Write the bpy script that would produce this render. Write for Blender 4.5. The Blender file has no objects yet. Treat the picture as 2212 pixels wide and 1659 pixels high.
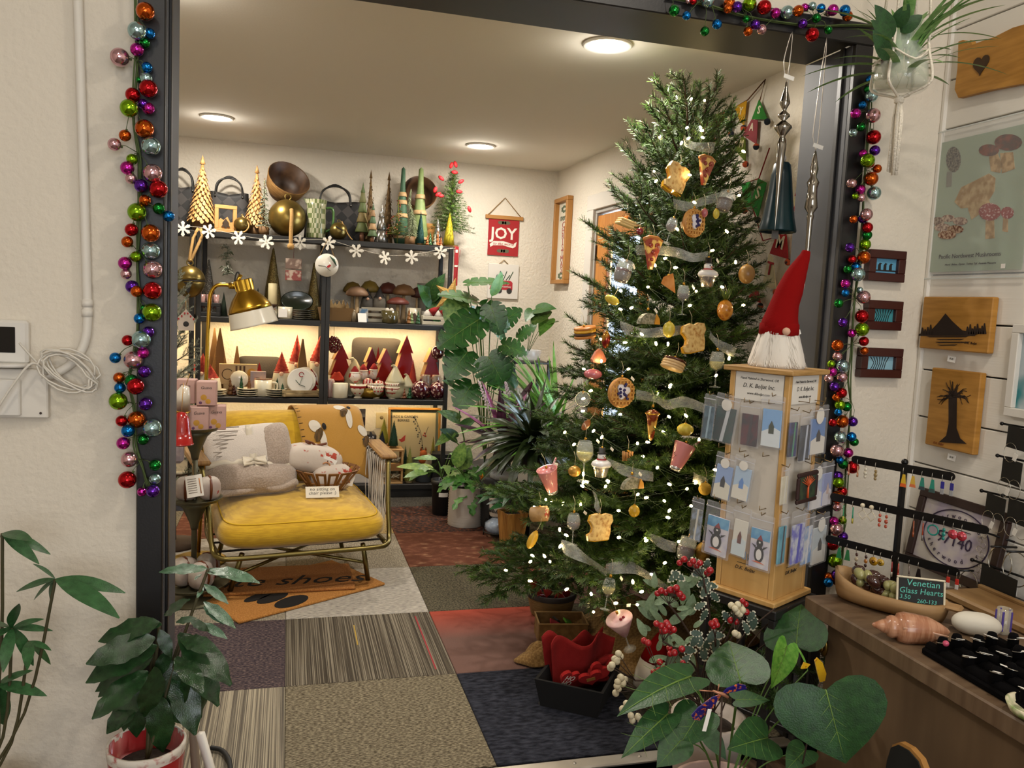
import bpy,math,random
from math import sin,cos,pi,radians,sqrt
from mathutils import Vector as V,Matrix,Euler
# camera
sc=bpy.context.scene
COL=sc.collection
FPX=1765.95
CAM=V((0,0,1.36))
Fv=V((0.26671,0.95906,-0.09718));Fv.normalize()
_yaw,_pit,_rol=0.270730,-0.0973295,0.0482487
Fv=V((sin(_yaw)*cos(_pit),cos(_yaw)*cos(_pit),sin(_pit)))
_R=V((cos(_yaw),-sin(_yaw),0));_U=_R.cross(Fv)
Rv=_R*cos(_rol)+_U*sin(_rol)
Uv=_U*cos(_rol)-_R*sin(_rol)
cd=bpy.data.cameras.new('camera');cd.sensor_fit='HORIZONTAL';cd.sensor_width=36
cd.lens=FPX/2212*36;cd.clip_start=0.05;cd.clip_end=100
cam=bpy.data.objects.new('camera',cd);COL.objects.link(cam)
cam.matrix_world=Matrix(((Rv.x,Uv.x,-Fv.x,CAM.x),(Rv.y,Uv.y,-Fv.y,CAM.y),(Rv.z,Uv.z,-Fv.z,CAM.z),(0,0,0,1)))
sc.camera=cam
# view, world, lights
sc.view_settings.view_transform='Standard';sc.view_settings.look='None'
sc.view_settings.gamma=1.0;sc.view_settings.use_curve_mapping=False
sc.view_settings.exposure=0.25
sc.cycles.use_denoising=True
sc.cycles.max_bounces=7;sc.cycles.diffuse_bounces=5;sc.cycles.glossy_bounces=3
sc.cycles.transmission_bounces=6;sc.cycles.transparent_max_bounces=10
sc.cycles.sample_clamp_indirect=4.0;sc.cycles.caustics_reflective=False;sc.cycles.caustics_refractive=False
wd=bpy.data.worlds.new('daylight');sc.world=wd;wd.use_nodes=True
wd.node_tree.nodes['Background'].inputs[0].default_value=(0.75,0.87,1.0,1)
wd.node_tree.nodes['Background'].inputs[1].default_value=1.6
WARM=(1.0,0.93,0.83);LEDC=(1.0,0.74,0.40);WARMF=(1.0,.91,.79);DAY=(0.72,0.86,1.0);DAYN=(.95,.97,1.0)
def area(name,loc,rot,sx,sy,watts,col,shape='RECTANGLE',spread=180):
 d=bpy.data.lights.new(name,'AREA');d.shape=shape;d.size=sx;d.size_y=sy
 d.energy=watts;d.color=col;d.spread=radians(spread)
 o=bpy.data.objects.new(name,d);COL.objects.link(o);o.location=loc;o.rotation_euler=rot
 return o
BACK_LAMPS=[(-0.421,5.17),(1.167,5.23),(1.15,3.02),(-0.42,3.02)]
FRONT_LAMPS=[(1.25,0.75),(-0.55,0.35),(0.4,-1.1),(1.3,-1.1),(-1.2,-1.1)]
for i,(x,y)in enumerate(BACK_LAMPS):
 area('recessed_lamp_light',(x,y,2.345),(0,0,0),.13,.13,17,WARM,'DISK')
 d=bpy.data.lights.new('recessed_lamp_glow','POINT');d.energy=1.3;d.color=WARM;d.shadow_soft_size=.06
 o=bpy.data.objects.new('recessed_lamp_glow',d);COL.objects.link(o);o.location=(x,y,2.27)
for i,(x,y)in enumerate(FRONT_LAMPS):
 area('recessed_lamp_light',(x,y,2.875),(0,0,0),.14,.14,13 if i==0 else 6,WARMF,'DISK')
for z in(1.163,.652):
 for x0,x1 in((-1.34,-.6),(-.53,.22),(.26,1.05)):
  area('led_strip_light',((x0+x1)/2,5.76,z),(0,0,0),x1-x0,.012,5,LEDC)
area('door_daylight',(2.1,4.55,1.35),(0,radians(90),0),1.1,.5,75,DAY)
area('shop_window_daylight',(0.2,-2.9,1.6),(radians(90),0,0),2.4,1.5,42,DAYN)
# pixel helpers (2212 x 1659 frame)
CX,CY=1106.0,829.5
def ray(x,y):return Fv*FPX+Rv*(x-CX)-Uv*(y-CY)
def atY(x,y,Y):d=ray(x,y);return CAM+d*(Y/d.y)
def atX(x,y,X):d=ray(x,y);return CAM+d*(X/d.x)
def atZ(x,y,z):d=ray(x,y);return CAM+d*((z-CAM.z)/d.z)
def mpp(P):return(V(P)-CAM).dot(Fv)/FPX
def stand(px,Y,z):
 0
 a=(px-CX)/FPX;w=Rv-Fv*a
 X=-(w.y*Y+w.z*(z-CAM.z))/w.x
 P=V((X,Y,z));return P,mpp(P)
 # materials
def lin(h):
 if not isinstance(h,str):return tuple(h)[:3]
 h=h.lstrip('#');c=[int(h[i:i+2],16)/255 for i in(0,2,4)]
 return tuple(x/12.92 if x<=.04045 else((x+.055)/1.055)**2.4 for x in c)
_mats={}
def mat(name,col='#888888',r=.55,m=0.,c2=None,ns=30.,st=(1,1,1),lo=.4,hi=.6,kind='noise',bump=0.,bs=120.,bst=(1,1,1),
em=0.,tr=0.,ior=1.45,al=1.,coat=0.,sheen=0.,sub=0.,c3=None,rot=(0,0,0),spec=.5,det=3.,bk='noise',cr=.1):
 if name in _mats:return _mats[name]
 M=bpy.data.materials.new(name);M.use_nodes=True;N=M.node_tree.nodes;L=M.node_tree.links
 b=N['Principled BSDF'];I=b.inputs
 I['Base Color'].default_value=(*lin(col),1);I['Roughness'].default_value=r;I['Metallic'].default_value=m
 I['Specular IOR Level'].default_value=spec
 I['Transmission Weight'].default_value=tr;I['IOR'].default_value=ior;I['Alpha'].default_value=al
 I['Coat Weight'].default_value=coat;I['Coat Roughness'].default_value=cr;I['Sheen Weight'].default_value=sheen
 if sub:I['Subsurface Weight'].default_value=sub;I['Subsurface Radius'].default_value=(.02,.02,.01)
 if em:I['Emission Color'].default_value=(*lin(col),1);I['Emission Strength'].default_value=em
 tc=mp=None
 def coords(scale):
  nonlocal tc
  if tc is None:tc=N.new('ShaderNodeTexCoord')
  mp=N.new('ShaderNodeMapping');mp.inputs['Scale'].default_value=scale;mp.inputs['Rotation'].default_value=rot
  L.new(tc.outputs['Object'],mp.inputs[0]);return mp.outputs[0]
 def tex(k,sc_,vec):
  if k=='wave':
   t=N.new('ShaderNodeTexWave');t.inputs['Scale'].default_value=sc_;t.inputs['Distortion'].default_value=det;t.inputs['Detail'].default_value=2
   out=t.outputs['Fac']
  elif k=='voronoi':
   t=N.new('ShaderNodeTexVoronoi');t.inputs['Scale'].default_value=sc_;out=t.outputs['Distance']
  elif k=='cells':
   t=N.new('ShaderNodeTexVoronoi');t.inputs['Scale'].default_value=sc_;s=N.new('ShaderNodeSeparateColor')
   L.new(t.outputs['Color'],s.inputs[0]);L.new(vec,t.inputs['Vector']);return s.outputs[0]
  elif k=='checker':
   t=N.new('ShaderNodeTexChecker');t.inputs['Scale'].default_value=sc_;out=t.outputs['Fac']
  elif k=='white':
   t=N.new('ShaderNodeTexWhiteNoise');out=t.outputs['Value']
  elif k=='grad':
   t=N.new('ShaderNodeSeparateXYZ');L.new(vec,t.inputs[0]);return t.outputs['Y']
  else:
   t=N.new('ShaderNodeTexNoise');t.inputs['Scale'].default_value=sc_;t.inputs['Detail'].default_value=det;out=t.outputs['Fac']
  L.new(vec,t.inputs['Vector']);return out
 if c2:
  f=tex(kind,ns,coords(st));rp=N.new('ShaderNodeValToRGB');e=rp.color_ramp.elements
  e[0].position=lo;e[0].color=(*lin(col),1);e[1].position=hi;e[1].color=(*lin(c2),1)
  if c3:n=e.new((lo+hi)/2);n.color=(*lin(c3),1)
  L.new(f,rp.inputs[0]);L.new(rp.outputs[0],I['Base Color'])
  if em:L.new(rp.outputs[0],I['Emission Color'])
 if bump:
  f=tex(bk,bs,coords(bst));bp=N.new('ShaderNodeBump');bp.inputs['Strength'].default_value=min(1,bump);bp.inputs['Distance'].default_value=.004*max(1,bump)
  L.new(f,bp.inputs['Height']);L.new(bp.outputs[0],I['Normal'])
 _mats[name]=M;return M
 # mesh builder
class MB:
 def __init__(s):s.v=[];s.f=[];s.sm=[];s.mi=[]
 def add(s,vs,fs,smooth=False,m=0,T=None):
  o=len(s.v)
  for p in vs:s.v.append(tuple(T@V(p))if T is not None else tuple(p))
  for f in fs:s.f.append(tuple(i+o for i in f));s.sm.append(smooth);s.mi.append(m)
  return s
 def box(s,c,d,T=None,m=0):
  x,y,z=c;a,b,e=d[0]/2,d[1]/2,d[2]/2
  vs=[(x+i*a,y+j*b,z+k*e)for i in(-1,1)for j in(-1,1)for k in(-1,1)]
  return s.add(vs,[(0,1,3,2),(4,6,7,5),(0,4,5,1),(2,3,7,6),(0,2,6,4),(1,5,7,3)],False,m,T)
 def rbox(s,c,d,b=.004,T=None,m=0):
  h=[max(1e-5,q/2)for q in d];b=min(b,min(h)*.95);vs=[];idx={}
  for i in(-1,1):
   for j in(-1,1):
    for k in(-1,1):
     for ax in range(3):
      p=[i*(h[0]-b),j*(h[1]-b),k*(h[2]-b)];p[ax]=(i,j,k)[ax]*h[ax]
      idx[i,j,k,ax]=len(vs);vs.append(tuple(c[q]+p[q]for q in range(3)))
  g=lambda i,j,k,ax:idx[i,j,k,ax];fs=[]
  for e in(-1,1):
   fs.append((g(e,-1,-1,0),g(e,1,-1,0),g(e,1,1,0),g(e,-1,1,0))[::e])
   fs.append((g(-1,e,-1,1),g(-1,e,1,1),g(1,e,1,1),g(1,e,-1,1))[::e])
   fs.append((g(-1,-1,e,2),g(1,-1,e,2),g(1,1,e,2),g(-1,1,e,2))[::e])
   for q in(-1,1):
    fs.append((g(e,q,-1,0),g(e,q,1,0),g(e,q,1,1),g(e,q,-1,1)))
    fs.append((g(e,-1,q,0),g(e,1,q,0),g(e,1,q,2),g(e,-1,q,2)))
    fs.append((g(-1,e,q,1),g(1,e,q,1),g(1,e,q,2),g(-1,e,q,2)))
  for i in(-1,1):
   for j in(-1,1):
    for k in(-1,1):fs.append((g(i,j,k,0),g(i,j,k,1),g(i,j,k,2)))
  return s.add(vs,fs,False,m,T)
 def tube(s,path,r,n=8,cap=True,T=None,m=0,closed=False):
  P=[V(p)for p in path];k=len(P);R=[r]*k if not isinstance(r,(list,tuple))else list(r)
  vs=[];fs=[];up=None
  for i in range(k):
   if closed:t=P[(i+1)%k]-P[i-1]
   else:t=P[min(i+1,k-1)]-P[max(i-1,0)]
   if t.length<1e-9:t=V((0,0,1))
   t.normalize()
   if up is None:up=V((0,0,1))if abs(t.z)<.9 else V((1,0,0))
   a=t.cross(up)
   if a.length<1e-6:a=t.orthogonal()
   a.normalize();up=a.cross(t).normalized()
   for j in range(n):w=2*pi*j/n;vs.append(P[i]+(a*cos(w)+up*sin(w))*R[i])
  for i in range(k if closed else k-1):
   for j in range(n):fs.append((i*n+j,i*n+(j+1)%n,((i+1)%k)*n+(j+1)%n,((i+1)%k)*n+j))
  if cap and not closed:fs.append(tuple(range(n-1,-1,-1)));fs.append(tuple((k-1)*n+j for j in range(n)))
  return s.add(vs,fs,True,m,T)
 def lathe(s,prof,n=20,T=None,m=0,wob=None,cap=True,smooth=True):
  vs=[];fs=[];k=len(prof)
  if max(z for _,z in prof)-min(z for _,z in prof)<.1*max(r for r,_ in prof):smooth=False
  for i,(r,z)in enumerate(prof):
   for j in range(n):
    a=2*pi*j/n;q=r*(wob(a,z)if wob else 1);vs.append((q*cos(a),q*sin(a),z))
  for i in range(k-1):
   for j in range(n):fs.append((i*n+j,i*n+(j+1)%n,(i+1)*n+(j+1)%n,(i+1)*n+j))
  if cap and prof[0][0]>1e-6:fs.append(tuple(range(n-1,-1,-1)))
  if cap and prof[-1][0]>1e-6:fs.append(tuple((k-1)*n+j for j in range(n)))
  return s.add(vs,fs,smooth,m,T)
 def ball(s,c,r,n=12,k=8,sc_=(1,1,1),T=None,m=0):
  vs=[];fs=[]
  for i in range(k+1):
   t=pi*i/k
   for j in range(n):a=2*pi*j/n;vs.append((c[0]+r*sc_[0]*sin(t)*cos(a),c[1]+r*sc_[1]*sin(t)*sin(a),c[2]-r*sc_[2]*cos(t)))
  for i in range(k):
   for j in range(n):fs.append((i*n+j,i*n+(j+1)%n,(i+1)*n+(j+1)%n,(i+1)*n+j))
  return s.add(vs,fs,True,m,T)
 def prism(s,poly,th,T=None,m=0,y0=0.):
  0
  n=len(poly);ar=sum(poly[i][0]*poly[(i+1)%n][1]-poly[(i+1)%n][0]*poly[i][1]for i in range(n))
  if ar<0:poly=poly[::-1]
  vs=[(x,y0,z)for x,z in poly]+[(x,y0+th,z)for x,z in poly]
  fs=[tuple(range(n)),tuple(range(2*n-1,n-1,-1))]+[(i,i+n,(i+1)%n+n,(i+1)%n)for i in range(n)]
  return s.add(vs,fs,False,m,T)
 def grid(s,fn,nu,nv,T=None,m=0,smooth=True,th=0.):
  vs=[V(fn(i/nu,j/nv))for i in range(nu+1)for j in range(nv+1)]
  fs=[(i*(nv+1)+j,(i+1)*(nv+1)+j,(i+1)*(nv+1)+j+1,i*(nv+1)+j+1)for i in range(nu)for j in range(nv)]
  if th:
   o=len(vs);nr=[V((0,0,0))for _ in vs]
   for f in fs:
    q=(vs[f[1]]-vs[f[0]]).cross(vs[f[3]]-vs[f[0]])
    for i in f:nr[i]+=q
   vs=vs+[vs[i]-nr[i].normalized()*th for i in range(o)]
   b=[i*(nv+1)for i in range(nu+1)]+[nu*(nv+1)+j for j in range(1,nv+1)]+[i*(nv+1)+nv for i in range(nu-1,-1,-1)]+[j for j in range(nv-1,0,-1)]
   fs=fs+[tuple(i+o for i in f[::-1])for f in fs]+[(b[i],b[(i+1)%len(b)],b[(i+1)%len(b)]+o,b[i]+o)[::-1]for i in range(len(b))]
  return s.add(vs,fs,smooth,m,T)
 def mesh(s,name,mats):
  me=bpy.data.meshes.new(name);me.from_pydata(s.v,[],s.f)
  me.polygons.foreach_set('use_smooth',s.sm);me.polygons.foreach_set('material_index',s.mi)
  for q in(mats if isinstance(mats,(list,tuple))else[mats]):me.materials.append(q)
  me.update();return me
def part(name,mb,mt,parent=None,loc=(0,0,0),rot=(0,0,0),scl=None,kind=None,label=None):
 me=mb.mesh(name,mt)if isinstance(mb,MB)else mb
 o=bpy.data.objects.new(name,me);COL.objects.link(o);o.location=loc;o.rotation_euler=rot
 if scl is not None:o.scale=scl if hasattr(scl,'__len__')else(scl,)*3
 if parent:o.parent=parent
 if kind:o['kind']=kind
 if label:o['label']=label
 return o
def tag(o,label,cat,group=None):
 o['label']=label;o['category']=cat
 if group:o['group']=group
 return o
def thing(name,label,cat,loc=(0,0,0),rz=0.,group=None,rot=None,scl=1.):
 o=bpy.data.objects.new(name,None);COL.objects.link(o);o.location=loc;o.rotation_euler=rot or(0,0,rz);o.empty_display_size=.02
 o.scale=(scl,)*3
 return tag(o,label,cat,group)
def solo(name,label,cat,mb,mt,loc=(0,0,0),rz=0.,group=None,rot=None,scl=None):
 return tag(part(name,mb,mt,None,loc,rot or(0,0,rz),scl),label,cat,group)
def struct(name,mb,mt,parent=None,loc=(0,0,0),rot=(0,0,0)):
 o=part(name,mb,mt,parent,loc,rot)
 if not parent:o['kind']='structure'
 return o
def dup(root,loc,rz=0.,label=None,group=None,rot=None,scl=None):
 r=root.copy();COL.objects.link(r);r.location=loc;r.rotation_euler=rot or(0,0,rz)
 if scl is not None:r.scale=(scl,)*3
 if label:r['label']=label
 if group:r['group']=group
 for ch in list(root.children):
  c=ch.copy();COL.objects.link(c);c.parent=r
  for g in list(ch.children):d=g.copy();COL.objects.link(d);d.parent=c
 return r
def text(name,s,size,mt,parent,loc=(0,0,0),rot=(pi/2,0,0),ext=.0004,shear=0.,align='CENTER',sx=1.,sp=1.,bold=0.):
 c=bpy.data.curves.new(name,'FONT');c.body=s;c.size=size;c.extrude=ext;c.align_x=align;c.align_y='CENTER';c.shear=shear
 c.space_character=sp;c.resolution_u=2;c.offset=bold;c.materials.append(mt)
 o=bpy.data.objects.new(name,c);COL.objects.link(o);o.location=loc;o.rotation_euler=rot;o.scale=(sx,1,1);o.parent=parent
 return o
def arc(c,r,a0,a1,n,ax='xz',e=1.):
 out=[]
 for i in range(n+1):
  a=a0+(a1-a0)*i/n;u,w=r*cos(a),r*e*sin(a)
  out.append((c[0]+u,c[1],c[2]+w)if ax=='xz' else(c[0]+u,c[1]+w,c[2])if ax=='xy' else(c[0],c[1]+u,c[2]+w))
 return out
def RZ(a):return Matrix.Rotation(a,4,'Z')
def TR(*p):return Matrix.Translation(V(p))
def ROT(x,y,z):return Euler((x,y,z)).to_matrix().to_4x4()
def smooth_path(P,k=4):
 P=[V(p)for p in P];out=[]
 for i in range(len(P)-1):
  a,b,c,d=P[max(i-1,0)],P[i],P[i+1],P[min(i+2,len(P)-1)]
  for j in range(k):
   t=j/k;out.append(.5*((2*b)+(c-a)*t+(2*a-5*b+4*c-d)*t*t+(3*b-a-3*c+d)*t**3))
 return out+[P[-1]]
def scal(prof,s):return[(a*s,b*s)for a,b in prof]
def frame_mb(w,h,b,d,y=0.,bev=.002,c=(0.,0.)):
 0
 m=MB()
 for k in(-1,1):m.rbox((c[0],y,c[1]+k*(h-b)/2),(w,d,b),bev);m.rbox((c[0]+k*(w-b)/2,y,c[1]),(b,d,h-2*b-.0002),bev)
 return m
rnd=random.Random(7)
# setting
XR,YB,YF,YW,CH,FH=1.93,5.95,2.15,2.37,2.36,2.9
XL,HZ=-1.75,2.165
OX0,OX1=-.288,1.585
WALL=mat('wall_paint','#d9d1c2',.85,bump=1.5,bs=55,det=4)
WALLF=mat('wall_paint_front','#d9d0c0',.85,bump=.8,bs=60,det=4)
CEIL=mat('ceiling_paint','#e2ddd2',.9,bump=.12,bs=120)
BLACKM=mat('black_frame_paint','#1b1a1a',.38,bump=.05,bs=200)
WHITE=mat('white_trim','#dcd8d0',.6)
SHIP=mat('shiplap_paint','#dfdad0',.6,bump=.1,bs=30,bst=(1,.15,6))
DARKGAP=mat('dark_gap','#2a2320',.9)
CARPETBASE=mat('carpet_backing','#3a3632',.95)
struct('floor',MB().box((.1,(YF+.02+YB)/2,-.02),(3.75,YB-YF+.1,.03)),CARPETBASE)
FRONTFLOOR=mat('front_floor_wood','#4a3a2e',.5,c2='#6a5442',ns=6,st=(12,1,1))
struct('floor',MB().box((-.1,-.44,-.02),(4.2,5.18,.03)),FRONTFLOOR)
sm=MB();sm.rbox((.65,2.165,.004),(OX1-OX0,.05,.012),.004)
for i in range(9):sm.lathe([(.006,0),(.006,.0015),(0,.002)],8,TR(-.2+i*.21,2.165,.01))
struct('trim_1',sm,mat('threshold_metal','#b9b2a6',.35,.6))
def cmat(name,col,c2,ns=150,st=(1,1,1),lo=.35,hi=.65,kind='noise',c3=None,rot=(0,0,0),det=3):
 return mat('carpet_'+name,col,.97,c2=c2,c3=c3,ns=ns,st=st,lo=lo,hi=hi,kind=kind,rot=rot,det=det,bump=.8,bs=350,spec=.1)
CT=dict(
tan=cmat('tan_speckle','#4c4538','#8f8670',110,(.8,2.2,1),.36,.62,c3='#6c6352'),
navy=cmat('navy_charcoal','#1c1d24','#3a3c46',30,(1,2.5,1),.35,.7),
stripe=cmat('beige_stripe','#5a544c','#a39a86',300,(1,.004,1),.38,.6,c3='#7c7466'),
pin=cmat('grey_pinstripe','#403a32','#8a8272',420,(1,.003,1),.4,.62,c3='#5c5448'),
red=cmat('red_fade','#6e544c','#a34a3a',1,(1,1,1),-.3,.3,'grad'),
plum=cmat('plum_speckle','#302a30','#6e5e58',90,(1,2.2,1),.36,.66,c3='#4a4044'),
white=cmat('pale_weave','#84807a','#bdb6aa',70,(.6,3,1),.33,.64),
olive=cmat('olive_speckle','#37342b','#6a6350',120,(1,1,1),.36,.66),
grey=cmat('grey_weave','#6f685c','#a39a88',60,(3,.7,1),.3,.66),
rust=cmat('rust_marble','#5e3a2c','#94745a',14,(1,1.6,1),.46,.72,c3='#6e4636',det=6),
brown=cmat('dark_rust_speckle','#2e2a2c','#7a4a36',45,(1,1.5,1),.38,.66,c3='#4a342c',det=5),
sand=cmat('sand_speckle','#6a5a3c','#b09a6c',130,(1,1,1),.36,.64),
dark=cmat('dark_grey','#37342f','#5a554c',90,(1,1,1),.36,.66))
fl=bpy.data.objects['floor']
PLAN={(0,0):'stripe',(1,0):'tan',(2,0):'navy',(3,0):'tan',(0,1):'plum',(1,1):'pin',(2,1):'red',(3,1):'olive',
(0,2):'grey',(1,2):'white',(2,2):'olive',(3,2):'red',(0,3):'white',(1,3):'grey',(2,3):'rust',(3,3):'tan',
(0,4):'rust',(1,4):'sand',(2,4):'brown',(3,4):'grey',(0,5):'grey',(1,5):'dark',(2,5):'dark',(3,5):'pin'}
TW=.607;TH=.610
tile_mesh={}
for c in range(-1,4):
 for r in range(6):
  k=PLAN.get((c,r),rnd.choice(list(CT)))
  if k not in tile_mesh:tile_mesh[k]=MB().rbox((0,0,-.0035),(TW-.0016,TH-.0016,.009),.0025).mesh('carpet_tile',CT[k])
  x0=.018+(c-1)*TW;w=1.
  o=part('carpet_tile',tile_mesh[k],None,fl,(x0+TW/2,2.212+(r+.5)*TH,0))
  if c==3:o.location.x-=.06
  if(c,r)==(1,1):
   part('red_thread',MB().box((0,0,.0012),(.006,.52,.0006)),mat('red_yarn','#8c2a30',.95),o,(.235,0,0))
   part('yellow_thread',MB().box((0,0,.0012),(.005,.2,.0006)),mat('yellow_yarn','#a5883a',.95),o,(-.03,.1,0))
w=MB();w.box(((XL-1.2+OX0-.06)/2,(YF+YW)/2,FH/2),(OX0-.06-XL+1.2,YW-YF,FH))
w.box(((OX1+.06+XR)/2,(YF+YW)/2,FH/2),(XR-OX1-.06,YW-YF,FH));w.box(((OX0+OX1)/2,(YF+YW)/2,(HZ+.062+FH)/2),(OX1-OX0+.12,YW-YF,FH-HZ-.062))
struct('wall_front',w,WALLF)
struct('wall_back',MB().box((.1,YB+.05,CH/2),(XR-XL+.3,.1,CH)),WALL)
struct('wall_left',MB().box((XL-.05,(YW+YB)/2,CH/2),(.1,YB-YW,CH)),WALL)
struct('ceiling',MB().box((.1,(YW+YB)/2,CH+.04),(XR-XL+.3,YB-YW+.1,.08)),CEIL)
struct('ceiling',MB().box((-.1,-.44,FH+.04),(4.3,5.2,.08)),CEIL)
struct('wall_left',MB().box((-2.2,-.44,FH/2),(.1,5.2,FH)),WALLF)
wr=MB();wr.box((-1.6,-3.05,FH/2),(1.2,.1,FH));wr.box((1.75,-3.05,FH/2),(.5,.1,FH));wr.box((.25,-3.05,.4),(2.5,.1,.8));wr.box((.25,-3.05,2.65),(2.5,.1,.5))
struct('wall_rear',wr,WALLF)
DY0,DY1,DZ=4.17,5.12,2.0
wr=MB();wr.box((XR+.06,(DY1+YB)/2,CH/2),(.12,YB-DY1,CH));wr.box((XR+.06,(YW+DY0)/2,CH/2),(.12,DY0-YW,CH));wr.box((XR+.06,(DY0+DY1)/2,(DZ+CH)/2),(.12,DY1-DY0,CH-DZ))
struct('wall_right',wr,WALL)
wf=struct('wall_right',MB().box((XR+.07,-.44,FH/2),(.1,5.2,FH)),DARKGAP)
PLH=.1471
for i in range(int(FH/PLH)+1):
 z0=.924-7*PLH+i*PLH
 part('plank',MB().rbox((0,0,0),(.02,5.0,PLH-.0045),.002),SHIP,wf,(XR+.008,-.364,z0+PLH/2))
struct('trim_2',MB().rbox((XR-.002,YF-.008,FH/2),(.02,.016,FH),.003),SHIP)
def frame_piece(n,mb):return struct(n,mb,BLACKM)
fr=struct('trim_3',MB().rbox((OX0-.03,YF-.006,HZ/2-.0005),(.06,.03,HZ-.001),.003),BLACKM)
part('jamb',MB().rbox((OX0-.007,(YF+YW)/2,HZ/2),(.016,YW-YF+.01,HZ),.002),mat('jamb_sheen_black','#3e4046',.55),fr)  # black jambs greyed, their daylight sheen put into the base colour
part('stop',MB().rbox((OX0+.004,YF+.035,HZ/2),(.008,.02,HZ),.002),BLACKM,fr)
fr2=struct('trim_4',MB().rbox((OX1+.03,YF-.006,HZ/2-.0005),(.06,.03,HZ-.001),.003),BLACKM)
part('jamb',MB().rbox((OX1+.007,(YF+YW)/2,HZ/2),(.016,YW-YF+.01,HZ),.002),mat('jamb_sheen_black'),fr2)
part('stop',MB().rbox((OX1-.004,YF+.035,HZ/2),(.008,.02,HZ),.002),BLACKM,fr2)
fr3=struct('trim_5',MB().rbox(((OX0+OX1)/2,YF-.006,HZ+.03),(OX1-OX0+.12,.03,.062),.003),BLACKM)
part('jamb',MB().rbox(((OX0+OX1)/2,(YF+YW)/2,HZ+.01),(OX1-OX0,YW-YF+.01,.016),.002),mat('header_paint','#34363a',.45),fr3)
struct('baseboard_back',MB().rbox((.1,YB-.006,.05),(XR-XL,.012,.1),.003),WHITE)
struct('baseboard_left',MB().rbox((XL+.006,(YW+YB)/2,.05),(.012,YB-YW,.1),.003),WHITE)
TRIM=mat('door_casing','#d2cdc4',.5)
dm=MB()
dm.rbox((XR-.006,DY1+.06,DZ/2),(.018,.12,DZ-.001),.003);dm.rbox((XR-.006,DY0-.06,DZ/2),(.018,.12,DZ-.001),.003);dm.rbox((XR-.006,(DY0+DY1)/2,DZ+.05),(.018,DY1-DY0+.24,.1),.003)
struct('trim_6',dm,TRIM)
dm=MB();dm.rbox((XR+.06,DY1-.012,DZ/2),(.11,.024,DZ-.05),.002);dm.rbox((XR+.06,DY0+.012,DZ/2),(.11,.024,DZ-.05),.002);dm.rbox((XR+.06,(DY0+DY1)/2,DZ-.012),(.11,DY1-DY0,.024),.002)
struct('trim_7',dm,mat('door_jamb_grey','#a9a6a0',.5))
OAK=mat('orange_oak','#b4702c',.42,c2='#c98a44',ns=5,st=(1,14,1.2),lo=.3,hi=.7)
PY0,PY1,PZ0,PZ1=4.40,4.90,.35,1.80
d=MB();ya,yb=DY0+.026,DY1-.026;xd=XR+.035
d.rbox((xd,(PY1+yb)/2,.99),(.04,yb-PY1,1.94),.003);d.rbox((xd,(ya+PY0)/2,.99),(.04,PY0-ya,1.94),.003)
d.rbox((xd,(PY0+PY1)/2,(PZ1+1.96)/2),(.04,PY1-PY0,1.96-PZ1),.003);d.rbox((xd,(PY0+PY1)/2,(PZ0+.02)/2),(.04,PY1-PY0,PZ0-.02),.003)
door=struct('door_1',d,OAK)
part('pane',MB().box((xd+.004,(PY0+PY1)/2,(PZ0+PZ1)/2),(.006,PY1-PY0+.01,PZ1-PZ0+.01)),mat('door_glass','#f2f8ff',.02,tr=1,ior=1.1),door)
g=MB();
for y in(PY0,PY1):g.rbox((xd-.012,y,(PZ0+PZ1)/2),(.016,.018,PZ1-PZ0+.02),.003)
for z in(PZ0,PZ1):g.rbox((xd-.012,(PY0+PY1)/2,z),(.016,PY1-PY0+.02,.018),.003)
part('glazing_bead',g,mat('oak_bead','#a8622a',.45),door)
for z in(1.72,1.0,.25):part('hinge',MB().rbox((XR+.012,DY1-.028,z),(.012,.02,.1),.002),mat('bronze_hinge','#3c2c22',.4,.8),door)
part('lever_handle',MB().tube([(XR+.015,DY0+.09,1.0),(XR-.03,DY0+.09,1.0),(XR-.035,DY0+.19,1.0)],.008,8),mat('bronze_hinge'),door)
struct('ground_outside',MB().box((5.2,4.6,-.1),(6.2,9,.05)),mat('pale_concrete','#b9bcc0',.9,bump=.2,bs=20))
for lst,zc,gr in((BACK_LAMPS,CH,'recessed ceiling lamps of the back room'),(FRONT_LAMPS,FH,'recessed ceiling lamps of the shop front')):
 for i,(x,y)in enumerate(lst):
  nm=('round recessed ceiling lamp above the shelf of tall wooden trees','round recessed ceiling lamp above the corner beside the shelf unit','large bright recessed ceiling lamp close behind the black header','round recessed ceiling lamp above the side stand')[i]if zc==CH else 'round recessed lamp in the high front ceiling'
  t=thing('recessed_lamp',nm,'ceiling lamp',(x,y,zc),group=gr)
  part('trim_ring',MB().lathe([(.075,-.001),(.092,-.001),(.096,-.006),(.09,-.012),(.078,-.008)],28,cap=False),WHITE,t)
  part('diffuser',MB().lathe([(.078,-.007),(.05,-.009),(0,-.01)],28),mat('lamp_diffuser','#ffe9c8',.5,em=9),t)
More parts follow.
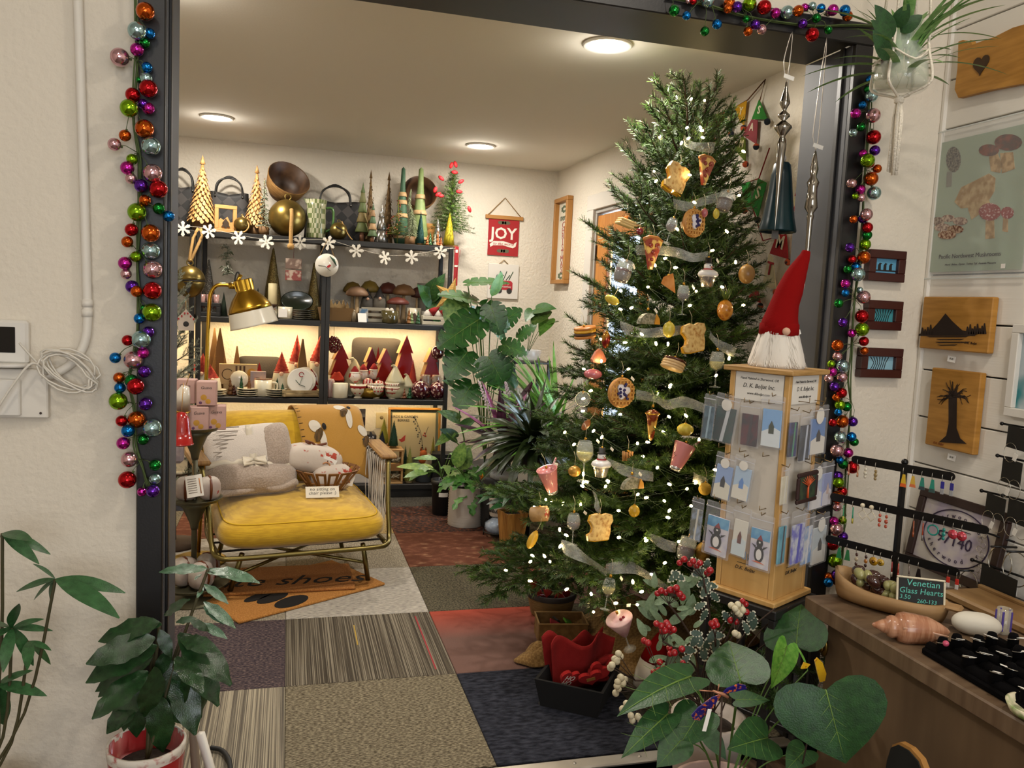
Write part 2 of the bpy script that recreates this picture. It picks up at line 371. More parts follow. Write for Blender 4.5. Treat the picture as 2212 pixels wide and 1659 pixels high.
  # shelf unit
SBLK=mat('shelf_metal','#17140f',.5,bump=.05,bs=150)
SY0,SY1=5.50,5.90
ZS=(1.725,1.192,.680,.095)
PX=(-.557,.238,1.072)
ROW={}
for k,(xa,xb,lab)in enumerate(((PX[0],PX[1],'black metal shelf unit behind the armchair and brass lamp'),(PX[1],PX[2],'black metal shelf unit behind the potted plants'),(PX[0]-.815,PX[0]-.012,'black metal shelf unit mostly hidden behind the left jamb'))):
 sh=thing('shelf_unit',lab,'shelf unit',((xa+xb)/2,(SY0+SY1)/2,0),group='black shelf units side by side')
 wx=xb-xa;dy=SY1-SY0
 for i in(-1,1):
  for j in(-1,1):
   part('post',MB().rbox((0,0,.86),(.028,.03,1.72),.002),SBLK,sh,(i*(wx/2-.0142),j*(dy/2-.015),0))
 for z in ZS:
  part('shelf',MB().rbox((0,0,-.011),(wx-.004,dy-.004,.020),.003),mat('shelf_board','#1d1813',.55,bump=.08,bs=40,bst=(1,8,1)),sh,(0,0,z))
  part('rail',MB().rbox((0,0,0),(wx-.06,.018,.034),.002),SBLK,sh,(0,-dy/2+.010,z-.019))
 for z in(ZS[1],ZS[2]):
  part('led_strip',MB().rbox((0,.06,0),(wx-.08,.012,.006),.002),mat('led_tape','#ffdf9a',.5,em=7),sh,(0,0,z-.025))
 part('kick_plate',MB().rbox((0,0,0),(wx-.06,.012,.07),.002),SBLK,sh,(0,-dy/2+.03,.036))
 # yellow armchair
BRASS=mat('aged_brass','#6e6238',.34,.9,bump=.05,bs=60)
YEL=mat('yellow_velvet','#c29a12',.8,c2='#b08808',ns=120,st=(.15,.15,1.6),sheen=.35,bump=.15,bs=300)
ch=thing('armchair','yellow velvet lounge armchair with bronze tube frame and wooden arms','armchair',(.04,4.05,0),radians(9.5))
def pillow_fn(w,d,h,e=.28,crown=.35):
 0
 def f(u,v):
  a=2*pi*u;t=pi*v-pi/2
  ca,sa=cos(a),sin(a);ce=cos(t);se=sin(t)
  px=math.copysign(abs(ca)**e,ca);py=math.copysign(abs(sa)**e,sa)
  rr=abs(ce)**.45 if abs(ce)>1e-9 else 0
  zz=math.copysign(abs(se)**.75,se)
  x,y=px*rr,py*rr
  return(x*w/2,y*d/2,zz*h/2*(1+crown*(1-x*x)*(1-y*y))-0)
 return f
seat=part('seat_cushion',MB().grid(pillow_fn(.76,.70,.155,.3,.3),56,18),YEL,ch,(0,-.06,.315),(radians(3),0,0))
pp=[]
for i in range(56):
 x,y,z=pillow_fn(.765,.705,.155,.3,.3)(i/56,.70);pp.append((x,y,z))
part('piping',MB().tube(pp,.0032,6,closed=True),mat('yellow_piping','#c9a11c',.8),seat)
back=part('back_cushion',MB().grid(pillow_fn(.76,.40,.15,.3,.3),56,18),YEL,ch,(0,.30,.56),(radians(72),0,0))
FRT=.0115
fp=smooth_path([(-.43,-.16,.575),(-.405,-.26,.40),(-.395,-.33,.25),(-.37,-.38,.218),(-.30,-.40,.213),(0,-.40,.213),(.30,-.40,.213),(.37,-.38,.218),(.395,-.33,.25),(.405,-.26,.40),(.43,-.16,.575)],5)
part('front_tube',MB().tube(fp,FRT,10),BRASS,ch)
for s in(-1,1):
 part('side_tube',MB().tube(smooth_path([(s*.37,-.36,.218),(s*.385,0,.208),(s*.37,.28,.22),(s*.37,.40,.50),(s*.36,.43,.66)],5),FRT,8),BRASS,ch)
 part('arm_strap',MB().tube(smooth_path([(s*.43,-.14,.565),(s*.43,.12,.57),(s*.39,.40,.60)],4),.008,8),BRASS,ch)
 arm=part('armrest',MB().rbox((0,0,0),(.085,.42,.022),.008),mat('arm_oak','#7c5830',.5,c2='#94703f',ns=6,st=(14,1,1)),ch,(s*.445,.03,.592),(radians(1),0,radians(s*-4)))
 for yy in(-.27,.27):part('leg',MB().tube([(s*.27,yy-.06 if yy<0 else yy-.02,.212),(s*.318,yy,.003)],.0115,10),BRASS,ch)
part('back_tube',MB().tube(smooth_path([(-.36,.43,.66),(-.3,.445,.69),(0,.45,.69),(.3,.445,.69),(.36,.43,.66)],4),FRT,8),BRASS,ch)
part('cross_brace',MB().tube([(-.285,-.30,.11),(.285,.25,.11)],.008,8),BRASS,ch)
part('cross_brace',MB().tube([(.30,-.30,.11),(-.285,.25,.11)],.008,8),BRASS,ch)
sl=MB()
for i in range(5):sl.tube([(-.37,-.28+i*.14,.214),(.37,-.28+i*.14,.214)],.005,6)
part('seat_slats',sl,mat('seat_webbing','#2a2622',.8),ch)
# floor lamp
LB=mat('polished_brass','#b08a30',.24,1.,bump=.03,bs=40)
lp=stand(428,4.25,0)[0]
fl_=thing('floor_lamp','brass floor lamp with white and gold dome shade','floor lamp',lp)
part('base',MB().lathe([(.135,0),(.135,.014),(.12,.02),(.02,.026),(.012,.05),(0,.05)],32),mat('lamp_base','#9c8032',.35,.9),fl_)
A=lambda x,y:atY(x,y,4.25)-lp
tp=[(0,0,.03),A(441,1000),A(446,800),A(452,660),A(457,630),A(468,617),A(485,615),A(498,617)]
part('pole',MB().tube([tp[0]]+smooth_path(tp[1:],4),.0095,10),LB,fl_)
hub=A(520,619);tip=V(hub)
q=(A(548,700)-A(524,610)).normalized();qz=-q
rotm=qz.to_track_quat('Z','Y').to_euler();s=mpp(lp+tip)
piv=A(524,606)
shade=part('shade',MB().lathe(scal([(47,-66),(51,-96),(52,-100),(50.5,-100),(46,-66),(38,-48),(30,-40),(30,-38),(40,-50)],s),36,cap=False),mat('white_enamel','#cfc9ba',.22,coat=.6),fl_,piv,rotm)
part('cap',MB().lathe(scal([(0,2),(18,2),(19,0),(19,-22),(20,-24),(33,-38),(44,-56),(47.5,-66),(46,-66),(30,-38)],s),36),LB,fl_,piv,rotm)
fl2=MB()
for k in range(10):
 a=2*pi*k/10;fl2.rbox((cos(a)*18.6*s,sin(a)*18.6*s,-10*s),(3*s,3*s,22*s),.001)
part('cap_flutes',fl2,LB,fl_,piv,rotm)
part('joint',MB().tube([A(494,617),A(512,618)],.016,10).tube([A(508,618),piv-q*.03],.01,8),LB,fl_)
part('cord',MB().tube(smooth_path([A(518,596),A(515,588),A(511,590),A(508,600),A(506,615)],4),.004,6),mat('black_cord','#151515',.6),fl_)
# christmas tree
TC=V((1.52,3.0,0));TTOP=2.20
TPR=[(.0,.70),(.42,.73),(.65,.585),(1.0,.45),(1.41,.375),(1.65,.325),(1.95,.235),(2.12,.15),(2.2,.06),(2.4,.02)]
def tree_r(z):
 for(a,p),(b,q)in zip(TPR,TPR[1:]):
  if z<=b:return p+(q-p)*(max(a,z)-a)/(b-a)
 return .02
NEED=[mat('needles_dark','#223812',.5,c2='#40581f',ns=40),mat('needles_mid','#2a4416',.5,c2='#526c28',ns=40)]
BARK=mat('tree_bark','#3a2a1c',.9)
def needle_twig(mb,P,nl,step,per,rg,m=0,w=.0013):
 0
 for i in range(len(P)-1):
  a,b=V(P[i]),V(P[i+1]);t=b-a;n=max(1,int(t.length/step));t.normalize();o=t.orthogonal().normalized();q=t.cross(o)
  for k in range(n):
   p=a.lerp(b,(k+rg.random())/n)
   for j in range(per):
    w_=rg.uniform(0,2*pi);rad=o*cos(w_)+q*sin(w_);d=(t*rg.uniform(.55,1.0)+rad*rg.uniform(.7,1.0)).normalized()
    l=nl*rg.uniform(.7,1.1);sd=d.cross(rad).normalized()*w
    e=p+d*l
    mb.add([p-sd,p+sd,e+sd*.5,e-sd*.5],[(0,1,2,3)],False,m)
def branch_mesh(L,seed,twigs,nl=.022,step=.0042,per=4,start=.3):
 rg=random.Random(seed);mb=MB()
 main=[(0,0,0)]+[(L*t,L*.03*sin(5*t+seed),L*(.10*t*t-.05*t))for t in(.2,.4,.6,.8,1.)]
 mb.tube(main,[.006,.005,.0045,.004,.003,.002],5,m=1)
 mp_=[V(p)for p in main]
 st=next(i for i in range(len(mp_))if mp_[i].x>=L*start-1e-6)
 needle_twig(mb,mp_[max(1,st-1):],nl,step,per,rg)
 for k in range(twigs):
  t=start+(1-start)*(k+.4)/twigs*.96;b=V((L*t,L*.03*sin(5*t+seed),L*(.10*t*t-.05*t)));s=1 if k%2 else-1
  a=radians(rg.uniform(32,55))*s;l=L*rg.uniform(.26,.36)*(1.25-t*.55);l=min(.2,max(.055,l))
  up=rg.uniform(-.1,.35)
  tw=[b,b+V((cos(a)*l*.5,sin(a)*l*.5,up*l*.4)),b+V((cos(a*.8)*l,sin(a*.9)*l,up*l))]
  mb.tube(tw,.0016,3,m=1);needle_twig(mb,tw,nl,step,per,rg)
  if l>.1:
   for s2 in(-1,1):
    c=V(tw[1]);l2=l*.5;a2=a+s2*.7
    t2=[c,c+V((cos(a2)*l2,sin(a2)*l2,rg.uniform(-.1,.3)*l2))];needle_twig(mb,t2,nl,step,per,rg)
 return mb
BM={}
for L,tw,ns in((.70,16,3),(.52,13,3),(.36,10,3),(.22,7,3)):
 BM[L]=[branch_mesh(L,11*i+int(L*100),tw,start=.22 if L>.4 else .1).mesh('branch',[NEED[i%2],BARK])for i in range(ns)]
tree=thing('christmas_tree','tall green artificial Christmas tree wrapped in lights, ribbon and food ornaments','christmas tree',TC)
part('trunk',MB().tube([(0,0,.02),(0,0,1.2),(0,0,TTOP-.06)],[.03,.02,.008],10),BARK,tree)
st_=MB()
for k in range(4):st_.tube([(0,0,.12),(cos(k*pi/2+.6)*.28,sin(k*pi/2+.6)*.28,.01)],.011,8)
part('stand',st_,mat('tree_stand','#2c3a2a',.5),tree)
rt=random.Random(5);nb=0;z=.42
def put_branch(z,az,Rr,el):
 global nb
 dx=cos(az)
 lim=(1.88-TC.x)/dx if dx>.05 else 9
 if dx>.25 and z>1.1:Rr*=.84
 Rr=min(Rr,lim)
 if Rr<.1:return
 L=min(BM,key=lambda q:abs(q-Rr));f=max(.72,min(1.2,Rr/L))
 part('branch',rt.choice(BM[L]),None,tree,(0,0,z),(rt.uniform(-.5,.5),-el,az),f);nb+=1
while z<TTOP-.05:
 t=(z-.42)/(TTOP-.42);Rr=tree_r(z+.04);n=int(15-9*t);a0=rt.random()*6
 for i in range(n):
  az=a0+2*pi*i/n+rt.uniform(-.2,.2)
  el=radians(-8+56*t**1.3+rt.uniform(-9,9))
  put_branch(z+rt.uniform(-.02,.02),az,Rr/max(.55,cos(el))*rt.uniform(.86,1.08),el)
 z+=.088 if t<.5 else .075
for k in range(7):part('branch',BM[.22][k%3],None,tree,(0,0,TTOP-.16-.02*k),(k,-radians(86-k*9),k*2.2),.8)
inn=MB();ri=random.Random(3)
for k in range(900):
 z=.38+(TTOP-.56)*(ri.random()**1.4);r=tree_r(z)*sqrt(ri.uniform(.05,.42));a=ri.uniform(0,2*pi)
 x,y=r*cos(a),r*sin(a)
 if TC.x+x>1.86:continue
 p=V((x,y,z));d=V((cos(a),sin(a),ri.uniform(-.2,.6)))*.09
 needle_twig(inn,[p,p+d],.026,.009,3,ri,w=.0018)
part('inner_foliage',inn,NEED[0],tree,kind='stuff')
def surf(px,py,off=0.):
 0
 d=ray(px,py).normalized();t=1.5
 while t<4.6:
  p=CAM+d*t
  if(p.xy-TC.xy).length<=tree_r(p.z)+off:return p
  t+=.004
 return atY(px,py,TC.y-.03)
 # fairy lights
BULB=MB().lathe([(0,-.0075),(.0035,-.006),(.0045,0),(.0035,.005),(0,.009)],8).mesh('bulb',mat('bulb_glow','#ffdf9e',.3,em=45))
lights=thing('fairy_lights','string of warm white fairy lights wound around the Christmas tree','fairy lights',TC)
BP=[(1461,211),(1493,214),(1522,217),(1484,276),(1516,282),(1513,275),(1487,299),(1518,297),(1472,309),(1425,296),(1606,327),(1490,378),(1413,370),(1417,391),(1453,412),(1500,437),(1597,422),(1463,495),(1415,573),(1437,558),(1459,578),(1539,541),(1589,566),(1537,613),(1365,627),(1341,628),(1364,665),(1490,660),(1504,629),(1606,659),(1386,722),(1417,742),(1443,743),(1299,733),(1358,797),(1261,797),(1276,844),(1448,832),(1447,836),(1547,811),(1575,774),(1299,780),(1259,888),(1340,895),(1445,900),(1482,898),(1528,896),(1433,932),(1282,931),(1300,944),(1377,958),(1399,955),(1389,986),(1220,934),(1260,1042),(1308,1051),(1313,1039),(1258,1050),(1267,1041),(1484,1056),(1446,1046),(1503,1043),(1313,1040),(1254,1091),(1216,1088),(1179,1079),(1336,1103),(1443,1118),(1435,1082),(1396,1075),(1493,1093),(1446,1103),(1209,1144),(1223,1156),(1337,1161),(1394,1163),(1396,1168),(1210,1180),(1150,1200),(1146,1213),(1176,1201),(1188,1213),(1093,1232),(1145,1255),(1224,1273),(1367,1257),(1277,1283),(1330,1303),(1377,1306),(1386,1278),(1436,1216),(1282,1322),(1408,1241),(1155,1096),(1191,1087),(1260,1024),(1340,668),(1378,1068),(1545,1015),(1260,861),(1240,960),(1466,1170),(1420,850),(1510,950),(1420,1010),(1350,740),(1400,620),(1560,620),(1570,500)]
LP=[]
for i,(x,y)in enumerate(BP):
 P=surf(x,y,.015+.02*(i%3));LP.append(P);part('bulb',BULB,None,lights,P-TC,(.4*i,.7*i,i))
wire=MB();srt=sorted(LP,key=lambda p:p.z)
for i in range(0,len(srt)-1):
 a,b=srt[i]-TC,srt[i+1]-TC
 if(a-b).length<.32:wire.tube([a,(a+b)/2*.96+V((0,0,-.012)),b],.0009,3)
part('wire',wire,mat('green_wire','#1b3016',.6),lights)
# sheer ribbon
RIB=mat('sheer_ribbon','#d8d8d0',.35,al=.3,c2='#b5b8b2',ns=60,st=(1,1,6))
SEGS=[[(1477,303),(1500,316),(1544,319)],[(1455,440),(1490,446),(1520,434),(1580,420)],[(1375,540),(1420,541),(1460,545),(1495,556),(1530,552)],
[(1342,704),(1375,718),(1420,718),(1478,712)],[(1375,852),(1415,860),(1440,874),(1480,868),(1530,886)],[(1314,996),(1340,1012),(1370,1022),(1411,1030)],
[(1497,1030),(1530,1046)],[(1533,719),(1550,742),(1589,762)],[(1214,1176),(1245,1196),(1280,1216),(1310,1238)],[(1310,1228),(1360,1226),(1390,1238),(1443,1274)],
[(1405,1160),(1435,1176),(1461,1183)],[(1284,1068),(1288,1088),(1296,1100)]]
ribo=thing('ribbon_garland','sheer silvery ribbon draped around the Christmas tree','ribbon',TC)
for sg in SEGS:
 P=smooth_path([surf(x,y,.045)-TC for x,y in sg],6);rb=random.Random(sg[0][0])
 tw=rb.uniform(0,3);n=len(P)
 def fn(u,v,P=P,n=n,tw=tw):
  k=min(n-1,int(u*(n-1)+.5));p=P[k];out=p.copy();out.z=0;out.normalize()
  wd_=V((0,0,1))*cos(.5*sin(tw+u*5))+out*sin(.9*sin(tw+u*6));return p+wd_*(v-.5)*.036+out*.006*sin(9*u+3*v)
 part('ribbon_run',MB().grid(fn,n-1,4),RIB,ribo)
 # tree ornaments
GOLD=mat('ornament_gold','#b98a32',.28,.9)
STRING=mat('hanging_thread','#b8ad8c',.7)
TAGW=mat('paper_tag','#e6e2da',.7)
def hang(name,label,px,py,off=.05,sc_=1.,rz=0.,tilt=0.,loop=.05,tagged=False,top=.03):
 P=surf(px,py,off);o=thing(name,label,'ornament',P,group='food and drink ornaments on the tree');o.rotation_euler=(0,tilt,rz+math.atan2(P.x,-P.y)*0+.28)
 s=mpp(P)
 part('hanging_loop',MB().tube([(0,0,top),(.002,0,top+loop*.6),(0,.01,top+loop)],.0009,4),STRING,o)
 part('cap',MB().lathe([(.0045,top-.008),(.0045,top),(.001,top+.002)],8),GOLD,o)
 if tagged:part('price_tag',MB().rbox((.012,-.01,top+.006),(.022,.0012,.010),.0004,T=ROT(0,.6,.3)),TAGW,o)
 return o,s
def lumpy(prof,n,amp,seed,mb=None,k=3):
 rg=random.Random(seed);ph=[rg.uniform(0,6)for _ in range(6)]
 return(mb or MB()).lathe(prof,n,wob=lambda a,z:1+amp*(sin(k*a+ph[0])+.6*sin((k+2)*a+ph[1]+40*z)))
TOAST=mat('toast_face','#d8b878',.45,c2='#a8702c',ns=70,lo=.45,hi=.7);CRUST=mat('toast_crust','#c08a2a',.4);CHEESE=mat('melted_cheese','#d8a41c',.25,coat=.6)
def toast(label,px,py,tilt,sc_=1.,bite=-1):
 o,s=hang('toast_ornament',label,px,py,.06,tilt=tilt,tagged=True,top=.042)
 k=.048*sc_
 ol=[(-.8,-.9),(-.3,-.95),(.2,-.9),(.8,-.85),(.85,-.3),(.78,.1),(.95,.45),(.8,.85),(.35,.92),(0,.8),(-.4,.92),(-.85,.8),(-.95,.4),(-.7,.15),(-.55,-.1),(-.62,-.4),(-.9,-.55)]
 if bite>0:ol=[(-x,z)for x,z in ol]
 ol=[(x*k,z*k)for x,z in ol]
 part('front_slice',MB().prism(ol,.011,y0=-.018),[TOAST],o);part('cheese',MB().prism([(x*1.06+.004,z*1.04-.004)for x,z in ol],.008,y0=-.007),CHEESE,o)
 part('back_slice',MB().prism([(x+.007,z-.006)for x,z in ol],.011,y0=.001),CRUST,o)
toast('grilled cheese toast ornament near the top of the tree',1457,384,.35,1.1)
toast('bitten grilled cheese ornament beside the pineapple ornament',1494,728,-.1,1.12)
toast('browned toast ornament below the lower taco ornament',1292,1136,.1,1.05)
PIZ=mat('pizza_top','#d8b25a',.35,c2='#8a2c18',ns=38,lo=.42,hi=.52,kind='noise',coat=.5);PIZC=mat('pizza_crust','#a86a30',.5)
def pizza(label,px,py,tilt,k=1.):
 o,s=hang('pizza_ornament',label,px,py,.06,tilt=tilt,top=.05)
 h=.05*k;part('slice',MB().prism([(-.72*h,.75*h),(-.3*h,.92*h),(.3*h,.92*h),(.72*h,.75*h),(.1*h,-1.1*h),(-.1*h,-1.1*h)],.014,y0=-.007),PIZ,o)
 part('crust',MB().tube([(-.76*h,0,.78*h),(-.35*h,0,.98*h),(.35*h,0,.98*h),(.76*h,0,.78*h)],.008,8),PIZC,o)
 pm=MB()
 for x,z,r in((-.25,.45,.17),(.25,.5,.16),(.02,.05,.17),(-.05,-.45,.12)):pm.lathe([(r*h,0),(r*h,.002),(0,.003)],12,T=TR(x*h,-.007,z*h)@ROT(pi/2,0,0))
 part('pepperoni',pm,mat('pepperoni','#8a2616',.35,coat=.4),o)
pizza('narrow pizza slice ornament with a dripping tip near the tree top',1524,368,.12,.95)
pizza('pizza slice ornament hanging left of the upper snowman cupcake',1408,546,.05,1.08)
o,s=hang('pizza_cone_ornament','tall cone ornament swirled brown and gold in the tree middle',1408,918,.06,top=.07)
part('cone',MB().lathe(scal([(2,-36),(6,-30),(9,-10),(12,12),(15,24),(14,30),(8,34),(3,36)],s*.95),16),mat('cone_swirl','#7a2f14',.25,.3,c2='#c89a4a',ns=30,lo=.45,hi=.55,coat=.6),o)
part('cone_rim',MB().tube(arc((0,0,25*s),15*s,0,2*pi,14,'xy')[:-1],.003,6,closed=True),GOLD,o)
WAF=mat('waffle','#b98442',.45,c2='#9a6428',ns=20);BLUE_B=mat('blueberry','#262058',.35);CREAM=mat('whipped_cream','#d9d4da',.5)
def waffle(label,px,py,r,rz):
 o,s=hang('waffle_ornament',label,px,py,.05,tagged=True,top=r*.0018+.002);o.rotation_euler=(0,0,rz);R_=r*s
 rb=Matrix.Rotation(pi/2,4,'X')
 part('disc',MB().lathe([(0,-.009),(R_*.93,-.009),(R_,-.005),(R_,.005),(R_*.93,.009),(0,.009)],28,T=rb),WAF,o)
 g=MB()
 for k in range(-3,4):
  q=k*R_*.27;l=sqrt(max(0,R_*R_*.86-q*q));g.box((q,-.0105,0),(R_*.09,.005,2*l));g.box((0,-.0105,q),(2*l,.005,R_*.09))
 part('grid_ridges',g,mat('waffle_ridge','#c4914c',.4),o)
 part('cream',lumpy([(0,.004),(R_*.42,.003),(R_*.5,0),(R_*.3,-.001)],16,.18,px).__class__().lathe([(0,0),(R_*.5,.001),(R_*.4,.005),(0,.008)],14,T=TR(0,-.011,.1*R_)@rb,wob=lambda a,z:1+.25*sin(3*a+1)),CREAM,o)
 rg=random.Random(px)
 for k in range(12):
  a=rg.uniform(0,6.28);q=R_*rg.uniform(.05,.55);part('blueberry',MB().ball((0,0,0),R_*.10,8,6),BLUE_B,o,(q*cos(a),-.018,q*sin(a)+.05*R_))
waffle('round waffle ornament with blueberries high on the tree',1498,482,31,.35)
waffle('round waffle ornament with blueberries beside the pink sweet ornament',1342,848,33,.2)
CGL=mat('ornament_glass','#dfe6e2',.12,al=.14,spec=.8);REDW=mat('red_wine','#3c0a14',.12,coat=.8);WHW=mat('white_wine','#a89a2a',.15,coat=.7,c2='#c8bc5a',ns=300)
def wine(label,px,py,h,liq,stem=True,tilt=0.,fill=.5,name='wine_glass_ornament'):
 o,s=hang(name,label,px,py,.06,tilt=tilt,tagged=True,top=h/2*.0019);H=h*s
 if stem:
  part('bowl',MB().lathe([(.004*1,-.02*H),(.16*H,.06*H),(.21*H,.18*H),(.2*H,.34*H),(.15*H,.5*H),(.146*H,.5*H),(.19*H,.33*H),(.2*H,.18*H),(.15*H,.07*H),(0,0)],18),CGL,o)
  part('wine',MB().lathe([(0,.01*H),(.14*H,.075*H),(.19*H,.18*H),(.19*H,.24*H),(0,.24*H)],18),liq,o)
  part('stem',MB().lathe([(.02*H,-.42*H),(.018*H,-.1*H),(.03*H,-.02*H)],8),CGL,o)
  part('foot',MB().lathe([(.16*H,-.46*H),(.16*H,-.45*H),(.03*H,-.42*H),(.02*H,-.4*H)],18),CGL,o)
 else:
  part('bowl',MB().lathe([(.2*H,-.5*H),(.32*H,-.4*H),(.38*H,-.1*H),(.33*H,.5*H),(.32*H,.5*H),(.37*H,-.1*H),(.3*H,-.4*H),(0,-.46*H)],18),CGL,o)
  part('wine',MB().lathe([(0,-.46*H),(.28*H,-.42*H),(.365*H,-.1*H),(.36*H,.1*H),(0,.1*H)],18),liq,o)
wine('stemless glass ornament of red wine beneath the upper ribbon',1566,436,46,REDW,False,.3)
wine('red wine glass ornament left of the upper waffle ornament',1447,500,58,REDW,True,.3)
wine('dark stemless wine ornament against the bright door glass',1346,588,50,REDW,False,.3)
wine('dark red wine goblet ornament beneath the cheese wedge',1475,650,66,REDW,True)
wine('white wine glass ornament beside the display tower top',1547,800,80,WHW,True)
wine('tall glittering white wine glass ornament on the left flank',1262,998,92,WHW,True)
wine('red wine glass ornament beside the browned toast',1238,1145,72,REDW,True)
wine('stemless red wine ornament behind the variegated holly',1483,1186,52,REDW,False,.25)
wine('small white wine glass ornament low above the burlap',1312,1285,70,WHW,True,.15)
o,s=hang('snack_ornament','stack of cream wafers ornament sticking out before the door',1350,481,.03,tilt=.2,top=.02)
for k in range(3):part('wafer',MB().rbox((0,0,0),(.075,.03,.008),.003),mat('cream_wafer','#d9c08a',.4),o,(.004*k,0,.009*(k-1)))
part('cherry',MB().ball((0,0,.018),.009,10,8),mat('orange_cherry','#c06a20',.2,coat=.5),o)
def ball_orn(name,label,px,py,r,mt,sq=(1,1,1),amp=0,k=6,tilt=0.,prof=None):
 o,s=hang(name,label,px,py,.05,top=r*.0017*sq[2],tilt=tilt);R_=r*s
 pr=[(R_*sin(pi*i/10)*sq[0],-R_*cos(pi*i/10)*sq[2])for i in range(11)]
 part('body',MB().lathe(pr,24,wob=(lambda a,z:1-amp*abs(sin(k*a/2))**.5)if amp else None),mt,o);return o,s,R_
ball_orn('bauble_ornament','tiny ruby bauble ornament beside the wafer stack',1382,500,8,mat('ruby_bauble','#6a1020',.15,coat=.8))
o,s=hang('cheese_ornament','orange cheese wedge ornament left of the snowman cupcake',1441,611,.06,tilt=.2,top=.03)
part('wedge',MB().add([(-.04,-.015,-.012),(.03,-.02,-.03),(.045,.015,.005),(-.035,-.015,.012),(.0,-.02,.035),(.045,.015,.02)],[(0,1,4,3),(1,2,5,4),(0,3,5,2),(3,4,5),(0,2,1)]),mat('orange_cheese','#b8722e',.5,c2='#c8884a',ns=30),o)
def snowman(label,px,py):
 o,s=hang('snowman_cupcake_ornament',label,px,py,.06,tagged=True,top=32*.0018);SNOW=mat('snowman_white','#dedad6',.35,coat=.4)
 part('cup',MB().lathe(scal([(12,-30),(18,-8),(19,-6),(0,-5)],s),28,wob=lambda a,z:1+.05*sin(14*a)),mat('silver_foil_cup','#b9b6b4',.25,.8),o)
 part('icing',MB().lathe(scal([(19,-8),(22,-3),(19,3),(12,7),(0,9)],s),20,wob=lambda a,z:1+.06*sin(5*a)),SNOW,o)
 part('head',MB().ball((0,0,14*s),9.5*s,14,10),SNOW,o);part('scarf',MB().lathe(scal([(8,4),(11,6),(10.5,9),(7,10)],s),16).rbox((3*s,-11*s,-1*s),(6*s,4*s,14*s),.002),mat('red_scarf','#9c1c22',.6),o)
 part('hat',MB().lathe(scal([(11,21),(11,22.5),(7,23),(7.5,33),(0,33)],s),16),mat('black_hat','#171513',.5),o)
 f=MB();f.ball((-3.4*s,-9*s,16*s),1.2*s,6,5).ball((3.4*s,-9*s,16*s),1.2*s,6,5);part('eyes',f,mat('black_hat'),o)
 part('nose',MB().lathe([(1.6*s,0),(0,7*s)],6,T=TR(0,-9*s,13*s)@ROT(pi/2,0,0)),mat('carrot','#c8641e',.5),o)
snowman('snowman cupcake ornament above the pineapple',1529,590);snowman('snowman cupcake ornament beside the tall white wine glass',1299,1000)
ball_orn('onion_ornament','ribbed beige onion ornament at the right edge of the tree',1613,592,19,mat('onion_skin','#a8854e',.35,c2='#8a6434',ns=8,st=(1,1,.2)),(.95,.95,1.1),.1,12)
ball_orn('lemon_ornament','pale lemon ornament on the ribbon above the bitten toast',1445,712,15,mat('lemon','#b8a63a',.35,c2='#c8b850',ns=80),(.9,.9,1.15))
ball_orn('lemon_ornament','yellow lemon ornament above the pink cocktail',1480,928,15,mat('lemon'),(1.2,.95,.9))
ball_orn('lemon_ornament','golden lemon ornament deep in the lower branches',1370,1104,12,mat('lemon_gold','#b08a1e',.35),(1,1,1.1))
ball_orn('pumpkin_ornament','small gold pumpkin ornament beside the glittering glass',1241,1018,14,mat('gold_pumpkin','#a07830',.35,.4),(1.1,1.1,.85),.12,10)
ball_orn('potato_ornament','rough golden nugget ornament beside the display tower base',1518,1194,18,mat('gold_nugget','#7a5a1e',.5,.3,c2='#a88430',ns=60,bump=.6,bs=90),(.9,.9,1.3))
ball_orn('yarn_ornament','yellow yarn ball ornament peeping beside the display tower',1523,1056,14,mat('yellow_yarn_ball','#b8922a',.6,bump=.8,bs=120,bst=(1,1,4)),(1,1,1))
ball_orn('bauble_ornament','clear glass bauble ornament on the left flank of the tree',1259,862,17,CGL);
ball_orn('nut_ornament','brown pecan ornament below the clear glass bauble',1266,918,11,mat('pecan','#6a3818',.4,c2='#8a5228',ns=6,st=(1,1,.2)),(.7,.7,1.25),.08,8,tilt=.7)
ball_orn('sweet_ornament','pink ribbed sweet ornament on the left tip of a branch',1281,808,15,mat('pink_sweet','#b06068',.25,coat=.6),(1.35,.9,.75),.1,12)
ball_orn('banana_ornament','yellow banana bunch ornament on the lower left branch',1150,1166,18,mat('banana','#b8902a',.35),(.6,.6,1.15),.12,6,tilt=.5)
ball_orn('citrus_ornament','small yellow citrus ornament below the upper ribbon',1547,462,9,mat('lemon'),(.8,.8,1.2));ball_orn('citrus_ornament','yellow segment ornament near the door edge',1322,648,12,mat('lemon'),(1.4,.8,.7),tilt=.5)
ball_orn('tulip_ornament','small rosy bud ornament above the upper wine glass',1522,460,9,mat('pink_sweet'),(.8,.8,1.1))
o,s,R_=ball_orn('pineapple_ornament','amber pineapple ornament with green crown on the right side',1566,670,21,mat('pineapple_amber','#a8580e',.2,c2='#d08a2a',ns=70,kind='voronoi',lo=.1,hi=.6,coat=.7,bump=1,bs=70,bk='voronoi'),(.82,.82,1.1))
lf=MB()
for k in range(11):
 a=k*2.4;t=.25+.05*(k%3);lf.tube([(0,0,R_*1.0),(cos(a)*R_*t,sin(a)*R_*t,R_*1.6),(cos(a)*R_*t*2,sin(a)*R_*t*2,R_*(2.0+.25*(k%3)))],[.005,.004,.0005],4)
part('crown',lf,mat('pineapple_leaf','#4a5e1c',.4),o)
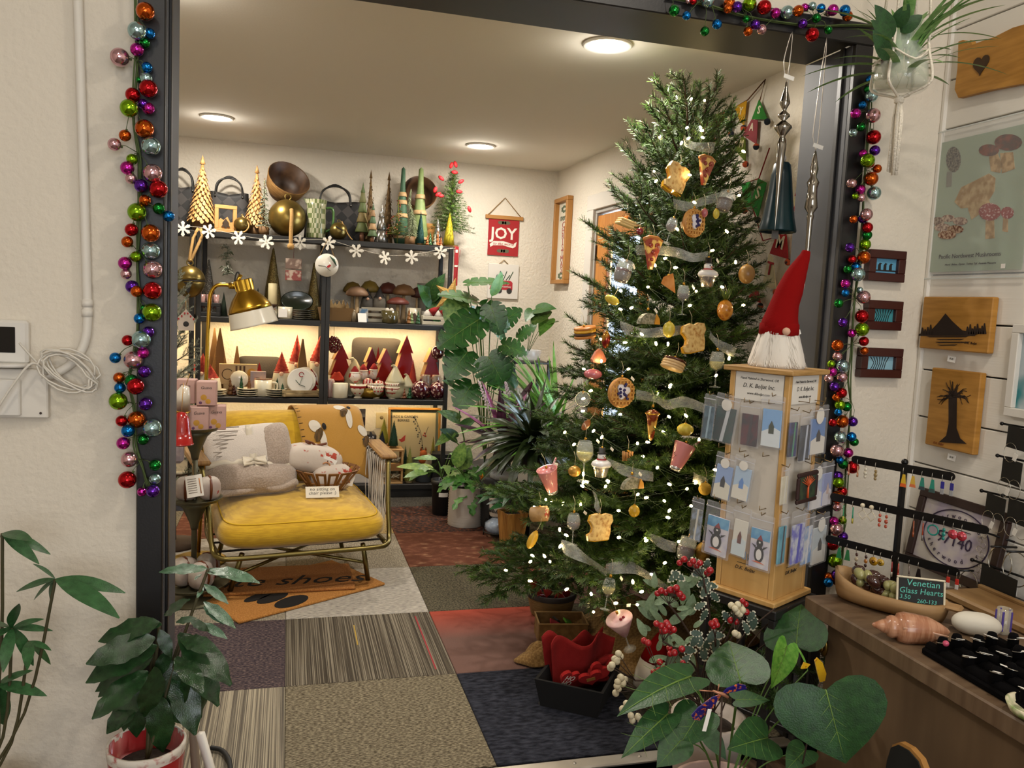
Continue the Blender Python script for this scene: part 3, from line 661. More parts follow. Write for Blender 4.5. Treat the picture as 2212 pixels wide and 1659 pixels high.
def taco(label,px,py):
 o,s=hang('taco_ornament',label,px,py,.06,tagged=True,top=22*.0018)
 half=[(27*cos(pi*i/12),24*sin(pi*i/12)-10)for i in range(13)]
 part('filling',MB().prism([(x*s,z*s)for x,z in half],.018,y0=-.012),mat('taco_filling','#8f8a78',.4,c2='#5a5a44',ns=90,bump=.8,bs=120,coat=.4),o)
 part('shell',MB().prism([((x+6)*s,(z*.96)*s)for x,z in half],.007,y0=.006).prism([(x*s,z*s)for x,z in[(12,-10),(27,-10),(25,2),(17,12),(14,2)]],.006,y0=-.017),mat('taco_shell','#b9812a',.35,coat=.4),o)
taco('taco ornament on the branch below the bright door',1399,690);taco('taco ornament on the low ribbon above the browned toast',1364,1045)
def stack(label,px,py,tilt,cols,k=1.):
 o,s=hang('pancake_ornament',label,px,py,.06,tilt=tilt,top=.028)
 for i,c in enumerate(cols):part('layer',MB().lathe(scal([(0,-3),(24*k,-3),(26*k,0),(24*k,3),(0,3)],s),22),c,o,(.001*i,0,(i-1.5)*6*s))
 return o
PCK=mat('pancake','#c8a878',.45);SYR=mat('syrup','#4a1c0c',.15,coat=.8)
stack('pancake stack ornament dripping syrup beside the bitten toast',1454,786,.35,[PCK,PCK,PCK,SYR]);stack('burger ornament at the left edge against the leaves',1263,718,-.2,[mat('bun','#a86a2a',.4),mat('patty','#3a2214',.6),mat('cheese_slice','#c8962a',.4),mat('bun')],.95)
ball_orn('hotdog_ornament','little gold and red parcel ornament beside the burger',1309,734,17,mat('gold_parcel','#a87a2a',.2,.6,c2='#7a1c1c',ns=25),(.55,.55,1.1))
o,s=hang('shell_ornament','pink scallop shell ornament above the pink sweet',1293,770,.05,top=.026)
part('shell',MB().prism([(x*s,z*s)for x,z in[(0,17),(-9,10),(-19,-6),(-17,-12),(-9,-14),(0,-15),(9,-14),(17,-12),(19,-6),(9,10)]],.012,y0=-.006),mat('coral_shell','#b0684e',.35,bump=.6,bs=60,bst=(3,1,.3)),o)
def cocktail(label,px,py,tilt,h,cone=False):
 o,s=hang('cocktail_ornament',label,px,py,.07,tilt=tilt,tagged=True,top=h*.00095);H=h*s
 PK=mat('pink_drink','#c27a7a',.25,coat=.6,bump=.15,bs=60)
 if cone:
  part('bowl',MB().lathe([(.03*H,-.32*H),(.1*H,-.24*H),(.42*H,.36*H),(.40*H,.40*H),(0,.38*H)],22),mat('frosted_pink','#d8b4b0',.4,c2='#c49494',ns=20),o)
  part('stem',MB().lathe([(.03*H,-.75*H),(.025*H,-.3*H)],8),CGL,o);part('foot',MB().lathe([(.2*H,-.77*H),(.03*H,-.74*H)],16),CGL,o)
  part('garnish',MB().ball((.1*H,-.1*H,.4*H),.05*H,8,6).ball((-.02*H,-.12*H,.42*H),.05*H,8,6),mat('cherry_red','#8a1828',.2),o)
 else:
  part('cup',MB().lathe([(.2*H,-.5*H),(.22*H,-.46*H),(.4*H,.4*H),(.42*H,.46*H),(.37*H,.44*H),(.36*H,.38*H),(0,.36*H)],20,wob=lambda a,z:1+.03*sin(10*a)),PK,o)
  part('silver_foot',MB().lathe([(.21*H,-.58*H),(.22*H,-.46*H),(.2*H,-.44*H)],20),mat('silver_foil_cup'),o)
  part('straw',MB().tube([(.05*H,0,.2*H),(.4*H,-.02,.8*H)],.0035,6),mat('striped_straw','#d9c8c4',.5,c2='#a83c3c',ns=150),o)
cocktail('pink milkshake ornament with straw beside the display tower',1470,985,.45,58);cocktail('pink sugar rimmed cup ornament at the left edge of the tree',1187,1036,-.35,56);cocktail('frosted pink martini ornament above the red berries',1345,1358,-.45,72,True)
o,s=hang('sushi_ornament','log roll ornament with spotted end on the left branch',1165,1110,.05,top=.03)
part('roll',MB().lathe([(0,-.03),(.026,-.03),(.028,-.026),(.028,.03),(0,.03)],20,T=ROT(pi/2-.2,0,.6)),mat('log_skin','#a8865a',.5,c2='#8a6a40',ns=20),o)
part('filling',MB().lathe([(0,.0),(.022,0),(.0215,.004),(0,.005)],16,T=ROT(pi/2-.2,0,.6)@TR(0,0,.029)),mat('roll_end','#d4c8a0',.4,c2='#b04a3a',ns=90,lo=.5,hi=.56),o)
o,s=hang('crown_ornament','small cinnamon sticks ornament near the lower ribbon',1356,985,.04,top=.02)
for k in range(4):part('stick',MB().tube([(-.018+.012*k,0,-.016),(-.02+.013*k,0,.018-.004*(k%2))],.005,7),mat('cinnamon','#9a6a36',.5),o)
# leaves and plants
HEART=[(0,0),(-.09,.10),(-.15,.22),(-.14,.34),(-.06,.44),(.08,.49),(.24,.495),(.40,.45),(.56,.36),(.72,.245),(.86,.12),(.95,.04),(1,0)]
def leaf_mb(L,W,kind='lance',droop=.12,fold=.25,wav=0.,nu=10,nv=3,curl=0.,ser=0):
 0
 def edge(u):
  if kind=='lance':return L*u,W/2*sin(pi*min(1,u*.97+.015))**.8*(1-.25*u)
  if kind=='strap':return L*u,W/2*min(1,6*u+.35)*(1-u**3)**.7
  if kind=='ovate':return L*u,W/2*sin(pi*u**.8)**.75
  if kind=='heart':
   q=u*12;i=min(11,int(q));f=q-i;A,B=HEART[i],HEART[i+1]
   return L*(A[0]+(B[0]-A[0])*f),W*(A[1]+(B[1]-A[1])*f)
  if kind=='monstera':
   t=u;x=-.12*L+1.12*L*t;w=W/2*sin(pi*min(1.,t**.7*.97+.03))**.6
   q=(t*5.5+.15)%1;return x,w*(1 if q>.2 or t<.12 else .5 if .05<q<.15 else .8)
  if kind=='lobed':
   return L*u,W/2*sin(pi*u**.85)**.6*(.72+.28*sin(u*30))
  return L*u,W/2*sin(pi*u)
 mb=MB();vs=[];fs=[];n2=2*nv
 if kind in('monstera','lobed'):nu=54 if kind=='monstera' else 26
 if kind=='heart':nu=24
 for i in range(nu+1):
  u=i/nu;xe,we=edge(u);xm=max(0.,xe)if kind in('heart','monstera')else xe
  for j in range(-nv,nv+1):
   t=j/nv;x=xm+(xe-xm)*abs(t);y=we*t
   if ser and abs(j)==nv:y*=1+.07*sin(i*2.6)
   z=-droop*max(0,x)**2/L-fold*abs(y)*(1-.3*abs(t))*-1-fold*abs(y)*0+wav*L*sin(u*17+(2 if t>0 else 0))*abs(t)**2-curl*y*y/max(W,1e-6)
   vs.append((x,y,z))
 k=n2+1
 for i in range(nu):
  for j in range(n2):fs.append((i*k+j,(i+1)*k+j,(i+1)*k+j+1,i*k+j+1))
 return mb.add(vs,fs,True)
def leafm(name,col,c2,r=.35,coat=.2,ns=9):return mat(name,col,r,c2=c2,ns=ns,coat=coat*.5,cr=.3,lo=.3,hi=.75,bump=.25,bs=45)
LF_PHIL=leafm('philodendron_leaf','#163617','#264f22',.42,0);LF_DARK=leafm('coffee_leaf','#142b14','#234422',.22,.6);LF_SCHEF=leafm('schefflera_leaf','#1f4420','#356236',.4)
LF_MON=leafm('monstera_leaf','#143a14','#2c6022',.3,.2);LF_POTH=leafm('pothos_leaf','#2f5c22','#7a9a4a',.35);LF_LIGHT=leafm('bright_leaf','#4a8a2c','#7db04a',.4);LF_CORD=leafm('cordyline_leaf','#2a1820','#4a2038',.3,.3)
LF_PINK=leafm('cordyline_pink','#8a3c6a','#b06a94',.35);LF_FERN=leafm('fern_leaf','#1b2a14','#33401e',.35);LF_GREY=leafm('eucalyptus_leaf','#5c7250','#76886a',.6,0);LF_LILY=leafm('lily_leaf','#1c4020','#2f5e30',.25,.5)
STEMG=mat('green_stem','#4a6a2a',.5);SOIL=mat('potting_soil','#2a2018',.95,bump=1,bs=90)
def orient(d,nrm):
 d=V(d).normalized();n=V(nrm);n=(n-d*n.dot(d))
 if n.length<1e-5:n=d.orthogonal()
 n.normalize();y=n.cross(d)
 return Matrix(((d.x,y.x,n.x),(d.y,y.y,n.y),(d.z,y.z,n.z))).to_euler()
_lc={}
def leaf(parent,base,tip,nrm,W,kind,mt,origin,droop=.12,fold=.2,wav=0.,stem_from=None,curl=0.,name='leaf',ser=0):
 0
 b,t=V(base),V(tip);L=max(.01,(t-b).length);key=(kind,round(W/L,1),droop,fold,wav,curl,mt.name,ser)
 if key not in _lc:_lc[key]=leaf_mb(1.,max(.05,round(W/L,1)),kind,droop,fold,wav,curl=curl,ser=ser).mesh(name,mt)
 o=part(name,_lc[key],None,parent,b-V(origin),orient(t-b,nrm),L)
 if kind in('heart','monstera')and L>.07:
  kk=('rib',droop,kind)
  if kk not in _lc:
   m_=MB().tube([(x,0,.004-droop*x*x)for x in(0,.25,.5,.75,.97)],[.012,.009,.007,.005,.002],5)
   for x in(.04,.2,.38,.56):
    for q in(-1,1):m_.tube([(x,0,.003-droop*x*x),(x+.13,q*.17*(1-.5*x),.002+fold*.17*(1-.5*x)*.75-droop*(x+.13)**2),(x+.2,q*.33*(1-.6*x),.002+fold*.33*(1-.6*x)*.72-droop*(x+.2)**2)],[.004,.003,.0015],4)
   _lc[kk]=m_.mesh('midrib',mat('leaf_rib','#5f7c34',.5))
  part('midrib',_lc[kk],None,o)
 if stem_from is not None:
  a=V(stem_from);m_=(a+b)/2+V((0,0,.12*(b-a).length))*(1 if b.z>a.z else .3)
  part('petiole',MB().tube(smooth_path([a-V(origin),m_-V(origin),b-V(origin)],4),max(.0016,L*.014),6),STEMG,parent)
 return o
def pot(parent,prof,mt,name='pot',soil=None,n=28,wob=None,loc=(0,0,0)):
 part(name,MB().lathe(prof,n,wob=wob),mt,parent,loc)
 if soil:part('soil',MB().lathe([(soil[0],soil[1]-.01),(soil[0]*.6,soil[1]+.004),(0,soil[1]+.006)],20),SOIL,parent,loc)
TOCAM=lambda P:(CAM-V(P)).normalized()
UP=V((0,0,1))
# big philodendron in the right foreground
PB=V((1.02,1.62,0));ph=thing('philodendron','large heart leaved philodendron in a pinkish pot before the display tower','potted plant',PB)
pot(ph,[(.085,.0),(.10,.02),(.125,.20),(.13,.24),(.12,.24),(.115,.21),(0,.2)],mat('pink_clay_pot','#a58a80',.7,bump=.3,bs=30),soil=(.115,.215))
root=PB+V((0,0,.22))
def pl(px0,px1,Y0,Y1,W,nr,mt=LF_PHIL,kind='heart',droop=.1,stem=True,**k):
 b,t=atY(*px0,Y0),atY(*px1,Y1);n=TOCAM(b)*nr[0]+UP*nr[1]+Rv*nr[2]
 leaf(ph,b,t,n,W*mpp(b),kind,mt,PB,droop=droop,stem_from=root if stem else None,**k)
pl((1784,1490),(1827,1656),1.42,1.36,240,(1,.15,-.1),droop=.15,wav=.006)
pl((1599,1470),(1572,1372),1.60,1.75,142,(1,.5,0));pl((1492,1462),(1347,1508),1.55,1.45,100,(.6,.9,0),droop=.2)
pl((1512,1540),(1462,1615),1.50,1.44,100,(.7,.7,0));pl((1442,1543),(1346,1628),1.5,1.42,60,(.5,.8,.3));pl((1590,1512),(1664,1507),1.56,1.54,50,(.4,.9,0))
pl((1658,1594),(1580,1612),1.5,1.44,100,(.9,.4,.3));pl((1720,1395),(1727,1300),1.78,1.85,140,(.9,.2,-.5));pl((1700,1395),(1672,1490),1.7,1.66,70,(.7,.2,.7),LF_LIGHT)
pl((1745,1448),(1720,1386),1.6,1.62,16,(.5,.2,.8),LF_LIGHT,'lance',fold=.6);pl((1470,1600),(1420,1655),1.45,1.42,70,(.8,.4,.2));pl((1530,1585),(1570,1640),1.55,1.5,40,(.7,.5,0));pl((1740,1620),(1700,1659),1.55,1.5,60,(.8,.4,0))
# coffee plant in a red pot by the opening, left
CB=atZ(317,1604,.31);CB=V((atY(317,1604,1.93).x,1.93,0));cf=thing('coffee_plant','dark glossy wavy leaved plant in a red painted pot','potted plant',CB)
zr=atY(317,1604,1.93).z;s=mpp(V((CB.x,CB.y,zr)))
pot(cf,[(52*s,0),(58*s,.02),(78*s,zr-.012),(79*s,zr),(75*s,zr),(72*s,zr-.05),(0,zr-.05)],mat('red_pot','#9c1c20',.3,coat=.5),soil=(72*s,zr-.045))
part('pot_rim',MB().lathe([(78.2*s,zr-.022),(79.8*s,zr-.010),(80*s,zr+.002),(75*s,zr+.003),(74.5*s,zr-.01)],40,wob=lambda a,z:1+.006*sin(9*a),cap=False),mat('chipped_rim','#c8c0b4',.7,c2='#9a3030',ns=40,lo=.55,hi=.7),cf)
rg=random.Random(21)
CL=[((345,1345),(208,1372)),((330,1360),(206,1400)),((335,1378),(186,1425)),((340,1395),(183,1458)),((355,1330),(400,1290)),((350,1350),(300,1350)),((380,1345),(425,1330)),((385,1370),(505,1465)),((395,1400),(480,1515)),((360,1420),(370,1540)),((380,1450),(425,1585)),((330,1420),(200,1480)),((320,1450),(196,1540)),((310,1490),(222,1585)),((345,1500),(345,1635)),((300,1440),(252,1580)),((325,1400),(260,1440)),((400,1430),(450,1555)),((300,1480),(290,1600)),((335,1440),(320,1560)),((370,1400),(330,1470)),((390,1380),(470,1400)),((330,1340),(270,1345)),((280,1450),(208,1500)),((410,1340),(455,1360)),((350,1520),(400,1560)),((290,1510),(250,1560)),((345,1360),(370,1420)),((310,1400),(240,1465)),((380,1420),(440,1480))]
for(a,b)in CL:
 Ya=1.93+rg.uniform(-.05,.05);B0=atY(*a,Ya);T0=atY(*b,Ya+rg.uniform(-.09,.02));leaf(cf,B0,T0,TOCAM(B0)*rg.uniform(.5,1)+UP*rg.uniform(.5,1)+Rv*rg.uniform(-.5,.5),.5*(T0-B0).length,'lance',LF_DARK,CB,droop=.18,fold=.1,wav=.03,ser=1)
for(a,b)in[((448,1228),(345,1228)),((452,1230),(562,1250)),((445,1235),(490,1238)),((440,1262),(495,1300)),((440,1268),(425,1290)),((440,1310),(485,1345)),((430,1345),(492,1375)),((435,1240),(420,1250)),((440,1300),(512,1352))]:
 Ya=2.0;B0=atY(*a,Ya);T0=atY(*b,Ya-.03);leaf(cf,B0,T0,TOCAM(B0)*.4+UP*1+Rv*rg.uniform(-.4,.4),.36*(T0-B0).length,'lance',leafm('coffee_leaf_lit','#2c4a30','#5a7a60',.2,.8),CB,droop=.1,fold=.12,wav=.015,ser=1)  # upper leaves a paler copy, bluish daylight sheen put into the colour
stp=MB()
for e in((345,1345),(390,1380),(330,1400),(450,1228)):stp.tube(smooth_path([(0,0,zr-.05),(atY((317+e[0])/2,(1600+e[1])/2,1.96)-CB),atY(*e,1.97 if e[0]<440 else 2.0)-CB],4),.004,6)
part('stems',stp,mat('woody_stem','#3f3a20',.7),cf)
# umbrella plant at the left edge
UB=V((-.66,1.92,0));um=thing('umbrella_plant','umbrella plant with long glossy leaflets against the left wall','potted plant',UB)
pot(um,[(.09,0),(.10,.02),(.125,.205),(.128,.225),(.118,.225),(.115,.2),(0,.19)],mat('cream_stone_pot','#b8b2a0',.7,bump=.3,bs=50),soil=(.115,.2))
for hubp,tips in(((120,1251),[(272,1262),(256,1310),(96,1304),(28,1266),(84,1212),(62,1290)]),((26,1356),[(83,1436),(112,1352),(5,1440),(-40,1380),(30,1290),(85,1330),(-30,1330)]),((-5,1478),[(100,1490),(5,1585),(-80,1500),(60,1440)]),((5,1152),[(116,1185),(85,1205),(-40,1230),(60,1150)]),((62,1385),[(120,1430),(108,1396),(60,1430)])):
 hp=atY(*hubp,1.93)
 for tpx in tips:
  tt=atY(*tpx,1.93+rg.uniform(-.09,.04));leaf(um,hp,tt,TOCAM(hp)*.7+UP+Rv*rg.uniform(-.3,.3),(tt-hp).length*.3,'ovate' if hubp[1]>1400 else 'lance',LF_SCHEF,UB,droop=.2,fold=.15)
 part('stem',MB().tube(smooth_path([(0,0,.2),(hp-UB)*.5+V((.03,0,.06)),hp-UB],4),.0035,6),mat('woody_stem'),um)
 # plants in the far corner
def clump(t,O,centre,n,Lr,W,kind,mt,seed,el=(20,80),az=(0,360),droop=.3,fold=.15,wav=0.,stems=None,spread=.02,ser=0):
 g=random.Random(seed)
 for k in range(n):
  a=radians(az[0]+(az[1]-az[0])*(k+g.random())/n);e=radians(g.uniform(*el));L=g.uniform(*Lr)
  b=V(centre)+V((g.uniform(-spread,spread),g.uniform(-spread,spread),g.uniform(0,spread)))
  d=V((cos(a)*cos(e),sin(a)*cos(e),sin(e)))
  if stems:
   b2=b+d*g.uniform(*stems)+V((0,0,.03));d2=V((cos(a),sin(a),g.uniform(-.5,.35))).normalized();leaf(t,b2,b2+d2*L,UP+V((0,-1,0))*.7,W*L,kind,mt,O,droop,fold,wav,stem_from=b,ser=ser)
  else:leaf(t,b,b+d*L,UP-d*.2+V((g.uniform(-.3,.3),-.3,0)),W*L,kind,mt,O,droop,fold,wav,ser=ser)
MP=V((1.28,5.2,0));mo=thing('monstera','tall split leaved monstera plant beside the shelf unit','potted plant',MP)
pot(mo,[(.12,0),(.13,.02),(.16,.28),(.16,.3),(.15,.3),(0,.28)],mat('dark_grey_pot','#2c2c2c',.6),soil=(.15,.28))
mr=MP+V((0,0,.3))
for(b,t,Y,W,mt,nr)in[((1010,612),(1100,600),5.05,62,LF_MON,(.3,.9,0)),((1030,650),(950,625),5.0,70,LF_MON,(.4,.9,0)),((1062,640),(1088,590),4.95,30,LF_LIGHT,(.6,.5,.6)),((1035,690),(945,745),4.9,88,LF_MON,(.9,.5,0)),((1040,662),(1105,700),4.95,70,LF_MON,(.6,.8,0)),((1060,660),(1082,722),4.9,60,LF_MON,(.9,.4,0)),((1085,745),(1140,760),4.85,62,LF_MON,(.6,.8,0)),((1055,770),(1090,830),4.85,95,LF_MON,(1,.4,0)),((1010,760),(965,815),4.9,80,LF_MON,(.8,.5,0)),((1120,730),(1155,700),5.0,50,LF_MON,(.5,.8,0)),((1030,700),(1000,665),5.1,60,LF_MON,(.8,.5,0)),((1080,700),(1125,665),5.1,50,LF_MON,(.8,.5,0)),((1000,640),(965,700),5.0,60,LF_POTH,(.8,.6,0)),((1060,800),(1120,830),4.9,80,LF_MON,(.8,.5,0)),((1020,830),(985,880),4.95,70,LF_MON,(.8,.5,0)),((1090,720),(1060,690),5.0,50,LF_MON,(.8,.6,0))]:
 B0,T0=atY(*b,Y),atY(*t,Y-.06);leaf(mo,B0,T0,TOCAM(B0)*nr[0]+UP*nr[1]+Rv*nr[2],W*mpp(B0),'monstera' if mt is LF_MON else 'ovate',mt,MP,.15,.1,stem_from=mr)
PP=V((1.55,5.25,0));po=thing('pothos','pale green pothos on the black plant stand','potted plant',PP)
for(b,t,W,mt)in[((1160,668),(1200,660),46,LF_MON),((1175,672),(1148,700),40,LF_POTH),((1185,690),(1165,720),34,LF_LIGHT),((1150,670),(1135,690),30,LF_MON),((1190,700),(1205,690),24,LF_POTH)]:
 B0,T0=atY(*b,5.1),atY(*t,5.02);leaf(po,B0,T0,TOCAM(B0)*.6+UP,W*mpp(B0),'heart',mt,PP,.2,.1,stem_from=PP+V((0,0,1.02)))
ps=V((1.55,5.25,0))
stnd=thing('plant_stand','tall black metal plant stand with three glass shelves','plant stand',ps)
for i in(-1,1):
 for j in(-1,1):part('post',MB().rbox((0,0,.5),(.02,.02,1.0),.002),SBLK,stnd,(i*.12,j*.12,0))
for z in(.35,.7,.98):
 part('tier',MB().rbox((0,0,0),(.26,.26,.012),.003),SBLK,stnd,(0,0,z))
CLR=mat('clear_plastic','#dfe6ee',.08,al=.35,coat=.8)
pot(po,[(.06,.99),(.085,1.0),(.1,1.06),(.098,1.06),(.08,1.005),(0,.995)],CLR,'glass_dish')
sp=solo('clear_saucer','clear plastic plant saucer on the stand tier','saucer',MB().lathe([(.09,.0),(.1,.0),(.115,.09),(.112,.09),(.097,.006),(0,.006)],28),CLR,(1.50,5.2,.707))
SP=V((1.60,4.75,0));spd=thing('strap_leaf_plant','bright green strap leaved plant glowing in the door light','potted plant',SP)
pot(spd,[(.1,0),(.11,.02),(.13,.5),(.13,.52),(.12,.52),(0,.5)],mat('cream_stone_pot'),soil=(.12,.5));clump(spd,SP,SP+V((0,0,.52)),84,(.35,.6),.034,'strap',LF_LIGHT,4,(25,85),(95,280),droop=.5,spread=.05)
CPo=V((1.26,4.75,0));cor=thing('cordyline','purple cordyline with pink edged leaves in the corner','potted plant',CPo)
pot(cor,[(.09,0),(.1,.02),(.12,.3),(.12,.32),(.11,.32),(0,.3)],mat('dark_grey_pot'),soil=(.11,.3))
cc=atY(1085,960,4.72)
part('cane',MB().tube([(0,0,.3),cc-CPo],.012,8),mat('woody_stem'),cor)
for k,(t,W,mt)in enumerate([((1003,862),20,LF_PINK),((1060,828),20,LF_PINK),((1125,850),18,LF_PINK),((1140,815),26,LF_CORD),((1160,860),26,LF_CORD),((1000,900),18,LF_CORD),((1000,940),22,LF_CORD),((1060,1010),22,LF_CORD),((1110,870),24,LF_CORD),((1040,900),24,LF_CORD),((1170,905),22,LF_CORD),((1020,985),20,LF_CORD),((1085,850),22,LF_CORD),((1150,960),20,LF_CORD)]):
 T0=atY(*t,4.62+.03*(k%4));leaf(cor,cc,T0,TOCAM(cc)*.6+UP,W*mpp(cc),'lance',mt,CPo,.22,.3)
for(a,b)in(((1062,905),(1034,822)),((1100,860),(1092,825))):
 fm=MB();A0,B0=atY(*a,4.6)-CPo,atY(*b,4.6)-CPo;fm.tube([A0,B0],.003,5)
 for i in range(26):
  p=A0.lerp(B0,.25+.75*i/26);fm.ball(p+V((cos(i*2.4),sin(i*2.4),0))*.012*(1.1-i/30),.0055,6,4)
 part('flower_spike',fm,mat('pale_lilac_buds','#c8b8c4',.5),cor)
FP=V((1.36,4.42,0));fe=thing('bird_nest_fern','dark narrow leaved fern arching over the plant stand','potted plant',FP)
fc=atY(1165,960,4.42)
part('post',MB().tube([(0,0,0),(0,0,fc.z-.14)],.014,8),SBLK,fe);part('stand_foot',MB().lathe([(.13,0),(.13,.012),(.02,.02)],24),SBLK,fe)
pot(fe,[(.05,fc.z-.14),(.09,fc.z-.13),(.11,fc.z-.02),(.1,fc.z-.02),(0,fc.z-.04)],mat('dark_grey_pot'))
clump(fe,FP,(FP.x,FP.y,fc.z),74,(.2,.36),.16,'lance',LF_FERN,9,(-25,70),(90,330),.45,.2,.01,spread=.03);clump(fe,FP,(FP.x,FP.y,fc.z),18,(.25,.42),.13,'lance',LF_FERN,19,(30,80),(0,360),.45,.2,.01,spread=.03)
WP=atZ(1013,1142,0);WP.y+=.11;s=mpp(WP);wp=thing('white_pot_plant','lobed green plant in a white ribbed ceramic pot','potted plant',WP)
ph_=84*s
prof=[(36*s,0)]+[(q,z)for i in range(15)for q,z in((38.6*s,ph_*(i+.15)/15),(37*s,ph_*(i+.95)/15))]+[(37.5*s,ph_),(34*s,ph_),(33*s,ph_*.9),(0,ph_*.88)]
pot(wp,prof,mat('white_ribbed_ceramic','#cfc8bc',.5),soil=(33*s,ph_*.9),n=40)
clump(wp,WP,WP+V((0,0,ph_)),26,(.1,.19),.42,'lobed',leafm('lobed_leaf','#2f6424','#548a38',.4),31,(-10,75),(0,360),.35,.1,.02,stems=(.02,.1));clump(wp,WP,WP+V((0,-.05,ph_)),7,(.16,.24),.4,'lobed',leafm('lobed_leaf','',''),32,(-60,-20),(180,360),.2,.1,.02)
leaf(wp,atY(995,1015,4.7),atY(1012,965,4.68),TOCAM(WP)+UP*.2,.1,'ovate',LF_POTH,WP,stem_from=WP+V((0,0,ph_)));leaf(wp,atY(985,1010,4.7),atY(1000,955,4.68),TOCAM(WP)+UP*.2-Rv*.4,.09,'ovate',LF_POTH,WP,stem_from=WP+V((0,0,ph_)))
BPp=atZ(958,1117,0);BPp.y+=.08;s=mpp(BPp);bp_=thing('nursery_pot','black plastic nursery pot with white label beside the white pot','potted plant',BPp)
pot(bp_,scal([(18,0),(20,2),(23,66),(25,68),(25,76),(22,76),(21,66),(0,64)],s),mat('black_plastic','#141414',.45),soil=(21*s,66*s));part('label_sticker',MB().grid(lambda u,v:(22.3*s*sin(-.5+.9*u),-22.3*s*cos(-.5+.9*u),(42+9*v)*s),6,1),TAGW,bp_)
clump(bp_,BPp,BPp+V((0,0,70*s)),10,(.14,.24),.32,'ovate',LF_POTH,41,(5,75),(60,330),.35,.1,stems=(.08,.26))
VP_=V((1.12,5.32,0));vi=thing('climbing_pothos','leggy pothos vine climbing along the black shelf post','potted plant',VP_)
pot(vi,[(.07,0),(.075,.02),(.09,.16),(.09,.18),(.08,.18),(0,.16)],mat('black_plastic'),soil=(.08,.16))
part('vine',MB().tube(smooth_path([(0,0,.16),atY(1003,960,5.3)-VP_,atY(992,900,5.3)-VP_,atY(1000,850,5.3)-VP_,atY(975,800,5.3)-VP_],5),.005,6).tube(smooth_path([(0,0,.16),atY(1015,1000,5.25)-VP_,atY(990,960,5.25)-VP_,atY(965,935,5.25)-VP_],5),.004,6),STEMG,vi)
for(b,t,W)in[((990,905),(950,885),26),((985,945),(955,925),28),((975,935),(940,960),26),((1000,855),(975,840),22),((1000,920),(1030,900),24),((965,800),(985,820),20),((985,870),(1010,880),24),((980,830),(960,820),20),((995,980),(1020,960),22)]:
 B0,T0=atY(*b,5.3),atY(*t,5.24);leaf(vi,B0,T0,TOCAM(B0)+UP*.5,W*mpp(B0),'heart',LF_POTH if W%4 else LF_MON,VP_,.2,.1)
VQ=V((.93,5.62,ZS[1]));vq=thing('shelf_pothos','dark leaved houseplant on the shelf behind the wicker star','potted plant',VQ)
pot(vq,[(.04,0),(.045,.01),(.055,.09),(.05,.09),(0,.08)],mat('grey_vase','#8f8a80',.6))
for(b,t,W)in[((935,650),(905,615),40),((930,640),(960,590),34),((940,655),(945,700),44),((938,660),(975,650),34),((925,640),(940,600),36)]:
 B0,T0=atY(*b,5.58),atY(*t,5.52);leaf(vq,B0,T0,TOCAM(B0)+UP*.4,W*mpp(B0),'heart',LF_MON,VQ,.15,.1,stem_from=VQ+V((0,0,.08)))
WQ=atZ(1112,1190,0);WQ.y+=.08;s=mpp(WQ);wq=thing('peace_lily','small peace lily in a tapered wooden planter','potted plant',WQ)
h=78*s;a,b=25*s,18*s
part('planter',MB().add([(-b,-b,0),(b,-b,0),(b,b,0),(-b,b,0),(-a,-a,h),(a,-a,h),(a,a,h),(-a,a,h),(-a*.85,-a*.85,h),(a*.85,-a*.85,h),(a*.85,a*.85,h),(-a*.85,a*.85,h),(-a*.8,-a*.8,h*.9),(a*.8,-a*.8,h*.9),(a*.8,a*.8,h*.9),(-a*.8,a*.8,h*.9)],[(3,2,1,0),(0,1,5,4),(1,2,6,5),(2,3,7,6),(3,0,4,7),(4,5,9,8),(5,6,10,9),(6,7,11,10),(7,4,8,11),(8,9,13,12),(9,10,14,13),(10,11,15,14),(11,8,12,15),(12,13,14,15)]),mat('planter_wood','#8a6028',.5,c2='#a87a3c',ns=6,st=(10,10,1)),wq,(0,0,0),(0,0,.2))
part('soil',MB().box((0,0,h*.91),(a*1.5,a*1.5,.006)),SOIL,wq,rot=(0,0,.2))
clump(wq,WQ,WQ+V((0,0,h*.92)),18,(.09,.16),.3,'lance',LF_LILY,51,(10,80),(0,360),.35,.15,stems=(.05,.16))
# bauble garlands round the opening
BC=dict(O='#c4581a',S='#9fc0c4',B='#1a74c4',G='#1c7a30',L='#7fae1e',M='#b82a94',P='#d0a4ac',R='#b41a20',V='#5c2a9c')
BCN=dict(O='orange',S='silver_blue',B='blue',G='green',L='lime',M='magenta',P='pink',R='red',V='violet')
BALL={k:MB().ball((0,0,0),1,18,12).mesh('ornament_ball',mat('bauble_'+BCN[k],c,.12,.92,c2=c,bump=.12,bs=3))for k,c in BC.items()}
VINE=mat('vine_wire','#4a5a2e',.7)
def garland(label,data,stem,Y0,cat='garland'):
 pts=[atY(x,y,Y0)for x,y in stem];O=pts[0];g=thing('bauble_garland',label,cat,O)
 part('stem',MB().tube(smooth_path([p-O for p in pts],5),.0032,7).tube(smooth_path([p-O+V((.006*sin(i*2.1),-.006,0))for i,p in enumerate(pts)],5),.002,6),VINE,g)
 wires=MB();rg=random.Random(len(data))
 for x,y,r,c in data:
  P0=atY(x,y,Y0);R_=r*mpp(P0);P=atY(x,y,Y0-.006-R_*rg.uniform(.2,1.5))-O
  part('ornament_ball',BALL[c],None,g,P,(rg.random(),rg.random(),0),R_)
  q=min(pts,key=lambda p:(p-P0).length);a=q-O;wires.tube([a+V((0,0,.02)),(a+P)/2+V((0,-.01,.015)),P],.0009,4)
  d=(a+V((0,0,.02))-P).normalized();wires.tube([P+d*R_*.9,P+d*R_*1.22],.0028,6)
 part('wires',wires,VINE,g,kind='stuff')
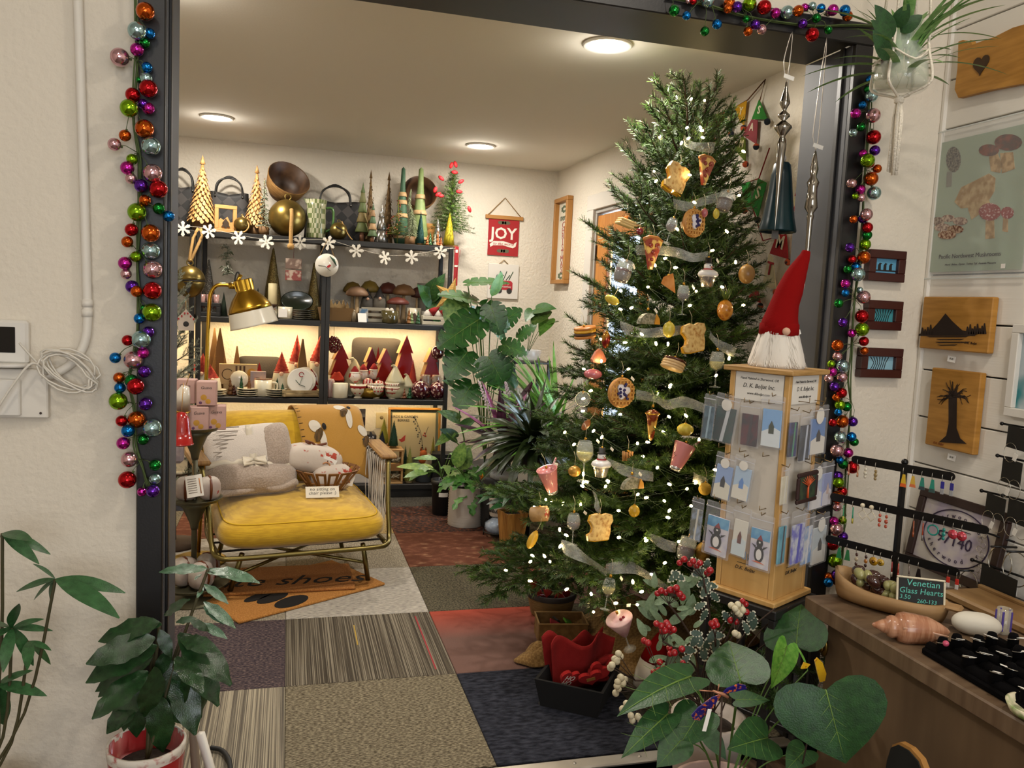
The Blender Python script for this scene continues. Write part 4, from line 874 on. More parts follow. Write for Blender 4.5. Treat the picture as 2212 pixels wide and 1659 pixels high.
def zl(off,k,L_):return[(off[0]+float(a)/k,off[1]+float(b)/k,float(r)/k,c)for c,a,b,r in(t.replace(',',' ').split()for t in L_.split(';')if t.strip())]
LEFT=zl((200,0),3.072,'O 350,76,58; S 295,205,58; B 378,222,35; G 345,285,35; M 295,330,43; P 180,380,60; V 298,252,22; B 360,448,36; S 355,520,40; G 308,530,20; R 370,588,58; R 267,630,47; L 243,718,58; V 335,690,33; M 370,720,40; O 345,855,60; O 215,900,38; P 145,958,42; S 388,970,60; L 262,1058,36; M 230,1115,44; P 398,1150,60; P 255,1185,36; V 322,1232,44; R 437,1255,58; O 348,1330,38; G 440,1385,38; B 505,1435,37; L 295,1408,60; R 258,1525,42; O 385,1548,58; O 230,1605,37; S 385,1665,58')+zl((200,540),3.072,'L 288,45,36; M 215,88,43; P 398,130,60; P 222,160,35; V 262,243,42; O 292,275,38; R 397,270,58; L 393,415,60; G 335,385,20; B 310,455,35; V 370,545,37; R 232,600,36; S 322,595,60; B 150,716,36; M 335,683,38; P 270,730,60; V 342,808,40; O 175,848,36; G 258,868,43; R 285,905,55; B 182,915,36; L 170,1003,58; V 350,1022,43; R 192,1135,37; O 292,1125,56; B 235,1200,42; S 395,1182,60; G 335,1258,36; M 203,1282,42; P 243,1390,52; G 415,1428,38; S 413,1520,37; R 230,1525,57; M 327,1605,30; V 400,1600,42')
TOP=zl((1340,0),2.537,'G 295,58,30; B 363,86,24; B 530,133,27; G 463,172,25; O 597,20,33; O 590,48,25; V 640,38,29; L 708,22,38; R 788,40,39; M 850,72,28; S 915,68,36; O 975,60,30; M 1010,42,22; S 1052,33,22; B 1100,45,24; G 1075,100,25; M 1165,55,30; B 1230,58,30; O 1245,88,28; P 1140,70,20; V 740,135,27; O 700,172,25; P 775,162,27; R 1052,190,37; V 1000,130,26; G 1140,165,22; G 690,105,20; R 400,5,20; P 370,5,15; S 480,5,35')
RIGHT=zl((1340,0),2.537,'B 1368,437,23; S 1376,525,35; G 1355,490,20; B 1327,575,22; M 1290,622,28; P 1385,633,39; G 1320,695,25; S 1277,728,23; R 1388,752,39; V 1395,825,28; M 1330,842,23; R 1365,893,28; L 1355,880,38; O 1408,925,24; O 1375,980,37')+zl((1780,180),2.593,'P 155,560,28; M 205,595,27; L 175,632,18; S 280,615,38; P 208,640,24; P 238,735,34; O 165,762,23; V 218,757,27; R 243,808,30; G 242,850,27; L 230,903,32; V 145,920,27; O 223,975,36; R 158,987,24; G 133,1042,24; B 180,1030,28; S 190,1070,39; M 120,1122,27; S 200,1158,18; B 120,1175,22; G 82,1232,26; P 222,1198,37; R 212,1305,37; V 106,1340,27; L 213,1378,38; M 155,1400,24; R 223,1445,27; O 226,1498,23; O 75,1468,33; P 75,1530,27; L 40,1572,22; S 105,1585,36; M 45,1615,27; P 100,1645,30')+zl((1780,780),3.949,'P 40,148,38; V 90,220,42; R 150,272,45; O 105,310,35; L 135,375,45; G 193,388,42; B 120,437,34; O 155,515,55; V 245,517,42; R 75,525,35; S 140,650,52; B 235,645,40; G 258,690,37; P 110,765,57; M 205,782,43; B 135,845,33; G 165,878,43; R 243,905,55; V 120,980,42; L 120,1035,50; R 155,1112,43; O 115,1160,55; P 110,1245,38; M 85,1365,40; L 160,1360,33; P 105,1435,55; V 160,1497,43; R 75,1560,55; O 190,1560,30')+zl((1720,980),4.496,'L 375,1040,70; V 390,1175,48; O 320,1200,48; B 310,1250,48; O 400,1240,45')
garland('colourful bauble garland down the left post of the opening',LEFT,[(292,-40),(293,60),(296,150),(288,250),(300,350),(303,460),(297,560),(298,660),(294,760),(279,820),(290,890),(294,960),(308,1010),(318,1050)],YF-.03)
garland('colourful bauble garland along the black header',TOP,[(1440,-5),(1520,10),(1600,33),(1680,48),(1760,56),(1840,55),(1890,57)],YF-.03)
garland('colourful bauble garland down the right post of the opening',RIGHT,[(1880,165),(1875,260),(1868,380),(1862,480),(1855,560),(1845,660),(1838,760),(1832,820),(1838,880),(1830,960),(1826,1040),(1825,1120),(1818,1200),(1808,1262)],YF-.03)
# left wall fittings
PLAST=mat('white_plastic','#d6d2ca',.45)
yw=YF-.014
cp=[atY(x,y,yw)for x,y in((166,-30),(168,0),(178,300),(187,600),(189,690),(182,742),(160,780),(125,804),(92,816))]
cdt=thing('cable_conduit','white cable conduit running down the left wall to a box','conduit',cp[-1])
part('pipe',MB().tube(smooth_path([p-cp[-1]for p in cp],5),.0105,12),mat('conduit_white','#d9d3c8',.5),cdt)
for y in(655,676):part('coupling',MB().tube([atY(188,y-8,yw)-cp[-1],atY(188.6,y+8,yw)-cp[-1]],.0125,12),mat('conduit_white'),cdt)
B0=atY(-30,845,YF);bxp=thing('junction_box','white wall box the conduit runs into','junction box',B0)
part('back_plate',MB().rbox((.055,-.012,-.002),(.16,.024,.115),.003),mat('conduit_white'),bxp);part('cover',MB().rbox((.028,-.032,-.01),(.105,.02,.085),.003),PLAST,bxp);part('screw',MB().ball((.12,-.025,-.047),.003,8,6),mat('dark_screw','#3a2c24',.5),bxp)
B0=atY(31,738,YF);th=thing('wall_display','white wall mounted display with a dark screen','wall display',B0)
s=mpp(B0);part('housing',MB().rbox((0,-.012,0),(64*s,.024,94*s),.006),PLAST,th);part('screen',MB().rbox((-11*s,-.0245,5*s),(38*s,.002,55*s),.001),mat('dark_screen','#100e0e',.15),th);part('dock',MB().lathe([(0,0),(38*s,0),(40*s,.004),(38*s,.008),(0,.008)],24),PLAST,th,(-4*s,-.022,-52*s))
cb=thing('cable_coil','coiled white cable hanging beside the conduit','cable',atY(152,800,YF-.03));s=mpp(cb.location);rg=random.Random(2);pt=[]
for i in range(8*16):
 a=2*pi*i/16;k=i//16;pt.append((s*(50+7*sin(k*2.1))*cos(a+.1*k)*(1+.08*sin(2*a+k)),-.012+.012*sin(a+k),s*((40+6*cos(k*1.7))*sin(a)-9*cos(a))))
part('coil',MB().tube(pt,.0024,6),mat('white_cable','#d2ccc0',.5),cb)
part('tail',MB().tube(smooth_path([(-50*s,0,0),(-64*s,-.02,22*s),(-90*s,-.03,58*s)],4),.0024,6).tube(smooth_path([(-45*s,0,-10*s),(-66*s,-.03,16*s),(-100*s,-.04,-30*s),(-136*s,-.04,-92*s)],5),.003,6),mat('white_cable'),cb)
# right wall
ny=Matrix.Rotation(-pi/2,4,'Z')
def wallthing(name,label,cat,px,py,X=XR-.004):
 P=atX(px,py,X);return thing(name,label,cat,P,-pi/2),P
def yz(px,py,P,X=XR-.004):
 q=atX(px,py,X);return(P.y-q.y,q.z-P.z)
WOODP=mat('plaque_wood','#9a6a24',.5,c2='#b88438',ns=4,st=(2,1,16),lo=.3,hi=.7);BURN=mat('wood_burn','#231408',.8)
o,P=wallthing('state_plaque','wooden state shaped plaque with a heart burned in','plaque',2140,140)
ol=[yz(x,y,P)for x,y in((2082,92),(2092,88),(2104,97),(2108,88),(2112,99),(2130,92),(2160,82),(2200,62),(2225,55),(2240,80),(2232,120),(2236,180),(2150,196),(2082,213),(2074,195),(2080,150))]
part('board',MB().prism(ol,.018,y0=-.02),WOODP,o)
hrt=[(16*sin(t)**3,13*cos(t)-5*cos(2*t)-2*cos(3*t)-cos(4*t))for t in[2*pi*i/28 for i in range(28)]]
hx,hz=yz(2132,141,P);part('heart',MB().prism([(hx+a*.0018,hz+b*.0019)for a,b in hrt],.003,y0=-.0225),mat('heart_burn','#3f2a12',.7),o)
POSTER=mat('poster_green','#8fa083',.55)
o,P=wallthing('mushroom_poster','pale green mushroom poster in a clear sleeve on the shiplap wall','poster',2105,430)
ol=[yz(x,y,P)for x,y in((2013,318),(2225,262),(2222,582),(2009,588))];z1=(ol[0][1]+ol[1][1])/2;z0=(ol[2][1]+ol[3][1])/2;x0=(ol[0][0]+ol[3][0])/2;x1=.19
part('print',MB().box(((x0+x1)/2,-.004,(z0+z1)/2),(x1-x0,.002,z1-z0)),POSTER,o)
part('sleeve',MB().rbox(((x0+x1)/2,-.007,(z0+z1)/2+.006),(x1-x0+.034,.0016,z1-z0+.055),.0006),mat('clear_sleeve','#e4e8e8',.06,al=.16,coat=1.),o)
sl_=MB()
for(a,b,c,d_)in((x0-.017,x1+.017,z1+.03,z1+.034),(x0-.017,x1+.017,z0-.022,z0-.018),(x0-.018,x0-.014,z0-.02,z1+.03)):sl_.box(((a+b)/2,-.008,(c+d_)/2),(b-a,.0022,d_-c))
part('sleeve_edge',sl_,mat('sleeve_edge','#d8dcd8',.2,al=.7),o)
def blob(cx,cy,pts,mt,nm,dep=-.0062,th_=.001):
 q=[yz(cx+a,cy+b,P)for a,b in pts];part(nm,MB().prism(q,th_,y0=dep),mt,o)
def ell(a,b,n=14,s0=0,s1=2*pi):return[(a*cos(s0+(s1-s0)*i/n),b*sin(s0+(s1-s0)*i/n))for i in range(n if s1-s0>6 else n+1)]
CAPB=mat('print_cap_brown','#7a3a22',.6,c2='#4a2a1e',ns=60);STALK=mat('print_stalk','#c8a878',.6,c2='#a08050',ns=60);OYS=mat('print_oyster','#c8ac7c',.6,c2='#a8844e',ns=50);MOREL=mat('print_morel','#4a4440',.6,c2='#8a8070',ns=180);REDC=mat('print_red_cap','#8a2a28',.6,c2='#c8a8a0',ns=160,lo=.55,hi=.62);TURK=mat('print_turkeytail','#6a3c28',.6,c2='#c0a890',ns=120)
blob(2063,345,ell(16,28),MOREL,'morel_cap');blob(2055,385,[(-6,-14),(5,-14),(4,18),(-8,20)],mat('print_grey_stalk','#8f8c82',.6),'morel_stalk')
blob(2150,352,[(-10,-14),(8,-22),(18,4),(14,22),(-6,18)],STALK,'bolete_stalk');blob(2178,345,[(-14,-14),(14,-16),(18,20),(-10,30)],STALK,'bolete_stalk');blob(2140,325,ell(22,13,14),CAPB,'bolete_cap',-.0068);blob(2182,308,ell(30,18),CAPB,'bolete_cap',-.0068)
blob(2110,435,[(-45,2),(-30,-30),(-5,-42),(30,-60),(44,-50),(42,-22),(30,-2),(36,12),(12,26),(-8,40),(-16,14),(-30,16)],OYS,'oyster_cluster')
blob(2142,458,ell(24,19),REDC,'amanita_cap',-.0068);blob(2142,495,[(-9,-24),(9,-24),(10,20),(-10,22)],STALK,'amanita_stalk');blob(2180,460,ell(14,13),REDC,'amanita_cap',-.0068);blob(2176,484,[(-5,-16),(5,-16),(5,18),(-7,16)],STALK,'amanita_stalk')
for k,(a,b,w_,h_)in enumerate(((2030,478,14,9),(2052,472,14,8),(2078,478,16,9),(2040,492,18,9),(2068,496,18,9),(2050,508,20,9))):blob(a,b,ell(w_,h_),TURK,'turkey_tail',-.0062-.0004*k)
INK=mat('printed_ink','#2c2a28',.7)
def wt(s_,px,py,size,mt=None,sx=1.,shear=0.,nm='lettering',dep=-.0066):
 x,z=yz(px,py,P);text(nm,s_,size,mt or INK,o,(x,dep,z),ext=.0003,sx=sx,shear=shear)
wt('Pacific Northwest Mushrooms',2096,552,.0185);wt("Morel  Bolete  Oyster  Turkey Tail  Amanita Muscaria",2098,570,.0085,shear=.2)
x,z=yz(2172,575,P);part('price_sticker',MB().box((x,-.0085,z),(.014,.0006,.013)),TAGW,o)
def burned(name,label,corners,tagpx):
 global o,P
 cx_=sum(c[0]for c in corners)/4;cy_=sum(c[1]for c in corners)/4;o,P=wallthing(name,label,'plaque',cx_,cy_)
 ol=[yz(x,y,P)for x,y in corners];x0=(ol[0][0]+ol[3][0])/2;x1=(ol[1][0]+ol[2][0])/2;z1=(ol[0][1]+ol[1][1])/2;z0=(ol[2][1]+ol[3][1])/2
 part('board',MB().rbox(((x0+x1)/2,-.011,(z0+z1)/2),(x1-x0,.022,z1-z0),.003),WOODP,o)
 tx,tz=yz(*tagpx,P);tg=part('price_tag',MB().rbox((0,-.01,0),(.026,.001,.018),.0004),TAGW,o,(tx,0,tz),(0,.12,.2));text('lettering','$28',.008,INK,tg,(0,-.0108,.001),ext=.0002)
 return x0,x1,z0,z1
burned('mountain_plaque','wooden plaque burned with a mountain and lake',((2005,641),(2157,643),(2150,766),(2000,751)),(2060,776))
blob(2058,706,[(-60,16),(-35,10),(-18,-8),(-2,-28),(12,-12),(34,8),(62,14),(62,20),(-60,20)],BURN,'mountain',-.0236)
for k,(a,w_)in enumerate(((728,46),(734,30),(740,38),(746,22),(724,60))):blob(2060+(k%3)*6,a,[(-w_,-1),(w_,-1.4),(w_-6,1),(-w_+8,1.2)],BURN,'reflection',-.0234)
for k in range(13):
 xx=(2012,2018,2024,2030,2104,2110,2115,2120,2126,2131,2136,2141,2006)[k];hh=10+(k*5)%14;blob(xx,722,[(-4,0),(4,0),(1,-hh),(-1,-hh)],BURN,'pine',-.0238)
wt('D.K. Boljat',2110,742,.010,BURN,shear=.3,dep=-.0228)
burned('tree_plaque','tall wooden plaque burned with a spreading tree',((2022,796),(2130,803),(2118,982),(2013,962)),(2060,988))
blob(2072,895,[(-9,-50),(9,-50),(8,30),(16,52),(30,64),(-30,60),(-14,46),(-9,20)],BURN,'trunk',-.0236)
tb=MB();rg=random.Random(8)
for k in range(34):
 a=-pi*.06-pi*.88*rg.random();r1=rg.uniform(20,42);pts_=[]
 for t in(0,.4,.75,1.):pts_.append((2072+cos(a)*r1*t*1.05,858+sin(a)*r1*t*.95+16*t*t*abs(cos(a))*rg.uniform(.6,2)))
 q=[yz(x,y,P)for x,y in pts_];tb.tube([(x,-.0232,z)for x,z in q],[.0022,.0016,.0011,.0008],4)
part('twigs',tb,BURN,o);wt('D.K. Boljat',2040,958,.009,mat('burn_red','#7a3c1c',.7),shear=.3,dep=-.0228)
o,P=wallthing('white_picture_frame','white picture frame cut off at the right edge of the view','picture frame',2225,805)
a0,zt=yz(2196,700,P);a1,zb=yz(2182,898,P);a0=(a0+a1)/2
fm=frame_mb(.2,zt-zb,.024,.02,-.01,c=(a0+.1,(zt+zb)/2))
part('frame',fm,mat('white_frame_wood','#d4cfc6',.5),o);part('picture',MB().box((a0+.1,-.004,(zt+zb)/2),(.16,.003,zt-zb-.04)),mat('pale_sea_print','#a8b4b8',.5,c2='#2a7a80',ns=6,lo=.55,hi=.65),o)
MAH=mat('mahogany','#3c1510',.35,coat=.3);SKY_=mat('print_sky','#5a98b8',.5)
for k,(cxp,cyp,w_,h_,lab)in enumerate(((1905,575,.132,.095,'small mahogany framed picture of three birds, topmost of three'),(1900,681,.127,.090,'small mahogany framed picture of a teal tree, middle of three'),(1893,783,.152,.092,'small mahogany framed picture of blossom branches, lowest of three'))):
 Pp=atY(cxp,cyp,YF);t=thing('small_picture_frame',lab,'picture frame',Pp,group='three mahogany picture frames')
 fm=frame_mb(w_,h_,.026,.026,-.014)
 part('frame',fm,MAH,t);part('picture',MB().box((0,-.012,0),(w_-.05,.003,h_-.05)),(SKY_,mat('print_teal','#3f8a92',.5),mat('print_pale_blue','#8ab4c4',.5))[k],t)
 ar=MB()
 if k==0:
  for i in(-1,0,1):ar.prism([(i*.02-.005,-.012),(i*.02+.005,-.012),(i*.02+.004,.004),(i*.02+.008,.007),(i*.02,.009),(i*.02-.005,.002)],.001,y0=-.0148)
  ar.box((0,-.0143,-.014),(w_-.052,.001,.004))
 else:
  for i in range(7):ar.tube([(-.03+.008*i,-.0142,-.02),(-.02+.007*i,-.0142,0),(-.034+.011*i,-.0142,.018)],.0013,4)
 part('silhouette',ar,mat('print_dark','#1c1816',.6),t)
 # hanging vase, top right
HP=atY(1948,150,1.85);hg=thing('macrame_hanger','cream macrame hanger with a long tassel holding a glass vase','plant hanger',HP)
Hh=lambda x,y,d=0.:atY(x,y,1.85+d)-HP
ROPE=mat('cotton_rope','#d8d0c0',.85,bump=.8,bs=200);rp=MB();s=mpp(HP)
top_=V((0,0,1.0))
for k in range(4):
 a=k*pi/2+.5;e=V((cos(a),sin(a),0));rp.tube(smooth_path([top_,e*46*s+V((0,0,150*s)),e*52*s+V((0,0,40*s)),e*63*s+V((0,0,-10*s)),e*60*s+V((0,0,-38*s)),e*20*s+V((0,0,-54*s)),V((0,0,-62*s))],5),.0036,6)
 a2=a+pi/4;e2=V((cos(a2),sin(a2),0));rp.tube(smooth_path([e*53*s+V((0,0,34*s)),e2*62*s+V((0,0,5*s)),V((cos(a+pi/2),sin(a+pi/2),0))*53*s+V((0,0,34*s))],4),.0028,6)
part('cords',rp,ROPE,hg);tl=MB();rg=random.Random(4)
for k in range(16):
 a=rg.uniform(0,6.28);r=rg.uniform(0,12)*s;tl.tube([(r*.4*cos(a),r*.4*sin(a),-60*s),(r*cos(a),r*sin(a),-100*s),(r*cos(a+.3),r*sin(a+.3),(-215-rg.uniform(0,10))*s)],.0032,5)
part('tassel',tl,ROPE,hg);part('wrap_knot',MB().lathe(scal([(6,-72),(10,-70),(11,-62),(8,-56),(4,-55)],s),14),ROPE,hg)
vs_=thing('glass_vase','clear glass vase of water in the macrame hanger','vase',HP)
GLS=mat('clear_glass','#e6ece4',.02,tr=1.,ior=1.25);
part('glass',MB().lathe(scal([(0,-46),(48,-46),(55,-40),(58,-20),(54,10),(42,30),(36,45),(36,90),(38,96),(34,96),(34,44),(40,28),(51,9),(54.5,-20),(51,-37),(0,-42)],s),32),mat('vase_glass','#dfe8dc',.04,al=.22,coat=1.),vs_)
part('water',MB().lathe(scal([(0,-42),(50,-37),(54,-20),(51,6),(0,6)],s),28),mat('vase_water','#b8b088',.03,al=.4,coat=.8),vs_)
spi=thing('spider_plant','spider plant cutting growing out of the hanging glass vase','plant',HP);rg=random.Random(6)
for k in range(54):
 a=rg.uniform(0,6.28);e=radians(rg.uniform(15,88));L=rg.uniform(90,200)*s;d_=V((cos(a)*cos(e),sin(a)*cos(e),sin(e)));b_=V((cos(a)*18*s,sin(a)*18*s,rg.uniform(-20,60)*s))+HP
 leaf(spi,b_,b_+d_*L,UP-d_*.3,9*s,'strap',leafm('spider_leaf','#4a7a34','#8aac6a',.45),HP,.45,.2)
for k,(b_,t_)in enumerate((((1925,90),(1895,45)),((1930,80),(1900,15)),((1935,60),(1960,10)),((1945,70),(1990,30)),((1920,130),(1895,70)))):leaf(spi,atY(*b_,1.82),atY(*t_,1.78),TOCAM(HP)+UP*.4,34*s,'ovate',LF_PHIL,HP,.2,.15)
rt_=MB()
for k in range(9):a=k*.7;rt_.tube(smooth_path([(10*s*cos(a),10*s*sin(a),40*s),(22*s*cos(a),22*s*sin(a),0),(30*s*cos(a+.5),26*s*sin(a+.5),-32*s)],3),.0014,4)
part('roots',rt_,mat('pale_root','#c8bf9a',.6),spi);part('brown_stub',MB().tube([Hh(1918,170),Hh(1905,100)],[.012,.006],8),mat('brown_leaf','#4a2c1a',.8),spi)
# counter
WALN=mat('walnut','#54402e',.5,c2='#75604a',ns=4,st=(3,9,1.2),lo=.25,hi=.75,bump=.1,bs=40,bst=(1,6,1));WALF=mat('walnut_face','#574430',.55,c2='#705a42',ns=5,st=(2,3,.6),lo=.25,hi=.75)
CT0,CZ=1.347,.62
ct=thing('display_counter','long walnut display counter along the shiplap wall','counter',(1.64,.6,0))
part('top',MB().rbox((0,0,CZ-.022),(XR-CT0-.012,2.48,.044),.004),WALN,ct)
part('body',MB().rbox((.012,-.015,.287),(XR-CT0-.06,2.40,.574),.004),WALF,ct)
hp=atX(1780,1398,CT0+.04)-ct.location
part('handle',MB().ball(tuple(hp),.026,14,10,(.3,.55,1)),mat('old_brass','#6a5424',.3,.9),ct)
part('cup_pull',MB().lathe([(.011,0),(.013,.006),(0,.008)],12,T=TR(hp.x-.008,hp.y,hp.z)@ROT(0,-pi/2,0)),mat('old_brass'),ct)
A0,A1=atZ(1797,1290,CZ),atZ(2002,1338,CZ);A0=V((1.455,1.82,CZ));A1=V((1.59,1.625,CZ));ax=(A1-A0);LB_=ax.length+.03;bc=(A0+A1)/2;rzb=math.atan2(ax.y,ax.x)
bo=thing('wooden_dough_bowl','boat shaped pale wooden bowl on the counter corner','bowl',bc,rzb)
PALE=mat('pale_bowl_wood','#a8865c',.6,c2='#8a6840',ns=3,st=(1,4,14),lo=.3,hi=.7)
def boat(u,v):
 t=2*u-1;w_=.062*(1-abs(t)**3.0)**.6+.004;zt=.048+.03*max(0,-t)**2+.0*t;a=pi*v
 return(t*LB_/2*(1-.10*(1-abs(2*v-1))**1),-cos(a)*w_,max(0.001,zt*(1-sin(a)**.55)+.002))
part('bowl',MB().grid(boat,24,16,th=.007),PALE,bo)
part('handle',MB().rbox((LB_/2+.012,0,.044),(.05,.04,.012),.006),PALE,bo)
AMB=mat('brown_glass','#2c1614',.06,coat=1.,c2='#4a2a22',ns=20);GRN=mat('pale_green_glass','#8a8a54',.06,coat=1.,c2='#b0ac74',ns=20);BLG=mat('blue_glass','#1c6ab0',.08,coat=1.)
def bead_mesh(m_):return MB().ball((0,0,0),1,12,8,(1.15,.75,.85)).mesh('glass_bead',m_)
BMs={k:bead_mesh(v)for k,v in dict(a=AMB,g=GRN,b=BLG).items()};rg=random.Random(12);NB=dict(a='chocolate brown',g='pale green',b='bright blue')
for k in range(34):
 t=-.8+1.55*((k%17)+.5)/17;lay=k//17;c='a' if t<-.1 and rg.random()<.75 else 'b' if .2<t<.45 and lay==1 and rg.random()<.9 else 'g'
 y=rg.uniform(-.026,.026);p=RZ(rzb)@V((t*LB_/2*.88,y,.036+lay*.024+.006*rg.random()+.012*max(0,-t)))+bc
 o=part('glass_bead',BMs[c],None,None,p,(rg.uniform(-1,1),rg.uniform(-1,1),rg.uniform(0,6)),.0155+.003*rg.random());tag(o,NB[c]+' glass heart bead in the boat shaped wooden bowl','glass bead',NB[c]+' glass beads')
Ps=atY(1988,1306,1.63);cs=thing('chalkboard_sign','small chalkboard sign lettered Venetian Glass Hearts','sign',Ps,rot=(radians(-14),0,radians(-28)));s=mpp(Ps)
part('slate',MB().rbox((0,0,27*s),(92*s,.006,54*s),.003),mat('slate','#151716',.7),cs);part('frame',frame_mb(98*s,60*s,4*s,.008,0,.002,(0,27*s)),mat('cream_border','#d8ceb4',.6),cs)
CHK=mat('teal_chalk','#5fb8a8',.9)
for t,x,z,q in(('Venetian',4,44,19),('Glass Hearts',0,27,17),('3.50',-32,13,13),('260-133',12,7,12)):text('lettering',t,q*s,CHK,cs,(x*s,-.0034,z*s),ext=.0002,shear=.1)
Sp=atZ(1965,1385,CZ);shl=thing('conch_shell','large ribbed peach conch shell on the counter edge','shell',Sp+V((0,0,.031)),rz=radians(-24));s=mpp(Sp)
pr=[(0,-80),(4,-78),(8,-70),(14,-58),(16,-50),(22,-48),(24,-40),(21,-30),(31,-27),(33,-15),(32,10),(27,35),(18,58),(8,74),(0,80)]
part('whorls',MB().lathe(scal(pr,s),40,T=ROT(0,pi/2,0),wob=lambda a,z:1+.03*sin(18*a)+(.05*sin(z/s*.55)if z<-20*s else .03*sin(z/s*.4))),mat('peach_shell','#b9896a',.35,c2='#a06a4c',ns=20,st=(6,1,1),coat=.3),shl)
part('lip',MB().grid(lambda u,v:((-25+90*u)*s,(-30+6*sin(pi*u))*s*(.75+.35*v),(-6+18*v-10*u)*s),10,4,th=.002),mat('peach_lip','#c89c80',.3,coat=.4),shl)
Sp=atZ(2095,1378,CZ);s=mpp(Sp)
solo('white_stone','smooth white stone behind the conch shell','stone',MB().lathe([(50*s*sin(pi*i/12)**.8,-24*s*cos(pi*i/12)+23*s)for i in range(13)],28,wob=lambda a,z:1-.38*sin(a)**2+.08*cos(a)),mat('white_stone','#c8c2b4',.55,bump=.08,bs=60),Sp+V((.03,.02,0)),-.5)
Tp=atZ(2130,1335,CZ)
solo('wooden_tray','rough brown wooden tray at the back of the counter','tray',MB().rbox((0,0,.012),(.13,.34,.024),.006).rbox((.058,0,.028),(.014,.34,.012),.003),mat('tray_wood','#7a5a34',.55,c2='#94744a',ns=5,st=(3,1,1)),(1.80,1.60,CZ))
Jp=atZ(2165,1368,CZ);s=mpp(Jp);jr=thing('striped_jar','small clear jar with purple stripes on the counter','jar',Jp)
part('glass',MB().lathe(scal([(14,0),(15,2),(15,56),(14,56),(14,3),(0,3)],s),20),mat('jar_glass','#cfc8b4',.08,al=.35,coat=1.),jr);st4=MB()
for k in range(5):st4.rbox((15*s*cos(k*1.26),15*s*sin(k*1.26),30*s),(4*s,4*s,44*s),.001)
part('stripes',st4,mat('purple_stripe','#4a3c8a',.4),jr)
R0=V((1.385,1.455,CZ));rp_=thing('ring_display_pad','black velvet ring display pad on the counter','ring display',(1.50,1.31,CZ),radians(-2));VEL=mat('black_velvet','#070607',.95,spec=.1)
part('pad',MB().rbox((0,0,.008),(.225,.30,.016),.004),VEL,rp_)
for i in range(5):
 part('ridge',MB().tube([(-.095+i*.047,-.145,.018),(-.095+i*.047,.145,.018)],.012,8),VEL,rp_)
fing=MB().lathe([(.012,0),(.0115,.028),(.0085,.036),(0,.039)],12).mesh('ring_finger',VEL);SILV=mat('silver_ring','#b0aca4',.2,1.)
RG=[(i,j)for i in range(5)for j in range(4)];nm={0:'plain silver',3:'pink stone',7:'amber stone',11:'blue stone'}
ringm=MB().tube(arc((0,0,0),.0125,0,2*pi,18,'xz')[:-1],.0014,6,closed=True).mesh('ring_band',SILV);tagm=MB().rbox((0,0,-.011),(.011,.001,.022),.0004).mesh('price_tag',TAGW)
for k,(i,j)in enumerate(RG):
 p=V((-.095+i*.047,-.115+j*.074+.012*(i%2),.018));part('ring_finger',fing,None,rp_,p)
 w=rp_.matrix_basis@p if False else V((1.50,1.31,CZ))+RZ(radians(-2))@p
 stone=k%5==3
 t=thing('finger_ring',('silver ring set with a %s stone on the velvet pad'%('pink','amber','blue','green')[k//5%4])if stone else 'plain silver ring with a white paper price tag on the velvet pad','ring',w+V((0,0,.024)),rot=(radians(72),0,.35*(k%5-2)-.6),group='rings on the velvet pad')
 part('band',ringm,None,t)
 if stone:part('stone',MB().ball((0,0,.012),.007,12,8),mat('gem_%d'%(k//5%4),('#c04a6a','#a86a1c','#2a4a9a','#5a7a2a')[k//5%4],.08,coat=1.),t)
 else:part('price_tag',tagm,None,t,(.003,.003,.037),(0,.5*(k%3-1),.0),1.2)
dp=atZ(2222,1560,CZ);solo('painted_dish','small green and cream dish at the near end of the counter','dish',MB().lathe([(.03,0),(.055,.012),(.062,.028),(.058,.028),(.05,.014),(0,.008)],26),mat('green_cream_dish','#6a8a3a',.3,c2='#d8ceb0',ns=30),dp+V((.03,0,0)))
lp_=atX(1950,1655,CT0-.035);ws=thing('wood_slice_board','round topped black board with a bark edge leaning on the counter','board',(CT0-.05,lp_.y,.0),rot=(0,radians(4),-pi/2));zt=atX(1945,1588,CT0-.035).z
w_=.055;ol=[(-w_,0),(w_,0),(w_,zt-.06),(w_*.9,zt-.025),(w_*.55,zt-.006),(0,zt),(-w_*.55,zt-.006),(-w_*.9,zt-.025),(-w_,zt-.06)]
part('wood',MB().prism(ol,.014,y0=0),mat('bark_edge','#a8783c',.7),ws);part('slate_face',MB().prism([(x*.96-.002,z*.985)for x,z in ol],.003,y0=-.0035),mat('slate'),ws)
